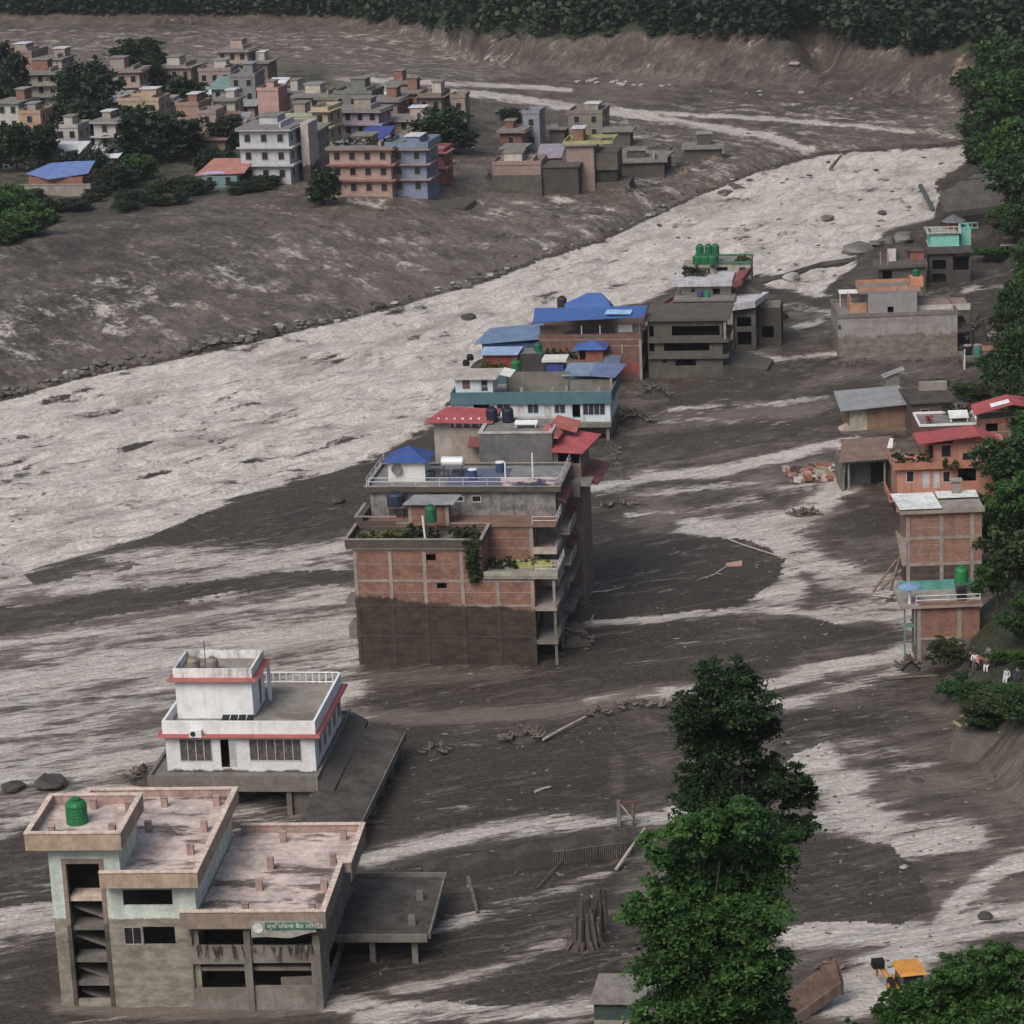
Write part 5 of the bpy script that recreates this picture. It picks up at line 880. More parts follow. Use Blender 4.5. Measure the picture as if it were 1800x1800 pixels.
b = B('mud_roofed_annex', 'dark annex with a mud-covered flat roof right of the tin-roofed shed', 'annex', (1600, 765), 2, 0); x1 = b.F(1675, 730)[0]; zt = b.F(1640, 708)[1]; b.shell(.1, x1, 0, 6, -1, zt, MM('dark_brick', (.1, .075, .06), brick=True), [(1.2, 2.2, zt-2.2, zt-.7, 'w')]); b.part('roof', MUDR, MB().box(-.1, x1+.5, -.4, 7, zt, zt+.25)); b.part('pale_block', CONF, MB().box(x1-3, x1+.3, 5, 6, zt+.25, zt+1.2))
# wood roofed open shed
WD = MM('rusty_wood', (.22, .15, .11), corr=1.2, stain=(.1, .075, .06), streak=.5); b = B('open_shed', 'open-fronted shed with a patched rusty roof left of the orange house', 'shed', (1478, 868), 3, -.3)
x0 = .2; x1 = b.F(1572, 830)[0]; zt = b.F(1520, 806)[1]
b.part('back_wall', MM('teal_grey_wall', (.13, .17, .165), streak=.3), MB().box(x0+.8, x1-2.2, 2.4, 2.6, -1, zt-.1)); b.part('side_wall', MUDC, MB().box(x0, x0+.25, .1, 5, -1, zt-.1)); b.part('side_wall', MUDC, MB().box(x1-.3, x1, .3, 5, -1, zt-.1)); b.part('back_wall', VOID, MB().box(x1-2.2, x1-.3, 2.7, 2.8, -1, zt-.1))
for x in (x0+.6, x0+4.6, x0+6.6): b.part('post', CONF, MB().box(x, x+.18, -.1, .1, -1, zt-.05))
for k, (u, v) in enumerate([(0, .3), (.34, .62), (.66, .97)]):
    ya, yb = -.9+k*2.6, 2.0+k*2.6; b.part('roof_sheet', WD, MB().sheet([(x0-.6+k*.6, ya, zt+k*.12), (x1+.2, ya, zt+.1+k*.12), (x1+1.2, yb, zt+.3+k*.12), (x0+.2+k*.6, yb, zt+.2+k*.12)], .09))
b.part('teal_valance', MM('teal_strip', (.1, .2, .2)), MB().box(x0, x1, -.12, -.04, zt-.45, zt-.08)); b.part('loose_sheet', CRW, MB().sheet([(x1-.6, 1, zt+.8), (x1+.0, 1, zt+.8), (x1+.3, 2, zt+1.6), (x1-.1, 2, zt+1.6)], .05))
# white-topped brick building
b = B('white_roofed_brick_building', 'two-storey raw brick building with a white sheeted roof and concrete grid', 'building', (1590, 1042), -1, -.3)
x0 = b.F(1583, 950)[0]; x1 = b.F(1726, 950)[0]; zt = b.F(1650, 900)[1]; zc = b.F(1640, 945)[1]; zd = b.F(1640, 991)[1]; xc = [b.F(c, 950)[0] for c in (1596, 1655, 1709)]
b.shell(x0+.6, x1, 0, 5, -1.5, zt, MM('brick_r', (.26, .14, .1), brick=True, mud=zd, mudw=.25, streak=.15, mudcol=(.06, .048, .042))); f_ = MB()
for x in xc: f_.box(x-.18, x+.18, -.06, -.002, -1, zt)
for z in (zc, zd): f_.box(x0+.2, xc[0]-.18, -.05, -.002, z-.18, z+.15).box(xc[0]+.18, xc[1]-.18, -.05, -.002, z-.18, z+.15).box(xc[1]+.18, xc[2]-.18, -.05, -.002, z-.18, z+.15).box(xc[2]+.18, x1, -.05, -.002, z-.18, z+.15)
b.part('concrete_frame', CONF, f_); l_ = MB()
for z in (zc+1, zc+1.8, zd+1, zd+1.9): l_.box(xc[0]+.18, xc[1]-.18, -.02, -.001, z, z+.07)
b.part('lintel_band', CONF, l_); b.part('roof_slab', CONF, MB().box(x0-.1, x1+.2, -.5, 5.2, zt, zt+.3)); b.part('white_roof', MM('white_sheet', (.62, .65, .63), streak=.35, scale=.7), MB().sheet([(x0-.1, -.4, zt+.55), (xc[1], -.4, zt+.55), (xc[1]-.2, 4.9, zt+.65), (x0-.4, 4.9, zt+.65)], .08).sheet([(xc[1]+.05, 3, zt+.6), (x1+.1, 3, zt+.6), (x1+.1, 5, zt+.7), (xc[1]+.05, 5, zt+.7)], .08)); b.part('low_wall', CONF, MB().box(xc[1]+.1, x1+.2, -.5, -.3, zt+.3, zt+.55)); b.part('chimney', CONF, MB().box(x1-2.3, x1-1.5, 4, 4.7, zt+.3, zt+1.9).box(x1-2.5, x1-1.3, 3.8, 4.9, zt+1.9, zt+2.05))
b.part('broken_side_wall', CONF, MB().hexa([(x0+.1, -.2, zd), (x0+.58, -.2, zd), (x0+.58, 0, zd), (x0+.1, 0, zd)], [(x0-.5, -.2, zc+1), (x0+.58, -.2, zc-.2), (x0+.58, 0, zc-.2), (x0-.5, 0, zc+1)]))
for k, (a_, c_) in enumerate([((-3.2, -.4, -.2), (-.4, 0, 3.4)), ((-2.6, .4, -.3), (.1, .2, 2.3)), ((-1.2, 0, -.3), (.1, 0, 4.2)), ((-4, 1, 0), (-1, 1.5, 1.0))]): b.part('fallen_beam', CONF if k % 2 else WD, MB().bar(Vector(a_)+Vector((x0, 0, 0)), Vector(c_)+Vector((x0, 0, 0)), .14, 4))
# small brick building with teal railing
b = B('teal_railed_brick_building', 'small brick building with teal roof railing at the foot of the green slope', 'building', (1613, 1178), -1, -.3)
x0 = b.F(1614, 1100)[0]; x1 = b.F(1722, 1100)[0]; zt = b.F(1660, 1066)[1]; zd = b.F(1650, 1122)[1]
b.shell(x0, x1, 0, 4.5, -1.5, zt, MM('brick_s', (.23, .115, .085), brick=True, mud=zd, mudw=.15, streak=.15, mudcol=(.12, .1, .085))); TE = MM('teal_green_paint', (.08, .3, .27), streak=.2); b.part('concrete_frame', CONF, MB().box(x0-.1, x0+.25, -.06, -.002, -1, zt).box(x1-2.0, x1-1.6, -.06, -.002, -1, zt).box(x0+.25, x1-2.0, -.05, -.002, zd-.1, zd+.1)); b.part('roof_slab', CONF, MB().box(x0-1.6, x1+.2, -.4, 4.7, zt, zt+.25))
b.part('teal_back_wall', TE, MB().box(x0-1.2, x1, 4.3, 4.5, zt+.25, zt+1.1)); railing(b, x0-.2, -.3, x1, -.3, zt+.25, .9, 2.2, MM('pale_rail', (.55, .55, .55)), (.1, .5, .9), .045); b.part('parapet', MM('brick_clean', (.24, .12, .085)), MB().box(x0, x1, -.35, -.2, zt+.25, zt+.55)); b.part('annex_post', MM('teal_post', (.12, .2, .19)), MB().box(x0-1.3, x0-1.15, -.2, -.05, -1, zt).box(x0-.4, x0-.25, -.2, -.05, zd-.5, zt).box(x0-1.15, x0-.4, -.2, -.1, zd+1.2, zd+1.5))
x, y = b.P(1703, 1040, zt+1.2); tank(b.W(x1-1.2, 3, zt+1.25), 0, 1.2, 1.5, (.012, .2, .05), 'bright green tank on the teal-railed roof against the trees', stand=1.0)
x = b.F(1690, 1055, 1)[0]; o = empty('black_tank', b.W(x, 1, zt+.25)); tag(o, 'black drum behind the white rails of the teal-railed roof', 'tank'); MB().lathe([(.42, 0), (.45, .5), (.45, 1), (.3, 1.15)]).build('body', MM('black_plastic', (.012, .012, .014)), o)
x = b.F(1599, 1050, .5)[0]; o = empty('parasol', b.W(x, .5, zt+.25)); tag(o, 'round blue parasol on a pale post at the corner of the teal-railed roof', 'parasol'); hz_ = b.F(1599, 1032, .5)[1]-zt; MB().lathe([(1.02, hz_-.25), (.98, hz_-.15), (.3, hz_+.12), (.05, hz_+.2)], n=16).build('canopy', MM('parasol_blue', (.16, .3, .5)), o); MB().bar((0, 0, 0), (0, 0, hz_), .13, 8).build('pole', WH, o)
# big grey house
b = B('long_grey_house', 'long grey rendered house stained with mud, with a raised grey block on its roof', 'house', (1472, 630), -1.5, -.3)
x0 = .1; x1 = b.F(1683, 590)[0]; zt = b.F(1570, 556)[1]; zs = b.F(1570, 586)[1]; GR = MM('mud_lined_render', (.27, .25, .24), streak=.35, scale=.6, mud=2.9, mudw=.5, stain=(.19, .175, .165), stfac=.6, mudcol=(.14, .125, .11))
b.shell(x0, x1, 0, 10, -1.5, zt, GR, [b.R(1471+2, 572, 1478, 580, 'o')], [(1, 3, 1, 3.4, 'o'), (4, 8, 1, 3.4, 'o'), (1, 8, 4.2, 5.2, 'o')]); b.part('parapet', MUDC, MB().ring(x0-.1, x1+.1, -.1, 10.1, zt, zt+.5, .2)); b.part('ruined_balcony', MM('dark_ruin', (.06, .053, .048)), MB().box(x1+.003, x1+1.9, .3, 9, 2.9, 3.2).box(x1+.003, x1+1.9, .3, 9, .6, .8).box(x1+1.7, x1+1.9, .3, .5, -1.5, 5.5))
y0 = 2.2; u0 = b.F(1526, 540, y0)[0]; u1 = b.F(1612, 540, y0)[0]; uz = b.F(1570, 515, y0)[1]; b.shell(u0, u1, y0, 8, zt-.2, uz, MM('plain_grey_render', (.25, .24, .245), var=.1, streak=.1), [b.R(1560, 539, 1571, 551, 'o', y0)]); b.part('salmon_parapet', MM('salmon_wall', (.42, .2, .13), streak=.3), MB().ring(u0-1.0, u1+.6, y0+1.5, 9, uz, uz+.55, .15)); b.part('roof', CONC, MB().box(u0-1.1, u1+.6, y0+.0, 9.1, uz-.02, uz+.1))
c0 = b.F(1601, 500, 5)[0]; c1 = b.F(1623, 500, 5)[0]; cz = b.F(1610, 488, 5)[1]; b.part('stair_head', MM('orange_head', (.52, .22, .13), streak=.2), MB().box(c0, c1, 5, 7, uz+.1, cz)); tank(b.W((c0+c1)/2, 6, cz+.01), 0, 1.0, .95, (.012, .13, .06), 'small green tank on the orange stair head of the long grey house')
w0 = u1+.1; w1 = b.F(1705, 540, 4)[0]; wz = b.F(1660, 545, 4)[1]; b.shell(w0, w1-1, 4.2, 9.5, zt-.2, wz, MM('dark_brick', (.1, .075, .06))); b.part('white_band', MM('off_white_band', (.42, .4, .36), streak=.3), MB().box(w0, w1, 3.6, 3.9, wz, wz+.8)); b.part('pink_roof', MM('pinkish_roof', (.26, .17, .145), stain=(.15, .12, .1)), MB().box(w0, w1-.1, 3.9, 9.4, wz, wz+.5)); b.part('low_orange_wall', MM('salmon_wall', (.42, .2, .13)), MB().box(b.F(1494, 548, 3)[0], u0-.1, 3, 3.15, zt, zt+1.3).box(b.F(1494, 548, 3)[0], b.F(1494, 548, 3)[0]+.2, 3.15, 7, zt, zt+2)); b.part('white_panel', CRW, MB().sheet([(u0-3.4, 6.8, zt+1.9), (u0-.2, 6.8, zt+1.9), (u0-.2, 8, zt+2.2), (u0-3.4, 8, zt+2.2)], .05).box(u0-3.3, u0-3.2, 6.9, 7, zt, zt+1.8))
# ruins + teal house beyond
b = B('collapsed_grey_building', 'collapsed mud-grey building tilting over the river, with an orange brick corner', 'ruin', (1545, 512), -4, -.2)
x0 = b.F(1541, 480)[0]; x1 = b.F(1627, 480)[0]; zt = b.F(1590, 466)[1]; b.shell(x0+.6, x1, 0, 5, -1, zt-.2, RU, [b.R(1545, 476, 1568, 492, 'o')]); b.part('sagging_slab', RU, MB().sheet([(x0-.6, -.6, zt-.1), (x1+.3, -.6, zt+.2), (x1+.3, 5.4, zt+.3), (x0-.2, 5.4, zt-.2)], .4)); b.part('pale_wall', MM('pale_render', (.45, .43, .41), streak=.4), MB().box(b.F(1560, 450, 3)[0], b.F(1575, 450, 3)[0], 3, 3.2, zt, zt+1.9)); b.part('dark_wall', RU, MB().box(b.F(1576, 450, 4)[0], b.F(1600, 450, 4)[0], 4, 6, zt, zt+1.7)); b.part('orange_brick_room', MM('orange_brick', (.27, .1, .06), brick=True), MB().box(b.F(1600, 450, 3)[0], x1, 3, 6, zt+.1, zt+1.5)); b.part('mud_slab', MUDR, MB().sheet([(b.F(1599, 450, 3)[0]-.2, 2.8, zt+1.55), (x1+.2, 2.8, zt+1.5), (x1+.2, 6.2, zt+1.8), (x1-3.4, 6.2, zt+1.8)], .15))
for x in (x0+.7, x0+1.7): b.part('post', CONF, MB().bar((x, .5, zt), (x-.1, .5, zt+2.0), .13, 4))
b = B('dark_ruined_house', 'dark hollow ruin caked in mud under the turquoise house', 'ruin', (1632, 500), -4, -.2); x1 = b.F(1706, 470)[0]; zt = b.F(1660, 445)[1]
b.shell(.1, x1, 0, 4, -1, zt, MM('dark_ruin', (.06, .053, .048)), [(.6, 2.6, zt-2.4, zt-1, 'o'), (3.6, 6.6, zt-2.6, zt-.5, 'o'), (.6, 2.6, .2, 1.6, 'o')]); b.part('roof', MUDR, MB().box(-.2, x1+.4, -.5, 4.3, zt, zt+.2))
b = B('turquoise_house', 'turquoise house with white balustrade and a grey roofed gazebo on top', 'house', (1634, 458), -4, 0); TQ = MM('turquoise_paint', (.17, .5, .43), var=.1, streak=.15); x1 = b.F(1686, 415)[0]; zb = b.F(1660, 431)[1]; zt = b.F(1660, 410)[1]
b.shell(.1, x1, 0, 6, zb-.4, zt, TQ, right=[(1, 2, zb+.4, zt-.3, 'w'), (3, 4, zb, zt-.3, 'd')], fm=MM('teal_dark', (.05, .2, .2))); b.part('cellar', MUDC, MB().box(.1, x1, .1, 6, -2, zb-.41)); b.part('floor_edge', MM('grey_teal', (.3, .36, .33)), MB().box(-.1, x1+.2, -.2, 6, zb-.4, zb-.15)); railing(b, -.3, -.2, x1+.2, -.2, zt+.02, .95, 1.0, MM('aqua_rail', (.38, .52, .48)), (.1, .9), .07); railing(b, x1+.2, -.2, x1+.2, 6, zt, .95, 1.0, MM('aqua_rail', (.38, .52, .48)), (.1, .9), .07); b.part('roof', MM('beige_floor', (.3, .28, .26)), MB().box(-.4, x1+.3, -.3, 6.2, zt-.1, zt)); b.part('side_room', TQ, MB().box(x1+.4, x1+2.0, 2, 7, zb-.5, zt+.2)); railing(b, x1+.4, 2, x1+3, 2, zt+.2, .9, .8, TQ, (.1, .9), .07)
gx = b.F(1676, 390, 4)[0]; gz_ = zt; b.part('gazebo_wall', MM('orange_brick', (.27, .1, .06)), MB().box(gx-1.1, gx+.8, 3.2, 5.2, gz_, gz_+.9)); b.part('gazebo_roof', MM('slate', (.12, .13, .145), rough=.6), MB().lathe([(2.0, gz_+1.1), (1.9, gz_+1.2), (.1, gz_+2.1)], c=(gx, 4.2, 0), n=8))
for sx in (-1, 1):
    for sy in (3.3, 5.1): b.part('gazebo_post', CONC, MB().box(gx+sx*.95-.07, gx+sx*.95+.07, sy-.07, sy+.07, gz_+.9, gz_+1.12))
b = B('ruined_terrace', 'broken grey terrace with stubby columns under the trees at far right', 'ruin', (1700, 392), -4, 1.4)
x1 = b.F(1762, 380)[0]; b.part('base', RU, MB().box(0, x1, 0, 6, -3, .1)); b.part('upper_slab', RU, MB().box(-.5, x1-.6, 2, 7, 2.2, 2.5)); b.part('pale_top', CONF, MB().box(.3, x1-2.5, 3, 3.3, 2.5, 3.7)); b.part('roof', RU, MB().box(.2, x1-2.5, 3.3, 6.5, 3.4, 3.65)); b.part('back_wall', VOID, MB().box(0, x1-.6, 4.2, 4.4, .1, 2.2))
for i in range(5): b.part('column', CONF, MB().box(2.2+i*1.15, 2.6+i*1.15, .2, .6, .1, 1.9))
b.part('column_beam', CONF, MB().box(2.0, 2.2+4.8+.4, .15, .65, 1.9, 2.05))
g0 = ground(1765, 455); b = B('slate_canopy', 'low dark canopy with a pale edge at the right picture edge, above the mud street', 'canopy', (g0.x, g0.y, g0.z-.3), -4); b.part('roof', MUDR, MB().sheet([(-.6, 0, 2.3), (8, 0, 2.6), (8, 5, 3.0), (.4, 5, 2.8)], .2)); b.part('edge', CONF, MB().box(-.6, 8, -.15, -.003, 2.15, 2.4)); 
for x in (0, 3, 6): b.part('post', CONF, MB().box(x, x+.25, .2, .45, -1, 2.2))
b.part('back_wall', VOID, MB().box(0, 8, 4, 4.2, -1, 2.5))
g0 = ground(1690, 650); b = B('barrel_platform', 'low concrete platform with a pole by the bushes, right of the long grey house', 'platform', (g0.x, g0.y, g0.z-.2), -2); b.part('slab', MUDC, MB().box(0, 9, 0, 3, 1.6, 1.85)); b.part('post', CONF, MB().box(.2, .4, .1, .3, -1, 1.6)); b.part('rail', MM('salmon_wall', (.42, .2, .13)), MB().box(2.6, 9, 2.7, 2.8, 1.85, 2.5)); b.part('pole', WH, MB().bar((.4, -.1, -1.6), (.4, -.1, 2.8), .08, 5))
for k in range(2): o = empty('barrel', b.W(.9+k*1.3, .8, 1.86)); tag(o, ['black', 'teal'][k]+' barrel on the low platform right of the long grey house', 'barrel'); MB().lathe([(.5, 0), (.55, .4), (.55, .9), (.5, 1.2)]).build('body', MM(['black_plastic', 'teal_barrel'][k], [(.012, .012, .014), (.04, .2, .18)][k]), o); MB().lathe([(.56, 1.203), (.5, 1.3)]).build('lid', CONF, o)
# ================================================================== TOWN ON THE FAR BANK
PANE = MB().box(-.42, .42, -.02, .06, 0, 1); FRAME = MB().box(-.5, -.42, -.06, .06, -.08, 1.08).box(.42, .5, -.06, .06, -.08, 1.08).box(-.42, .42, -.06, .06, -.08, 0).box(-.42, .42, -.06, .06, 1, 1.08)
_wf = None
def win(par, loc, w_, h_, rz=0):
    global _wf
    if _wf is None:
        f = FRAME.build('window', MM('town_frame', (.26, .24, .22))); p = PANE.build('pane', GLASS, f); _wf = (f.data, p.data); bpy.data.objects.remove(p); bpy.data.objects.remove(f)
    f = obj('window', _wf[0], par, loc); f.scale = (w_, 1, h_); f.rotation_euler.z = rz; obj('pane', _wf[1], f); return f
def town(name, label, cat, x0, x1, yt, yb, col, roof='flat', ang=-14, dep=8, wn=True, rc=None, bal=False, storey=2.7, base=None, band=None):
    g0 = ground(x0, base or yb) if base is None else ground(x0, base)
    b = B(name, label, cat, (g0.x, g0.y, g0.z), ang); W_ = b.F(x1, yb)[0]; Ht = b.F((x0+x1)/2, yt)[1]; W_ = max(W_, 2.5); Ht = max(Ht, 2)
    gy = sum(col)/3; col = tuple((c*1.06-gy*.06)*.98 for c in col)
    m = MM('town_%s' % '_'.join('%02d' % int(c*100) for c in col), col, streak=.3, var=.15, scale=.6)
    b.part('wall', m, MB().box(0, W_, 0, dep, -3, Ht)); n = max(1, round(Ht/storey)); sh = Ht/n
    if wn:
        nw = max(1, int(W_/2.3)); nd = max(1, int(dep/2.6))
        for k in range(n):
            for i in range(nw): win(b.root, (W_*(i+.5)/nw, -.03, sh*k+sh*.32), 1.15, 1.25)
            for i in range(nd): win(b.root, (W_+.03, dep*(i+.5)/nd, sh*k+sh*.32), 1.05, 1.25, math.pi/2)
    if bal:
        for k in range(1, n+1): b.part('balcony', bal if not isinstance(bal, bool) else m, MB().box(-.4, W_+.9, -.9, -.065, sh*k-.12, sh*k+(.0 if k == n else .12)).box(W_+.065, W_+.9, -.065, dep*.8, sh*k-.12, sh*k+(.0 if k == n else .118)))
    if roof == 'flat':
        b.part('parapet', m, MB().ring(-.12, W_+.12, -.12, dep+.12, Ht, Ht+.7, .2)); b.part('roof', CONC, MB().box(0, W_, 0, dep, Ht, Ht+.15))
    elif roof == 'slab': b.part('roof', MM('concrete', (.2, .185, .17)), MB().box(-.6, W_+.6, -.6, dep+.4, Ht, Ht+.3))
    elif roof == 'tin': b.part('roof', rc or TIN, MB().sheet([(-.7, -.8, Ht), (W_+.7, -.8, Ht), (W_+.7, dep+.6, Ht+1.6), (-.7, dep+.6, Ht+1.6)], .12))
    elif roof == 'gable': b.part('roof', rc or TIN, MB().sheet([(-.7, -.8, Ht), (W_+.7, -.8, Ht), (W_+.7, dep/2, Ht+1.5), (-.7, dep/2, Ht+1.5)], .12).sheet([(-.7, dep/2, Ht+1.5), (W_+.7, dep/2, Ht+1.5), (W_+.7, dep+.6, Ht), (-.7, dep+.6, Ht)], .12))
    if roof in ('flat', 'slab') and W_ > 4 and dep > 5.5:
        q = random.uniform(.1, .6)*W_; rw = min(W_*.38, 3.4); rh = random.uniform(1.2, 2.4); zb_ = Ht+(.15 if roof == 'flat' else .3)
        b.part('stair_head', random.choice([m, CONF, MM('cream_wing', (.42, .38, .34)), MM('brick_clean', (.24, .12, .085))]), MB().box(q, q+rw, dep*.45, dep*.9, zb_, zb_+rh)); b.part('stair_head_roof', random.choice([CONC, TIN, CONC, MM('white_tin', (.5, .52, .56))]), MB().box(q-.3, q+rw+.3, dep*.42, dep*.95, zb_+rh, zb_+rh+.15))
        if W_ > 7: b.part('rooftop_wall', random.choice([m, CONF]), MB().box(W_*.8, W_*.84, .5, dep*.8, zb_, zb_+.9))
    if band: b.part('band', band, MB().box(-.1, W_+.1, -.1, -.002, Ht*.5-.2, Ht*.5+.2))
    b.Wd, b.Ht = W_, Ht
    return b
rb_ = MM('rust_roof', (.2, .12, .09), streak=.3)
b = town('corner_apartment_block', 'four-storey white corner block with balconies at the edge of the far bank', 'building', 426, 512, 228, 322, (.42, .43, .46), bal=True, dep=10, roof='slab'); b.part('side_tower', MM('cream_wing', (.42, .38, .34)), MB().box(b.Wd+.95, b.Wd+2.4, 4, 9.5, -3, b.Ht+.5)); WB = b
b = town('pink_apartment_block', 'four-storey pinkish block with rows of windows overhanging the eroded bank', 'building', 583, 690, 262, 345, (.36, .25, .215), bal=MM('red_brown_band', (.25, .11, .09)), dep=9, roof='slab')
garden(b, 0, b.Wd, 3, b.Ht+.3, 6, 'rooftop greenery on the pinkish four-storey block', 'far', 1.2, 31)
b.part('undermined_footing', DK, MB().hexa([(2, -.8, -4.5), (b.Wd+14, -.3, -5.5), (b.Wd+14, 6, -5.5), (2, 6, -4.5)], [(1, -1.5, -.9), (b.Wd+13, -1.8, -1.7), (b.Wd+13, 6, -1.7), (1, 6, -.9)]))
b = town('blue_apartment_block', 'four-storey dusty blue block beside the pinkish one on the eroded bank', 'building', 688, 752, 262, 342, (.17, .215, .31), bal=MM('rose_band', (.3, .19, .2)), dep=8, roof='slab'); b.part('blue_parapet', MM('steel_blue', (.14, .21, .3)), MB().ring(-.6, b.Wd+.6, -.6, 8, b.Ht+.3, b.Ht+1.3, .2))
b = town('maroon_house', 'maroon house at the right end of the bank-edge row', 'house', 752, 782, 268, 322, (.25, .07, .08), dep=6, bal=MM('maroon_band', (.32, .13, .14)))
L_ = [
 ('house', 'narrow cream yellow tower house right of the white corner block', 553, 580, 195, 275, (.42, .34, .22), 'flat', 7),
 ('house', 'pale green house hung with vines behind the white corner block', 505, 556, 205, 262, (.36, .4, .28), 'flat', 7),
 ('house', 'beige side house between the white corner block and the cream tower house', 523, 560, 232, 296, (.3, .26, .2), 'slab', 9),
 ('house', 'violet plastered house with a long maroon roof band mid town', 583, 668, 196, 258, (.3, .25, .33), 'slab', 7),
 ('house', 'blank salmon pink wall house with a green tank in the upper town', 456, 492, 160, 215, (.42, .265, .235), 'flat', 6),
 ('house', 'grey concrete house left of the salmon wall house', 408, 452, 135, 200, (.2, .2, .21), 'flat', 8),
 ('building', 'tall pale-topped house standing at the back of the town', 386, 438, 90, 150, (.36, .29, .255), 'slab', 7),
 ('building', 'brown open-floored building right of the pale-topped tall house', 430, 472, 112, 150, (.17, .13, .12), 'slab', 7),
 ('house', 'dull grey-pink house below the pale-topped tall house', 352, 408, 125, 170, (.28, .22, .205), 'flat', 7),
 ('house', 'pale blue grey house with teal roof left of the grey concrete house', 375, 420, 155, 200, (.3, .34, .33), 'tin', 6),
 ('house', 'cream green house with balconies below the pale blue grey one', 378, 415, 178, 222, (.36, .38, .29), 'slab', 6),
 ('house', 'white lilac house with a teal edged roof right of the salmon wall', 488, 520, 165, 205, (.38, .34, .36), 'slab', 6),
 ('house', 'low brown house with cluttered roof behind the vine-hung house', 520, 590, 170, 215, (.22, .175, .15), 'slab', 7),
 ('house', 'cream house with dark doorways behind the violet house', 560, 592, 175, 215, (.36, .33, .28), 'slab', 6),
 ('house', 'mossy grey house with trees on its roof behind the violet house', 590, 656, 165, 215, (.16, .165, .155), 'flat', 7),
 ('house', 'mauve-brown house in the middle row right of the mossy grey one', 655, 700, 178, 225, (.25, .18, .18), 'slab', 7),
 ('house', 'brick red house behind the dark trees near the right end of town', 692, 735, 165, 215, (.23, .13, .1), 'slab', 7),
 ('house', 'stacked brown house rising above the valley water line', 683, 722, 148, 190, (.23, .16, .14), 'slab', 6),
 ('house', 'plain dark brick house near the right edge of town', 738, 778, 170, 222, (.19, .145, .12), 'flat', 7),
 ('house', 'narrow tan brick tower at the right edge of town', 796, 820, 172, 226, (.27, .205, .17), 'flat', 5),
 ('house', 'small yellow-green shed house before the tan brick tower', 778, 797, 185, 215, (.4, .42, .3), 'slab', 5),
 ('house', 'low cream house with planted terrace left of the dark riverside tree', 678, 745, 212, 250, (.36, .29, .25), 'slab', 7),
 ('house', 'blank brick house at the upper left picture edge', 8, 60, 94, 150, (.26, .17, .14), 'flat', 8),
 ('house', 'pale cluttered house right of the blank brick house', 62, 112, 105, 150, (.33, .3, .29), 'slab', 7),
 ('building', 'long pale balconied building below the upper left brick house', 24, 106, 130, 185, (.34, .31, .27), 'slab', 7),
 ('house', 'white-topped house at the left edge beneath the dark tree', 0, 38, 182, 250, (.4, .42, .38), 'slab', 7),
 ('house', 'sandy orange house peeping between trees at left', 38, 76, 200, 262, (.38, .26, .17), 'flat', 6),
 ('house', 'pinkish tan house right of the big tree clump', 183, 248, 126, 175, (.33, .26, .23), 'slab', 8),
 ('house', 'flat brown house under the hilltop tree', 280, 338, 120, 160, (.24, .185, .155), 'slab', 8),
 ('house', 'sandy house with white rooftop clutter amid the trees', 212, 282, 178, 225, (.4, .3, .21), 'flat', 7),
 ('house', 'grey blank house right of the sandy one', 283, 308, 178, 215, (.26, .28, .27), 'flat', 5),
 ('house', 'blank reddish brown brick house with chimney in mid left town', 313, 352, 186, 232, (.29, .19, .145), 'flat', 7),
 ('house', 'pinkish grey house adjoining the reddish brick house', 350, 382, 200, 240, (.28, .225, .215), 'flat', 6),
 ('house', 'white narrow house with balconies behind the white-roofed sheds', 170, 208, 215, 285, (.4, .38, .37), 'slab', 6),
 ('house', 'half ruined white house between the big trees at left', 100, 140, 225, 270, (.38, .37, .34), 'flat', 6),
 ('house', 'teal-roofed cream house in the left tree cover', 80, 132, 205, 240, (.3, .31, .26), 'tin', 6),
]
TEAL = MM('teal_tin', (.15, .26, .25), corr=1.5)
for i, (nm, lb, x0, x1, yt, yb, col, rf, dp) in enumerate(L_):
    big = nm == 'building'; town(nm if not big else 'town_building', lb, 'house' if not big else 'building', x0, x1, yt, yb, col, rf, ang=-14+((i*37) % 11-5), dep=dp, rc=TEAL if rf == 'tin' else None, wn='blank' not in lb, bal=(i % 3 == 0), base=yb+6)
for k, (x0, x1, yt, yb, lb) in enumerate([(336, 372, 222, 242, 'upper left of the rusty low roofs below the reddish brick house'), (366, 404, 218, 246, 'upper right of the rusty low roofs below the reddish brick house'), (350, 396, 245, 266, 'lowest of the rusty low roofs below the reddish brick house')]): town('low_house', lb, 'house', x0, x1, yt, yb, (.22, .17, .14), 'tin', dep=6, rc=rb_, wn=False)
town('shed', 'white tin roof shed with dark red wall behind the blue-roofed building', 'shed', 92, 134, 276, 292, (.12, .03, .03), 'tin', dep=6, rc=MM('white_tin', (.5, .52, .56), corr=1.5), wn=False); town('shed', 'white tin roofed dark red shed below the narrow white house', 'shed', 157, 206, 276, 300, (.14, .035, .025), 'tin', dep=6, rc=MM('white_tin', (.5, .52, .56)), wn=False)
b = town('blue_roofed_hall', 'low hall with a bright blue folded roof at the left edge of town', 'hall', 52, 146, 314, 332, (.25, .12, .08), 'none', dep=9, wn=False); Wd, Ht = b.Wd, b.Ht
b.part('blue_roof', MM('cornflower_tin', (.12, .2, .47), corr=1.5), MB().sheet([(-.8, 1, Ht+.6), (Wd*.42, -1.2, Ht-.1), (Wd*.55, 8, Ht+1.6), (Wd*.1, 8, Ht+1.3)], .12).sheet([(Wd*.42, -1.2, Ht-.1), (Wd+.8, 1, Ht+.6), (Wd*.95, 8, Ht+1.7), (Wd*.55, 8, Ht+1.6)], .12))
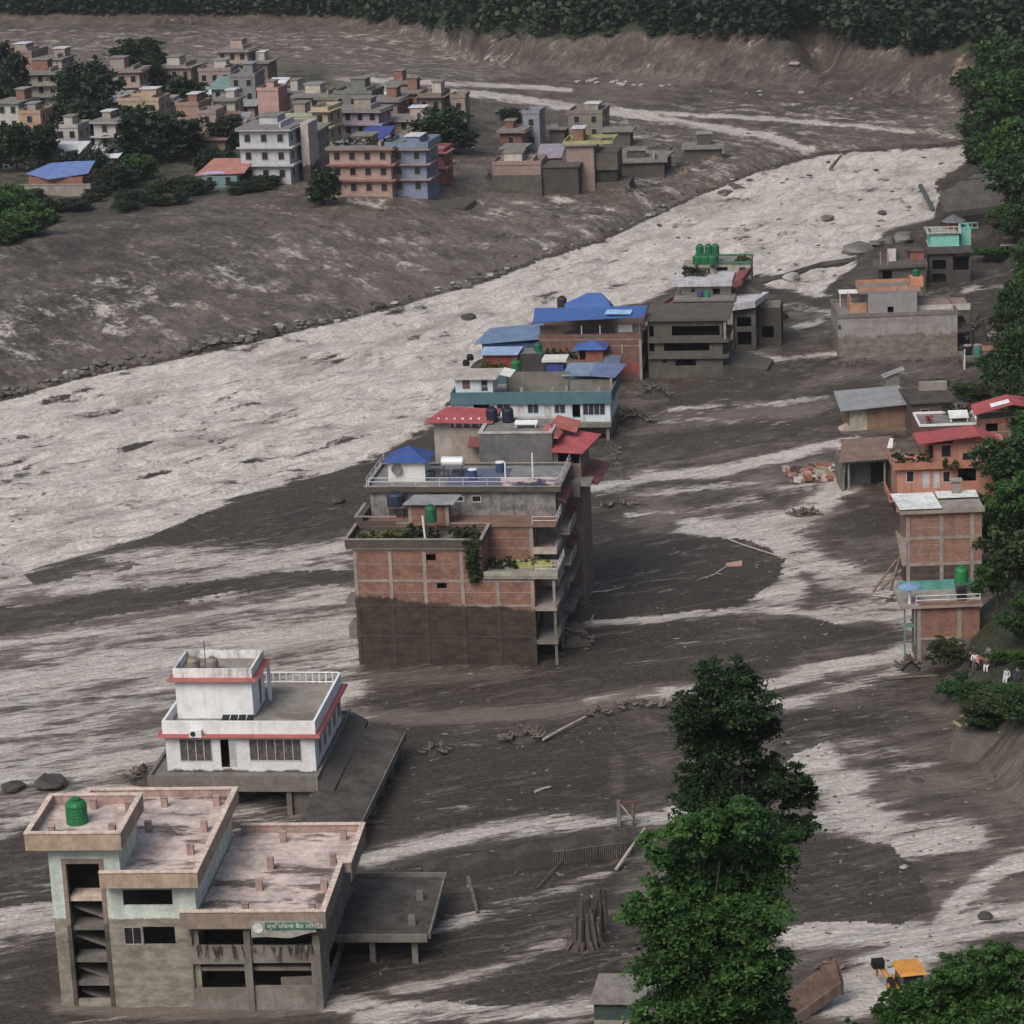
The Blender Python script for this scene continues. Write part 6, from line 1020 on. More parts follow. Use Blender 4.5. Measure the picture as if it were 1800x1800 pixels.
g0 = ground(25, 346); b = B('compound_wall', 'weathered pale compound wall in front of the blue-roofed hall', 'wall', (g0.x, g0.y, g0.z), -12); w_ = b.F(160, 340)[0]; b.part('wall', MM('weathered_wall', (.26, .235, .2), streak=.5), MB().box(0, w_, 0, .3, -2, 2.0)); b.part('coping', CONF, MB().box(-.1, w_+.1, -.1, .4, 2.0, 2.12))
b = town('teal_hut', 'teal hut with a salmon and lilac tin roof in the bushes on the far bank', 'hut', 354, 418, 312, 330, (.13, .23, .24), 'none', dep=7); b.part('roof', MM('salmon_tin', (.4, .17, .14), corr=1.5), MB().sheet([(-1, -.3, b.Ht+.2), (b.Wd+1.2, .6, b.Ht+.5), (b.Wd+1, 7.5, b.Ht+2), (0, 7.5, b.Ht+2)], .12)); b.part('roof_patch', MM('lilac_tin', (.34, .34, .5)), MB().sheet([(-.5, -.2, b.Ht+.33), (b.Wd*.7, .1, b.Ht+.5), (b.Wd*.5, 1.4, b.Ht+.75), (.8, 1.2, b.Ht+.62)], .03))
for px, py, c_, lb in [(465, 158, (.012, .13, .06), 'green tank on the salmon wall house in the upper town'), (440, 128, (.02, .02, .02), 'black tank on the grey concrete house roof'), (700, 178, (.02, .02, .02), 'dark tank on the stacked brown house'), (632, 196, (.03, .03, .05), 'black tank above the violet house')]:
    g1 = ground(px, py+46); d = Vector(ray(px, py)); t = (g1.y)/d.y; tank((d.x*t, d.y*t+2, H+d.z*t-1.2), 0, 1.5, 1.7, c_, lb, stand=2.5)
tp = B('blue_tarp', 'crumpled royal blue tarpaulin over a roof behind the pinkish block', 'tarpaulin', tuple(ground(628, 275)), -14); a0 = tp.F(628, 245)[0]; a1 = tp.F(680, 245)[0]; zt = tp.F(650, 243)[1]
tp.part('tarpaulin', MM('royal_tarp', (.03, .06, .24), scale=2), MB().sheet([(a0, 0, zt-.3), (a1, 0, zt), (a1+.3, 5, zt+1.6), (a0+.5, 5, zt+1.4)], .1)); tp.part('support', CONC, MB().box(a0+.5, a1-.5, .8, 4.6, -2, zt-.2))
r_ = random.Random(77)
for i in range(52):
    px = r_.uniform(330, 780) if i < 38 else r_.uniform(0, 320); py = r_.uniform(np.interp(px, [0, 330, 400, 600, 780], [150, 165, 150, 178, 200]), np.interp(px, [0, 330, 420, 600, 780], [250, 235, 250, 262, 240])); w_ = r_.uniform(16, 34); c_ = r_.choice([(.26, .2, .17), (.34, .3, .27), (.2, .17, .15), (.3, .22, .19), (.28, .29, .27), (.38, .33, .26)])
    town('small_house', 'small '+('brown' if c_[0] < .27 else 'pale')+' house packed in among the larger town houses', 'house', px, px+w_, py-r_.uniform(14, 26), py, c_, r_.choice(['slab', 'flat', 'tin']), ang=-14+r_.uniform(-10, 10), dep=5, rc=r_.choice([rb_, TIN, MM('white_tin', (.5, .52, .56))])).root['group'] = 'small '+('brown' if c_[0] < .27 else 'pale')+' houses filling the town'
# islands of wreckage right of the town
b = town('blue_grey_tower_house', 'bluish grey tower house on the mud island right of the town', 'house', 921, 950, 200, 262, (.22, .24, .28), 'flat', dep=5); b = town('maroon_low_house', 'low maroon and rust house left of the bluish grey tower', 'house', 880, 918, 232, 262, (.2, .09, .08), 'slab', dep=6, bal=MM('rust_clutter', (.28, .14, .1)))
b = town('grey_ruined_house', 'grey two-storey ruin with dark windows on the mud island', 'ruin', 1000, 1060, 200, 246, (.2, .175, .155), 'flat', dep=7); b.part('side_wall', RU, MB().box(-2.2, -.1, 1, 6, -2, b.Ht-1))
b = town('pink_walled_platform', 'broad muddy pink walled platform building at the front of the mud island', 'building', 868, 952, 290, 330, (.26, .185, .165), 'flat', ang=-10, dep=7, wn=False); b.part('mud_skirt', RU, MB().box(-.2, b.Wd+.1, -.2, -.003, -2, b.Ht*.55)); b.part('side_slab', MM('dark_ruin', (.06, .053, .048)), MB().box(b.Wd+.13, b.Wd+6.5, .5, 7, -2, b.Ht-.6)); b.part('side_roof', RU, MB().box(b.Wd+.13, b.Wd+6.8, .2, 7, b.Ht-.6, b.Ht-.3))
b = town('purple_roofed_hut', 'small dark red hut under a mauve roof on the pink platform', 'hut', 950, 982, 276, 300, (.16, .05, .04), 'tin', ang=-10, dep=5, rc=MM('mauve_tin', (.25, .22, .28)), wn=False)
b = town('lime_topped_house', 'pink-grey house with a yellow-green roof rim on the mud island', 'house', 998, 1046, 256, 332, (.27, .195, .175), 'slab', ang=-10, dep=7, wn=False); b.part('lime_rim', MM('lime_rim', (.32, .32, .13)), MB().ring(-.5, b.Wd+3.5, -.5, 7, b.Ht+.3, b.Ht+.9, .2)); b.part('side_floor', RU, MB().box(b.Wd+.1, b.Wd+6, .5, 8, -2, .8).box(b.Wd+.1, b.Wd+4, 1, 8, 3, b.Ht-1.5)); b.part('side_gap_shade', VOID, MB().box(b.Wd+.2, b.Wd+3.8, 1.5, 8, .8, 3))  # solid near-black box, painted as the shade between the side floors
b = town('mud_buried_slab', 'long dark slab of a mud-buried building reaching right from the mud island', 'ruin', 1068, 1168, 286, 312, (.085, .075, .068), 'slab', ang=-4, dep=8, wn=False); b = town('half_buried_block', 'dark half-buried block alone near the far water', 'ruin', 1204, 1268, 262, 288, (.085, .076, .07), 'slab', ang=-6, dep=7, wn=False); b = town('toppled_room', 'small toppled dark room behind the grey ruin', 'ruin', 1062, 1108, 232, 256, (.09, .08, .075), 'slab', ang=-10, dep=5, wn=False)
for i, (x0, x1, yt, yb, lb) in enumerate([(966, 992, 228, 246, 'small dark shack left of the grey ruin'), (884, 920, 262, 284, 'low blue and mauve shack below the bluish grey tower'), (1130, 1172, 275, 300, 'leaning dark room at the far end of the long buried slab')]): town('shack', lb, 'shack', x0, x1, yt, yb, [(.1, .085, .08), (.15, .13, .2), (.06, .055, .052)][i], 'slab', dep=5, wn=False)
# ================================================================== TREES AND SHRUBS
def atY(px, py, Y):
    d = ray(px, py); t = Y/d[1]; return Vector((d[0]*t, Y, H+d[2]*t))
def bigtree(name, label, Y, basepx, lobes, nc, nl, ls, lm, tr, seed, **k):
    bx = atY(basepx, 1500, Y).x; g = gz(bx, Y); cr = []
    rr = random.Random(seed)
    for px, py, r in lobes:
        dy = rr.uniform(-1.6, 1.6); p = atY(px, py, Y+dy); m_ = r/F*p.length; cr.append((p.x-bx, dy, p.z-g, m_*1.15, m_, m_*.72))
    return tree(name, label, 'tree', (bx, Y, g), max(c[2] for c in cr), cr, nc, nl, ls, lm, tr, seed=seed, **k)
bigtree('broadleaf_tree', 'tall dark conical tree rising behind the brighter foreground tree', 132, 1275, [(1275, 1190, 48), (1245, 1235, 50), (1315, 1235, 48), (1275, 1275, 72), (1222, 1265, 38), (1335, 1280, 34), (1265, 1335, 60), (1240, 1395, 52), (1300, 1395, 60), (1375, 1362, 42), (1405, 1400, 36), (1400, 1455, 38), (1345, 1350, 34), (1255, 1460, 66), (1320, 1460, 60), (1290, 1560, 70)], 760, 120, .19, 'dark', .4, 41, flat=.45, cs=.42)
bigtree('broadleaf_tree', 'large layered bright green tree in the middle foreground', 106, 1245, [(1315, 1425, 38), (1275, 1445, 50), (1225, 1460, 48), (1165, 1485, 36), (1355, 1480, 50), (1190, 1535, 62), (1290, 1530, 84), (1155, 1600, 52), (1225, 1620, 84), (1320, 1610, 60), (1165, 1690, 56), (1250, 1710, 92), (1335, 1700, 54), (1180, 1770, 60), (1280, 1790, 92), (1345, 1780, 46), (1220, 1860, 90), (1310, 1880, 90)], 1100, 110, .18, 'mid', .35, 42, flat=.28, cs=.42, droop=.35)
bigtree('broadleaf_tree', 'leafy olive green treetop in the bottom right corner before the yellow machine', 112, 1700, [(1745, 1685, 36), (1680, 1700, 34), (1790, 1705, 46), (1715, 1730, 50), (1650, 1755, 48), (1600, 1775, 34), (1560, 1800, 34), (1705, 1785, 70), (1785, 1790, 76), (1640, 1820, 74), (1570, 1850, 60), (1740, 1860, 90), (1560, 1772, 26), (1598, 1764, 30), (1640, 1742, 34), (1668, 1716, 30), (1590, 1750, 24), (1622, 1738, 22), (1560, 1748, 18)], 800, 90, .2, 'mid', .3, 43, flat=.5, cs=.42)
bigtree('sapling', 'small leafy shoot at the bottom edge below the tipped truck bed', 112, 1500, [(1500, 1806, 20), (1525, 1812, 18)], 16, 50, .2, 'mid', .06, 44)
random.seed(5)
PR = []
for s_, lm in ((61, 'mid'), (62, 'slope'), (63, 'olive'), (64, 'mid'), (65, 'slope'), (66, 'bright')):
    r = random.Random(s_); cr = [(r.uniform(-.3, .3), r.uniform(-.25, .25), r.uniform(.38, .85), r.uniform(.17, .27), r.uniform(.17, .27), r.uniform(.12, .2)) for _ in range(9)]+[(0, 0, .6, .3, .3, .25)]
    V, Q = leaves(cr, 150, 55, .05, seed=s_, flat=.5, cs=.42); PR.append((np_mesh('crown', V, Q, [LF[lm]]), lm))
PRF = []
for s_, lm in ((71, 'far'), (72, 'far'), (73, 'dark'), (74, 'bright'), (75, 'olive')):
    r = random.Random(s_); cr = [(r.uniform(-.33, .33), r.uniform(-.25, .25), r.uniform(.22, .76), r.uniform(.18, .28), r.uniform(.18, .28), r.uniform(.16, .24)) for _ in range(9)]+[(0, 0, .5, .36, .36, .36)]
    V, Q = leaves(cr, 200, 46, .075, seed=s_, flat=.6, cs=.42); PRF.append((np_mesh('crown', V, Q, [LF[lm]]), lm))
TR = MB(); TR.bar((0, 0, -.35), (.01, .01, .3), .022, 7).bar((.01, .01, .28), (-.02, 0, .62), .017, 6).bar((.0, .0, .3), (.2, .05, .6), .012, 5).bar((0, 0, .34), (-.2, -.05, .62), .012, 5); trm = TR.build('trunk', BARK); TRD = trm.data; bpy.data.objects.remove(trm)
def ptree(px, pb, wpx, hpx, label, pool, k, group=None, name='tree', cat='tree', trunk=True, cut=1.0):
    g = ground(px, pb); s = F/g.length; sc = wpx/s/.82; hz = hpx/s/.9
    o = empty(name, g, random.uniform(0, 360)); o.scale = (sc, sc, hz); tag(o, label, cat, group); obj('crown', pool[k % len(pool)][0], o)
    if trunk: obj('trunk', TRD, o)
    return o
for i, (px, pb, w_, h_, lb, pk) in enumerate([
    (245, 122, 92, 50, 'dark rounded tree crowning the upper town', 2), (266, 170, 62, 66, 'dark tree just below the hilltop tree', 2), (155, 215, 110, 105, 'biggest dark green tree in the upper left town', 0), (20, 205, 62, 125, 'tall dark tree on the left picture edge', 1), (120, 255, 100, 70, 'broad tree beneath the biggest town tree', 1), (185, 240, 80, 60, 'tree between the biggest town tree and the narrow white house', 0),
    (262, 288, 125, 98, 'wide spreading tree left of the reddish brick house', 0), (315, 272, 80, 60, 'tree right of the wide spreading tree', 1), (335, 210, 75, 72, 'leafy tree above the reddish brick house', 2), (398, 262, 52, 55, 'dull tree left of the white corner block', 1), (375, 300, 60, 40, 'low tree above the teal hut', 0), (30, 300, 80, 80, 'dark tree left of the blue-roofed hall', 2), (70, 292, 66, 70, 'dark tree behind the blue-roofed hall', 1), (250, 318, 52, 50, 'lighter green tree above the bushes, right of the compound wall', 3), (118, 305, 36, 38, 'small tree in front of the white-roofed shed', 1), (778, 268, 100, 74, 'rounded dark tree at the right end of town', 2), (745, 250, 44, 40, 'smaller tree left of the rounded riverside tree', 1), (570, 360, 54, 62, 'lone small tree with a bare trunk on the mud bank', 2), (897, 214, 40, 24, 'pale green tree behind the maroon low house', 0), (48, 175, 46, 50, 'tree in front of the long pale balconied building', 0), (165, 312, 50, 44, 'tree right of the blue-roofed hall', 1), (205, 330, 70, 40, 'scrubby tree right of the compound wall', 0)]):
    ptree(px, pb, w_*.98, h_*1.0, lb, PRF, pk)
rr = random.Random(12)
for i in range(40):
    px = rr.uniform(0, 470); top = np.interp(px, [0, 170, 300, 470], [352, 345, 330, 322]); bot = np.interp(px, [0, 100, 250, 420, 470], [420, 402, 378, 350, 330]); py = top+(bot-top)*rr.random()
    ptree(px, py, rr.uniform(22, 52), rr.uniform(12, 26), 'low dark bush on the far bank, '+('below the compound wall' if px < 165 else 'between the compound wall and the teal hut' if px < 340 else 'below the teal hut and white corner block'), PRF, rr.choice([0, 1, 4, 4]), 'bushes along the far bank, '+('left' if px < 165 else 'middle' if px < 340 else 'right'), 'bush', 'bush', False)
for px, py in ((15, 420), (42, 405), (8, 385), (55, 415), (28, 370), (-8, 430)): ptree(px, py, 62, 48, 'bright green bush at the left picture edge', PRF, 3, 'bright bushes at the left edge', 'bush', 'bush', False)
RT_ = [(1760, 190, 90, 120), (1800, 200, 90, 110), (1742, 255, 84, 95), (1790, 270, 110, 130), (1735, 318, 74, 75), (1785, 335, 100, 110), (1745, 372, 70, 62), (1800, 400, 100, 100), (1770, 425, 60, 45), (1790, 430, 50, 40),
       (1800, 610, 66, 110), (1782, 560, 46, 62), (1762, 700, 82, 88), (1805, 690, 90, 110), (1722, 718, 46, 34), (1785, 740, 56, 50), (1785, 880, 110, 105), (1745, 885, 70, 60), (1800, 960, 110, 130), (1765, 990, 84, 100), (1800, 1060, 110, 120), (1752, 1075, 66, 90), (1800, 1135, 80, 80), (1735, 935, 50, 60), (1812, 830, 70, 80)]
RR_ = [(0, 215, 'at the top right corner under the far forest'), (215, 345, 'overhanging the river bend at the right edge'), (345, 480, 'above the ruined terrace at the right edge'), (480, 640, 'behind the long grey house at the right edge'), (640, 800, 'above the crimson-roofed brick house'), (800, 940, 'beside the orange house at the right edge'), (940, 1060, 'beside the white-roofed brick building'), (1060, 1200, 'above the group of people')]
for i, (px, pb, w_, h_) in enumerate(RT_):
    z_ = [q for q in RR_ if q[0] <= pb < q[1]][0][2]; ptree(px, pb, w_*1.15, h_*1.1, 'leafy tree on the green slope '+z_, PR, i, 'trees on the slope '+z_)
for i in range(60):
    pb = rr.uniform(120, 1110); lo = float(np.interp(pb, [0, 250, 330, 420, 480, 640, 700, 760, 900, 1050, 1130, 1230], [1705, 1705, 1720, 1755, 1790, 1765, 1760, 1805, 1765, 1765, 1775, 1690])); px = rr.uniform(lo, 1840)
    z_ = [q for q in RR_ if q[0] <= min(pb, 1199) < q[1]][0][2]; ptree(px, pb, rr.uniform(50, 84), rr.uniform(45, 80), 'leafy tree on the green slope '+z_, PR, i+3, 'trees on the slope '+z_)
for i, (px, pb, w_, h_, lb) in enumerate([(1690, 872, 52, 40, 'round shrub in front of the orange house, above the white roof'), (1667, 1190, 70, 62, 'shrub at the lower right corner of the teal-railed building'), (1712, 1240, 90, 40, 'bush below the group of people'), (1676, 1240, 70, 46, 'bush left of and below the people, above the mud'), (1752, 1275, 110, 52, 'wide bush between the two groups of people'), (1795, 1290, 90, 80, 'bush at the right edge below the seated pair'), (1735, 1290, 70, 40, 'lowest bush above the earth bank'), (1650, 690, 40, 22, 'bush at the edge of the barrel platform'), (1757, 1172, 44, 30, 'bush just right of the standing group'), (1690, 1202, 36, 18, 'low bush at the left feet of the standing group'), (1762, 1226, 60, 22, 'low bush below the seated pair'), (1795, 1180, 50, 34, 'bush behind the seated pair'), (1700, 705, 60, 32, 'bush behind the crimson-roofed brick house'), (1745, 460, 60, 24, 'small bush by the slate canopy'), (1648, 1160, 40, 36, 'shrub against the brick wall under the teal rails')]): ptree(px, pb, w_, h_, lb, PR, i*2+(i > 5), name='shrub', cat='shrub', trunk=False)
def forest():
    r = np.random.RandomState(8); n = 5200; U = r.uniform(-.205, .215, n); by = np.interp(U, BASEU, BASEY); d = 3+r.rand(n)**1.6*110; Y = by+d; X = U*Y; Z = height(X, Y)
    px, py = project(X, Y, Z); fz = np.interp(px, [600, 760, 900, 1200, 1500, 1800], [1.5, 3.5, 8, 10, 10, 9]); k = (Z > fz) & (Z < 120); X, Y, Z = X[k], Y[k], Z[k]; V = []; n = len(X)
    sz = r.uniform(1.8, 5.2, n); cr = r.normal(size=(n, 40, 3)); cr /= np.linalg.norm(cr, axis=2)[..., None]; cr *= r.uniform(.6, 1.1, (n, 40, 1)); cr[..., 2] = cr[..., 2]*.9+.7
    P = (np.stack([X, Y, Z], -1)[:, None]+cr*sz[:, None, None]).reshape(-1, 3); N_ = len(P); ax = r.normal(size=(N_, 3)); ax[:, 2] *= .5; ax /= np.linalg.norm(ax, axis=1)[:, None]; sd = np.cross(ax, r.normal(size=(N_, 3))*.5+[0, 0, 1]); sd /= np.linalg.norm(sd, axis=1)[:, None]
    l = r.uniform(.9, 1.6, (N_, 1)); VV = np.stack([P-ax*l*.7, P+sd*l*.5, P+ax*l*.7, P-sd*l*.5], 1).reshape(-1, 3)
    tag(obj('forest', np_mesh('forest', VV, np.arange(4*N_).reshape(-1, 4), [LF['forest']])), 'dense dark forest covering the hillside beyond the valley', 'forest', kind='stuff')
forest()
# ================================================================== ROCKS, DEBRIS
RK = MM('rock_grey', (.13, .12, .112), scale=1.5, var=.35, stain=(.2, .19, .18), stfac=.5); RKP = MM('rock_pale', (.32, .3, .28), scale=1.5, var=.25); RKD = MM('rock_dark', (.065, .058, .052), scale=1.5, var=.35)
RM_ = []
for i in range(6):
    me = rockmesh(i+1, 3 if i < 3 else 2); me.materials.append(RK); RM_.append(me)
def rock(px, py, wpx, label, m=None, group=None, k=0, sq=1.0, name='boulder', sink=.25):
    g = ground(px, py); s = wpx/F*g.length; me = RM_[k % 6]
    if m is not None:
        key = me.name+m.name
        if key not in M: M[key] = me.copy(); M[key].materials.clear(); M[key].materials.append(m)
        me = M[key]
    o = obj(name, me, None, (g.x, g.y, g.z+s*.35*sq-s*sink*.5)); o.scale = (s*1.15, s, s*sq); o.rotation_euler = (0, 0, random.uniform(0, 6)); tag(o, label, 'rock', group); return o
for i, (px, py, w_, lb, m) in enumerate([(87, 1385, 62, 'largest dark rounded boulder in the water, upper left of the pink roofs', RKD), (22, 1388, 42, 'dark low boulder at the left edge beside the largest one', RKD), (1392, 492, 34, 'pale lone boulder in smooth water right of the green-tank house', RKP), (1507, 446, 54, 'big pale boulder at the river edge before the turquoise house', RK), (1537, 432, 30, 'boulder between two bigger ones at the river edge', RK), (1588, 424, 44, 'large grey boulder left of the turquoise house', RK), (1560, 428, 30, 'mid-size boulder left of the large grey one by the turquoise house', RK), (1453, 388, 26, 'boulder breaking the rapids in mid river', RK), (1550, 378, 16, 'small dark boulder in the rapids above the big pale boulder', RKD), (1731, 1615, 28, 'dark round boulder at the right on the foreground flood plain', RKD), (590, 884, 34, 'dark mound-like rock on the mud spit above the garden block', RKD), (823, 562, 26, 'dark rock awash in the river left of the blue roofs', RKD), (1397, 116, 18, 'white boulder stranded high on the bare far slope', RKP), (1212, 1425, 24, 'round rock in the stream left of the tall tree', RK), (1612, 1372, 26, 'flat dark rock on the pale foreground mud', RKD), (1590, 1530, 18, 'white block on the dark foreground mud fan', RKP), (1500, 945, 26, 'flat rock in the pale stream left of the white-roofed brick building', RKD)]): rock(px, py, w_, lb, m, k=i, sq=.75 if 'flat' not in lb else .35)
rr = random.Random(21)
for i in range(165):
    t = rr.random(); px = rr.uniform(-20, 900) if i < 140 else rr.uniform(900, 1300); py = float(pl(E1, px))+rr.uniform(-10, 3)-abs(rr.gauss(0, 5)); rock(px, py, (5+abs(rr.gauss(0, 8)))*(1.25 if px < 500 else .85), 'grey rock in the rubble along the far water edge, '+('at far left' if px < 300 else 'opposite the blue roofs' if px < 900 else 'below the mud island'), [RK, RKP, RKD][rr.choice([0, 0, 0, 1, 2])], 'rocks along the far water edge, '+('left' if px < 300 else 'middle' if px < 900 else 'right'), i, .8, 'rock')
for i in range(26): px = rr.choice([rr.uniform(1010, 1165), rr.uniform(1000, 1520)]); py = float(pl(BASE, px))+rr.uniform(-4, 5); rock(px, py, rr.uniform(5, 13), 'pale boulder in the line at the foot of the bare far slope', RKP, 'pale boulders at the foot of the slope', i, .8)
for i in range(56):
    px = rr.uniform(1150, 1660); py = rr.uniform(float(pl(E1, px))+12, float(pl(E2, px))-8)
    if py > 250: rock(px, py, rr.uniform(5, 15), 'dark rock poking from the rapids upstream', [RK, RKD][i % 2], 'rocks in the upstream rapids', i, .6, 'rock', .5)
for i in range(34): px = rr.uniform(1420, 1800); py = rr.uniform(1320, 1700); rock(px, py, rr.uniform(4, 10), 'small stone strewn over the foreground flood plain', [RK, RKD][i % 2], 'stones on the foreground flood plain', i, .6, 'rock', .3)
for i in range(40): px = rr.uniform(820, 1330); py = float(pl(E1, px))-rr.uniform(4, 75); rock(px, py, rr.uniform(5, 18), 'dark lump of eroded bank below the mud island', [RK, RKD][i % 2], 'eroded lumps below the mud island', i, .55, 'rock', .4)
def scatter():
    r = np.random.RandomState(5); mb = MB()
    for i in range(1400):
        z_ = r.rand()
        px, py = (r.uniform(640, 1780), r.uniform(560, 1790)) if z_ < .7 else (r.uniform(300, 1300), r.uniform(250, 520))
        g = at(px, py); gzv = gz(g[0], g[1]); s = r.uniform(.04, .16); l = s*r.uniform(1, 4); a = r.rand()*6.3; c_, s_ = math.cos(a), math.sin(a)
        pts = [(g[0]+u*c_*l-v*s_*s, g[1]+u*s_*l+v*c_*s) for u, v in ((-.5, -.5), (.5, -.5), (.5, .5), (-.5, .5))]; mb.hexa([(x, y, gzv-.1) for x, y in pts], [(x, y, gzv+s*.4) for x, y in pts])
    me = mb.build('debris_flecks', MM('debris_wood', (.2, .175, .15), var=.6, scale=.3)); tag(me, 'small scraps of wood and stone scattered over the mud', 'debris', kind='stuff')
scatter()
LG = MM('drift_log', (.12, .1, .085), scale=3, var=.4); LGP = MM('pale_pole', (.38, .34, .3), var=.2)
def log(p0, p1, r, label, m=LG, z0=.1, z1=.1, cat='log', name='log', grp=None):
    a = ground(*p0); b_ = ground(*p1); a.z += z0; b_.z += z1; o = MB().bar(a, a.lerp(b_, .5)+Vector((0, 0, .05)), r, 6).bar(a.lerp(b_, .5)+Vector((0, 0, .05)), b_, r*.8, 6).build(name, m); tag(o, label, cat, grp); return o
log((1083, 1533), (1135, 1492), .13, 'pale straight pole leaning by the left side of the bright tree', LGP, .2, 1.6, 'pole', 'pole'); log((945, 1568), (1026, 1488), .06, 'thin brown pole slanting over the buried wall', LG, .2, .6, 'pole', 'pole'); log((955, 1308), (1030, 1272), .12, 'pale straight pole lying on the debris line in mid street', LGP, .3, .5, 'pole', 'pole'); log((1078, 1490), (1085, 1520), .06, 'short thin pole standing beside the leaning pale pole', LG, 1.5, .3, 'pole', 'pole')
log((1460, 301), (1478, 290), .35, 'short log jutting from the upstream foam', LG, .4, 1.6); log((1618, 350), (1640, 374), .5, 'mossy trunk leaning against the grey cliff by the river', MM('mossy_trunk', (.06, .085, .07)), 2.2, .6); log((825, 1572), (840, 1610), .18, 'short forked stick upright in the mud near the canopy', LG, 1.2, .1, 'stick', 'stick'); log((940, 1425-30), (968, 1388), .12, 'pale stick lying on the dark street mud', LGP); log((1650, 1190), (1560, 1196), .15, 'dark log lying across the mud at the foot of the brick building', LG)
log((1620, 1050+10), (1535, 1050), .12, 'long grey plank on the mud left of the blue parasol', LGP); log((1600, 1040), (1560, 1052), .12, 'second grey plank beside the long one near the blue parasol', LG)
# submerged kerb across the side channel
sg = MB(); pts = [(1328, 498), (1380, 489), (1440, 470), (1500, 459), (1545, 450)]
for a_, b_ in zip(pts[:-1], pts[1:]): p, q = ground(*a_), ground(*b_); sg.bar(p+Vector((0, 0, .1)), q+Vector((0, 0, .1)), .55, 6)
tag(sg.build('submerged_wall', RKD), 'dark half-submerged wall crossing the pale side channel', 'wall')
def heap(px, py, wpx, hpx, label, seed, m=None, n=60, cat='debris', name='debris_heap', st=.3):
    g = ground(px, py); s = g.length/F; W_, h_ = wpx*s, hpx*s; r = random.Random(seed); o = empty(name, g); tag(o, label, cat)
    mm = MB(); k = 12; vs = []; fs = []
    for j in range(5):
        for i in range(k): a = i/k*6.283; q = 1-j/4; vs.append((math.cos(a)*W_*.5*q*r.uniform(.8, 1.15), math.sin(a)*W_*.3*q*r.uniform(.8, 1.15), -.5+(h_*.75+.5)*(1-q**1.5)*r.uniform(.8, 1.15) if j else -.5))
    for j in range(4):
        for i in range(k): fs.append((j*k+i, j*k+(i+1) % k, (j+1)*k+(i+1) % k, (j+1)*k+i))
    fs.append(tuple(range(4*k, 5*k))); mm.add(vs, fs).build('mound', m or MM('dark_ruin', (.06, .053, .048)), o)
    sb = MB()
    for i in range(n):
        x, y = r.uniform(-.45, .45)*W_, r.uniform(-.25, .1)*W_; z = h_*.6*(1-abs(x)/W_*1.6); l = r.uniform(.08, .36)*min(W_, h_*3); a = r.uniform(0, 3.1); e = r.uniform(-.2, .7); sb.bar((x, y, z), (x+math.cos(a)*l, y+math.sin(a)*l*.5, z+math.sin(e)*l), st*r.uniform(.12, .5), 4)
    sb.build('splintered_wood', MM('splintered', (.12, .1, .085), var=.6, scale=1), o); return o
heap(765, 1330, 44, 40, 'dark debris clump with a jutting stump right of the mud-covered roof', 1); heap(925, 1300, 90, 34, 'tangled dark debris at the left end of the street debris line', 2); heap(1052, 1262, 40, 26, 'dark clump of twigs midway along the debris ridge', 3); heap(1130, 1240, 110, 14, 'low dark ridge of debris running to the tall tree', 4); heap(255, 1378, 74, 48, 'pile of black wreckage wedged at the left side of the white house', 5); heap(700, 1548+8, 60, 12, 'mud-caked debris line behind the low canopy', 6)
heap(1010, 1135, 80, 55, 'heap of wreckage crushed against the right side of the brick block', 7, RU); heap(1005, 1075, 60, 40, 'sagging wreckage under the brick block balconies', 17, RU); heap(1150, 700, 60, 40, 'black wreckage below the corner of the blue-roofed building', 8); heap(1115, 745, 90, 34, 'dark tangle of debris at the right corner of the teal banded house', 9); heap(1345, 560, 90, 46, 'dark debris banked against the right side of the green-tank house', 10); heap(1025, 328, 56, 40, 'tan splintered rubble collapsed on the mud island', 11, MM('tan_rubble', (.3, .22, .15), scale=1)); heap(1085, 890, 60, 14, 'dark hole-edged debris on the street right of the grey block', 12); heap(1600, 1180, 44, 44, 'dark debris at the lower left corner of the teal-railed building', 13); heap(1635, 1020, 60, 30, 'debris against the left wall of the white-roofed brick building', 14); heap(1460, 1725-20, 40, 30, 'dark debris behind the tipped truck bed', 15); heap(240, 340, 10, 6, 'tiny pale debris heap in the far scrub', 16); heap(860, 318, 14, 26, 'dark leaning wreck left of the pink walled platform', 18); heap(1300, 575, 60, 30, 'rubble slope beside the ruined grey house', 19, RU); heap(1720, 600, 50, 60, 'collapsed black balcony wreck right of the long grey house', 20)
for i in range(26):
    px = rr.uniform(860, 1290); py = rr.uniform(250, 345); hp = heap(px, py, rr.uniform(24, 50), rr.uniform(6, 16), 'mound of broken rubble among the ruins of the mud island', 100+i, [RU, MM('dark_ruin', (.06, .053, .048)), MM('brown_rubble', (.16, .12, .095), scale=1)][i % 3], 14); hp['group'] = 'rubble mounds on the mud island'
for i in range(30):
    px, py = rr.choice([(rr.uniform(1130, 1330), rr.uniform(655, 700)), (rr.uniform(1470, 1700), rr.uniform(634, 650)), (rr.uniform(1470, 1570), rr.uniform(770, 880)), (rr.uniform(1560, 1620), rr.uniform(1030, 1190)), (rr.uniform(1060, 1120), rr.uniform(740, 860))]); hp = heap(px, py, rr.uniform(14, 34), rr.uniform(4, 12), 'low pile of silt and broken wood washed against the street buildings', 200+i, [RU, MM('dark_ruin', (.06, .053, .048))][i % 2], 10, st=.2); hp['group'] = 'silt and wood piles by the street buildings'
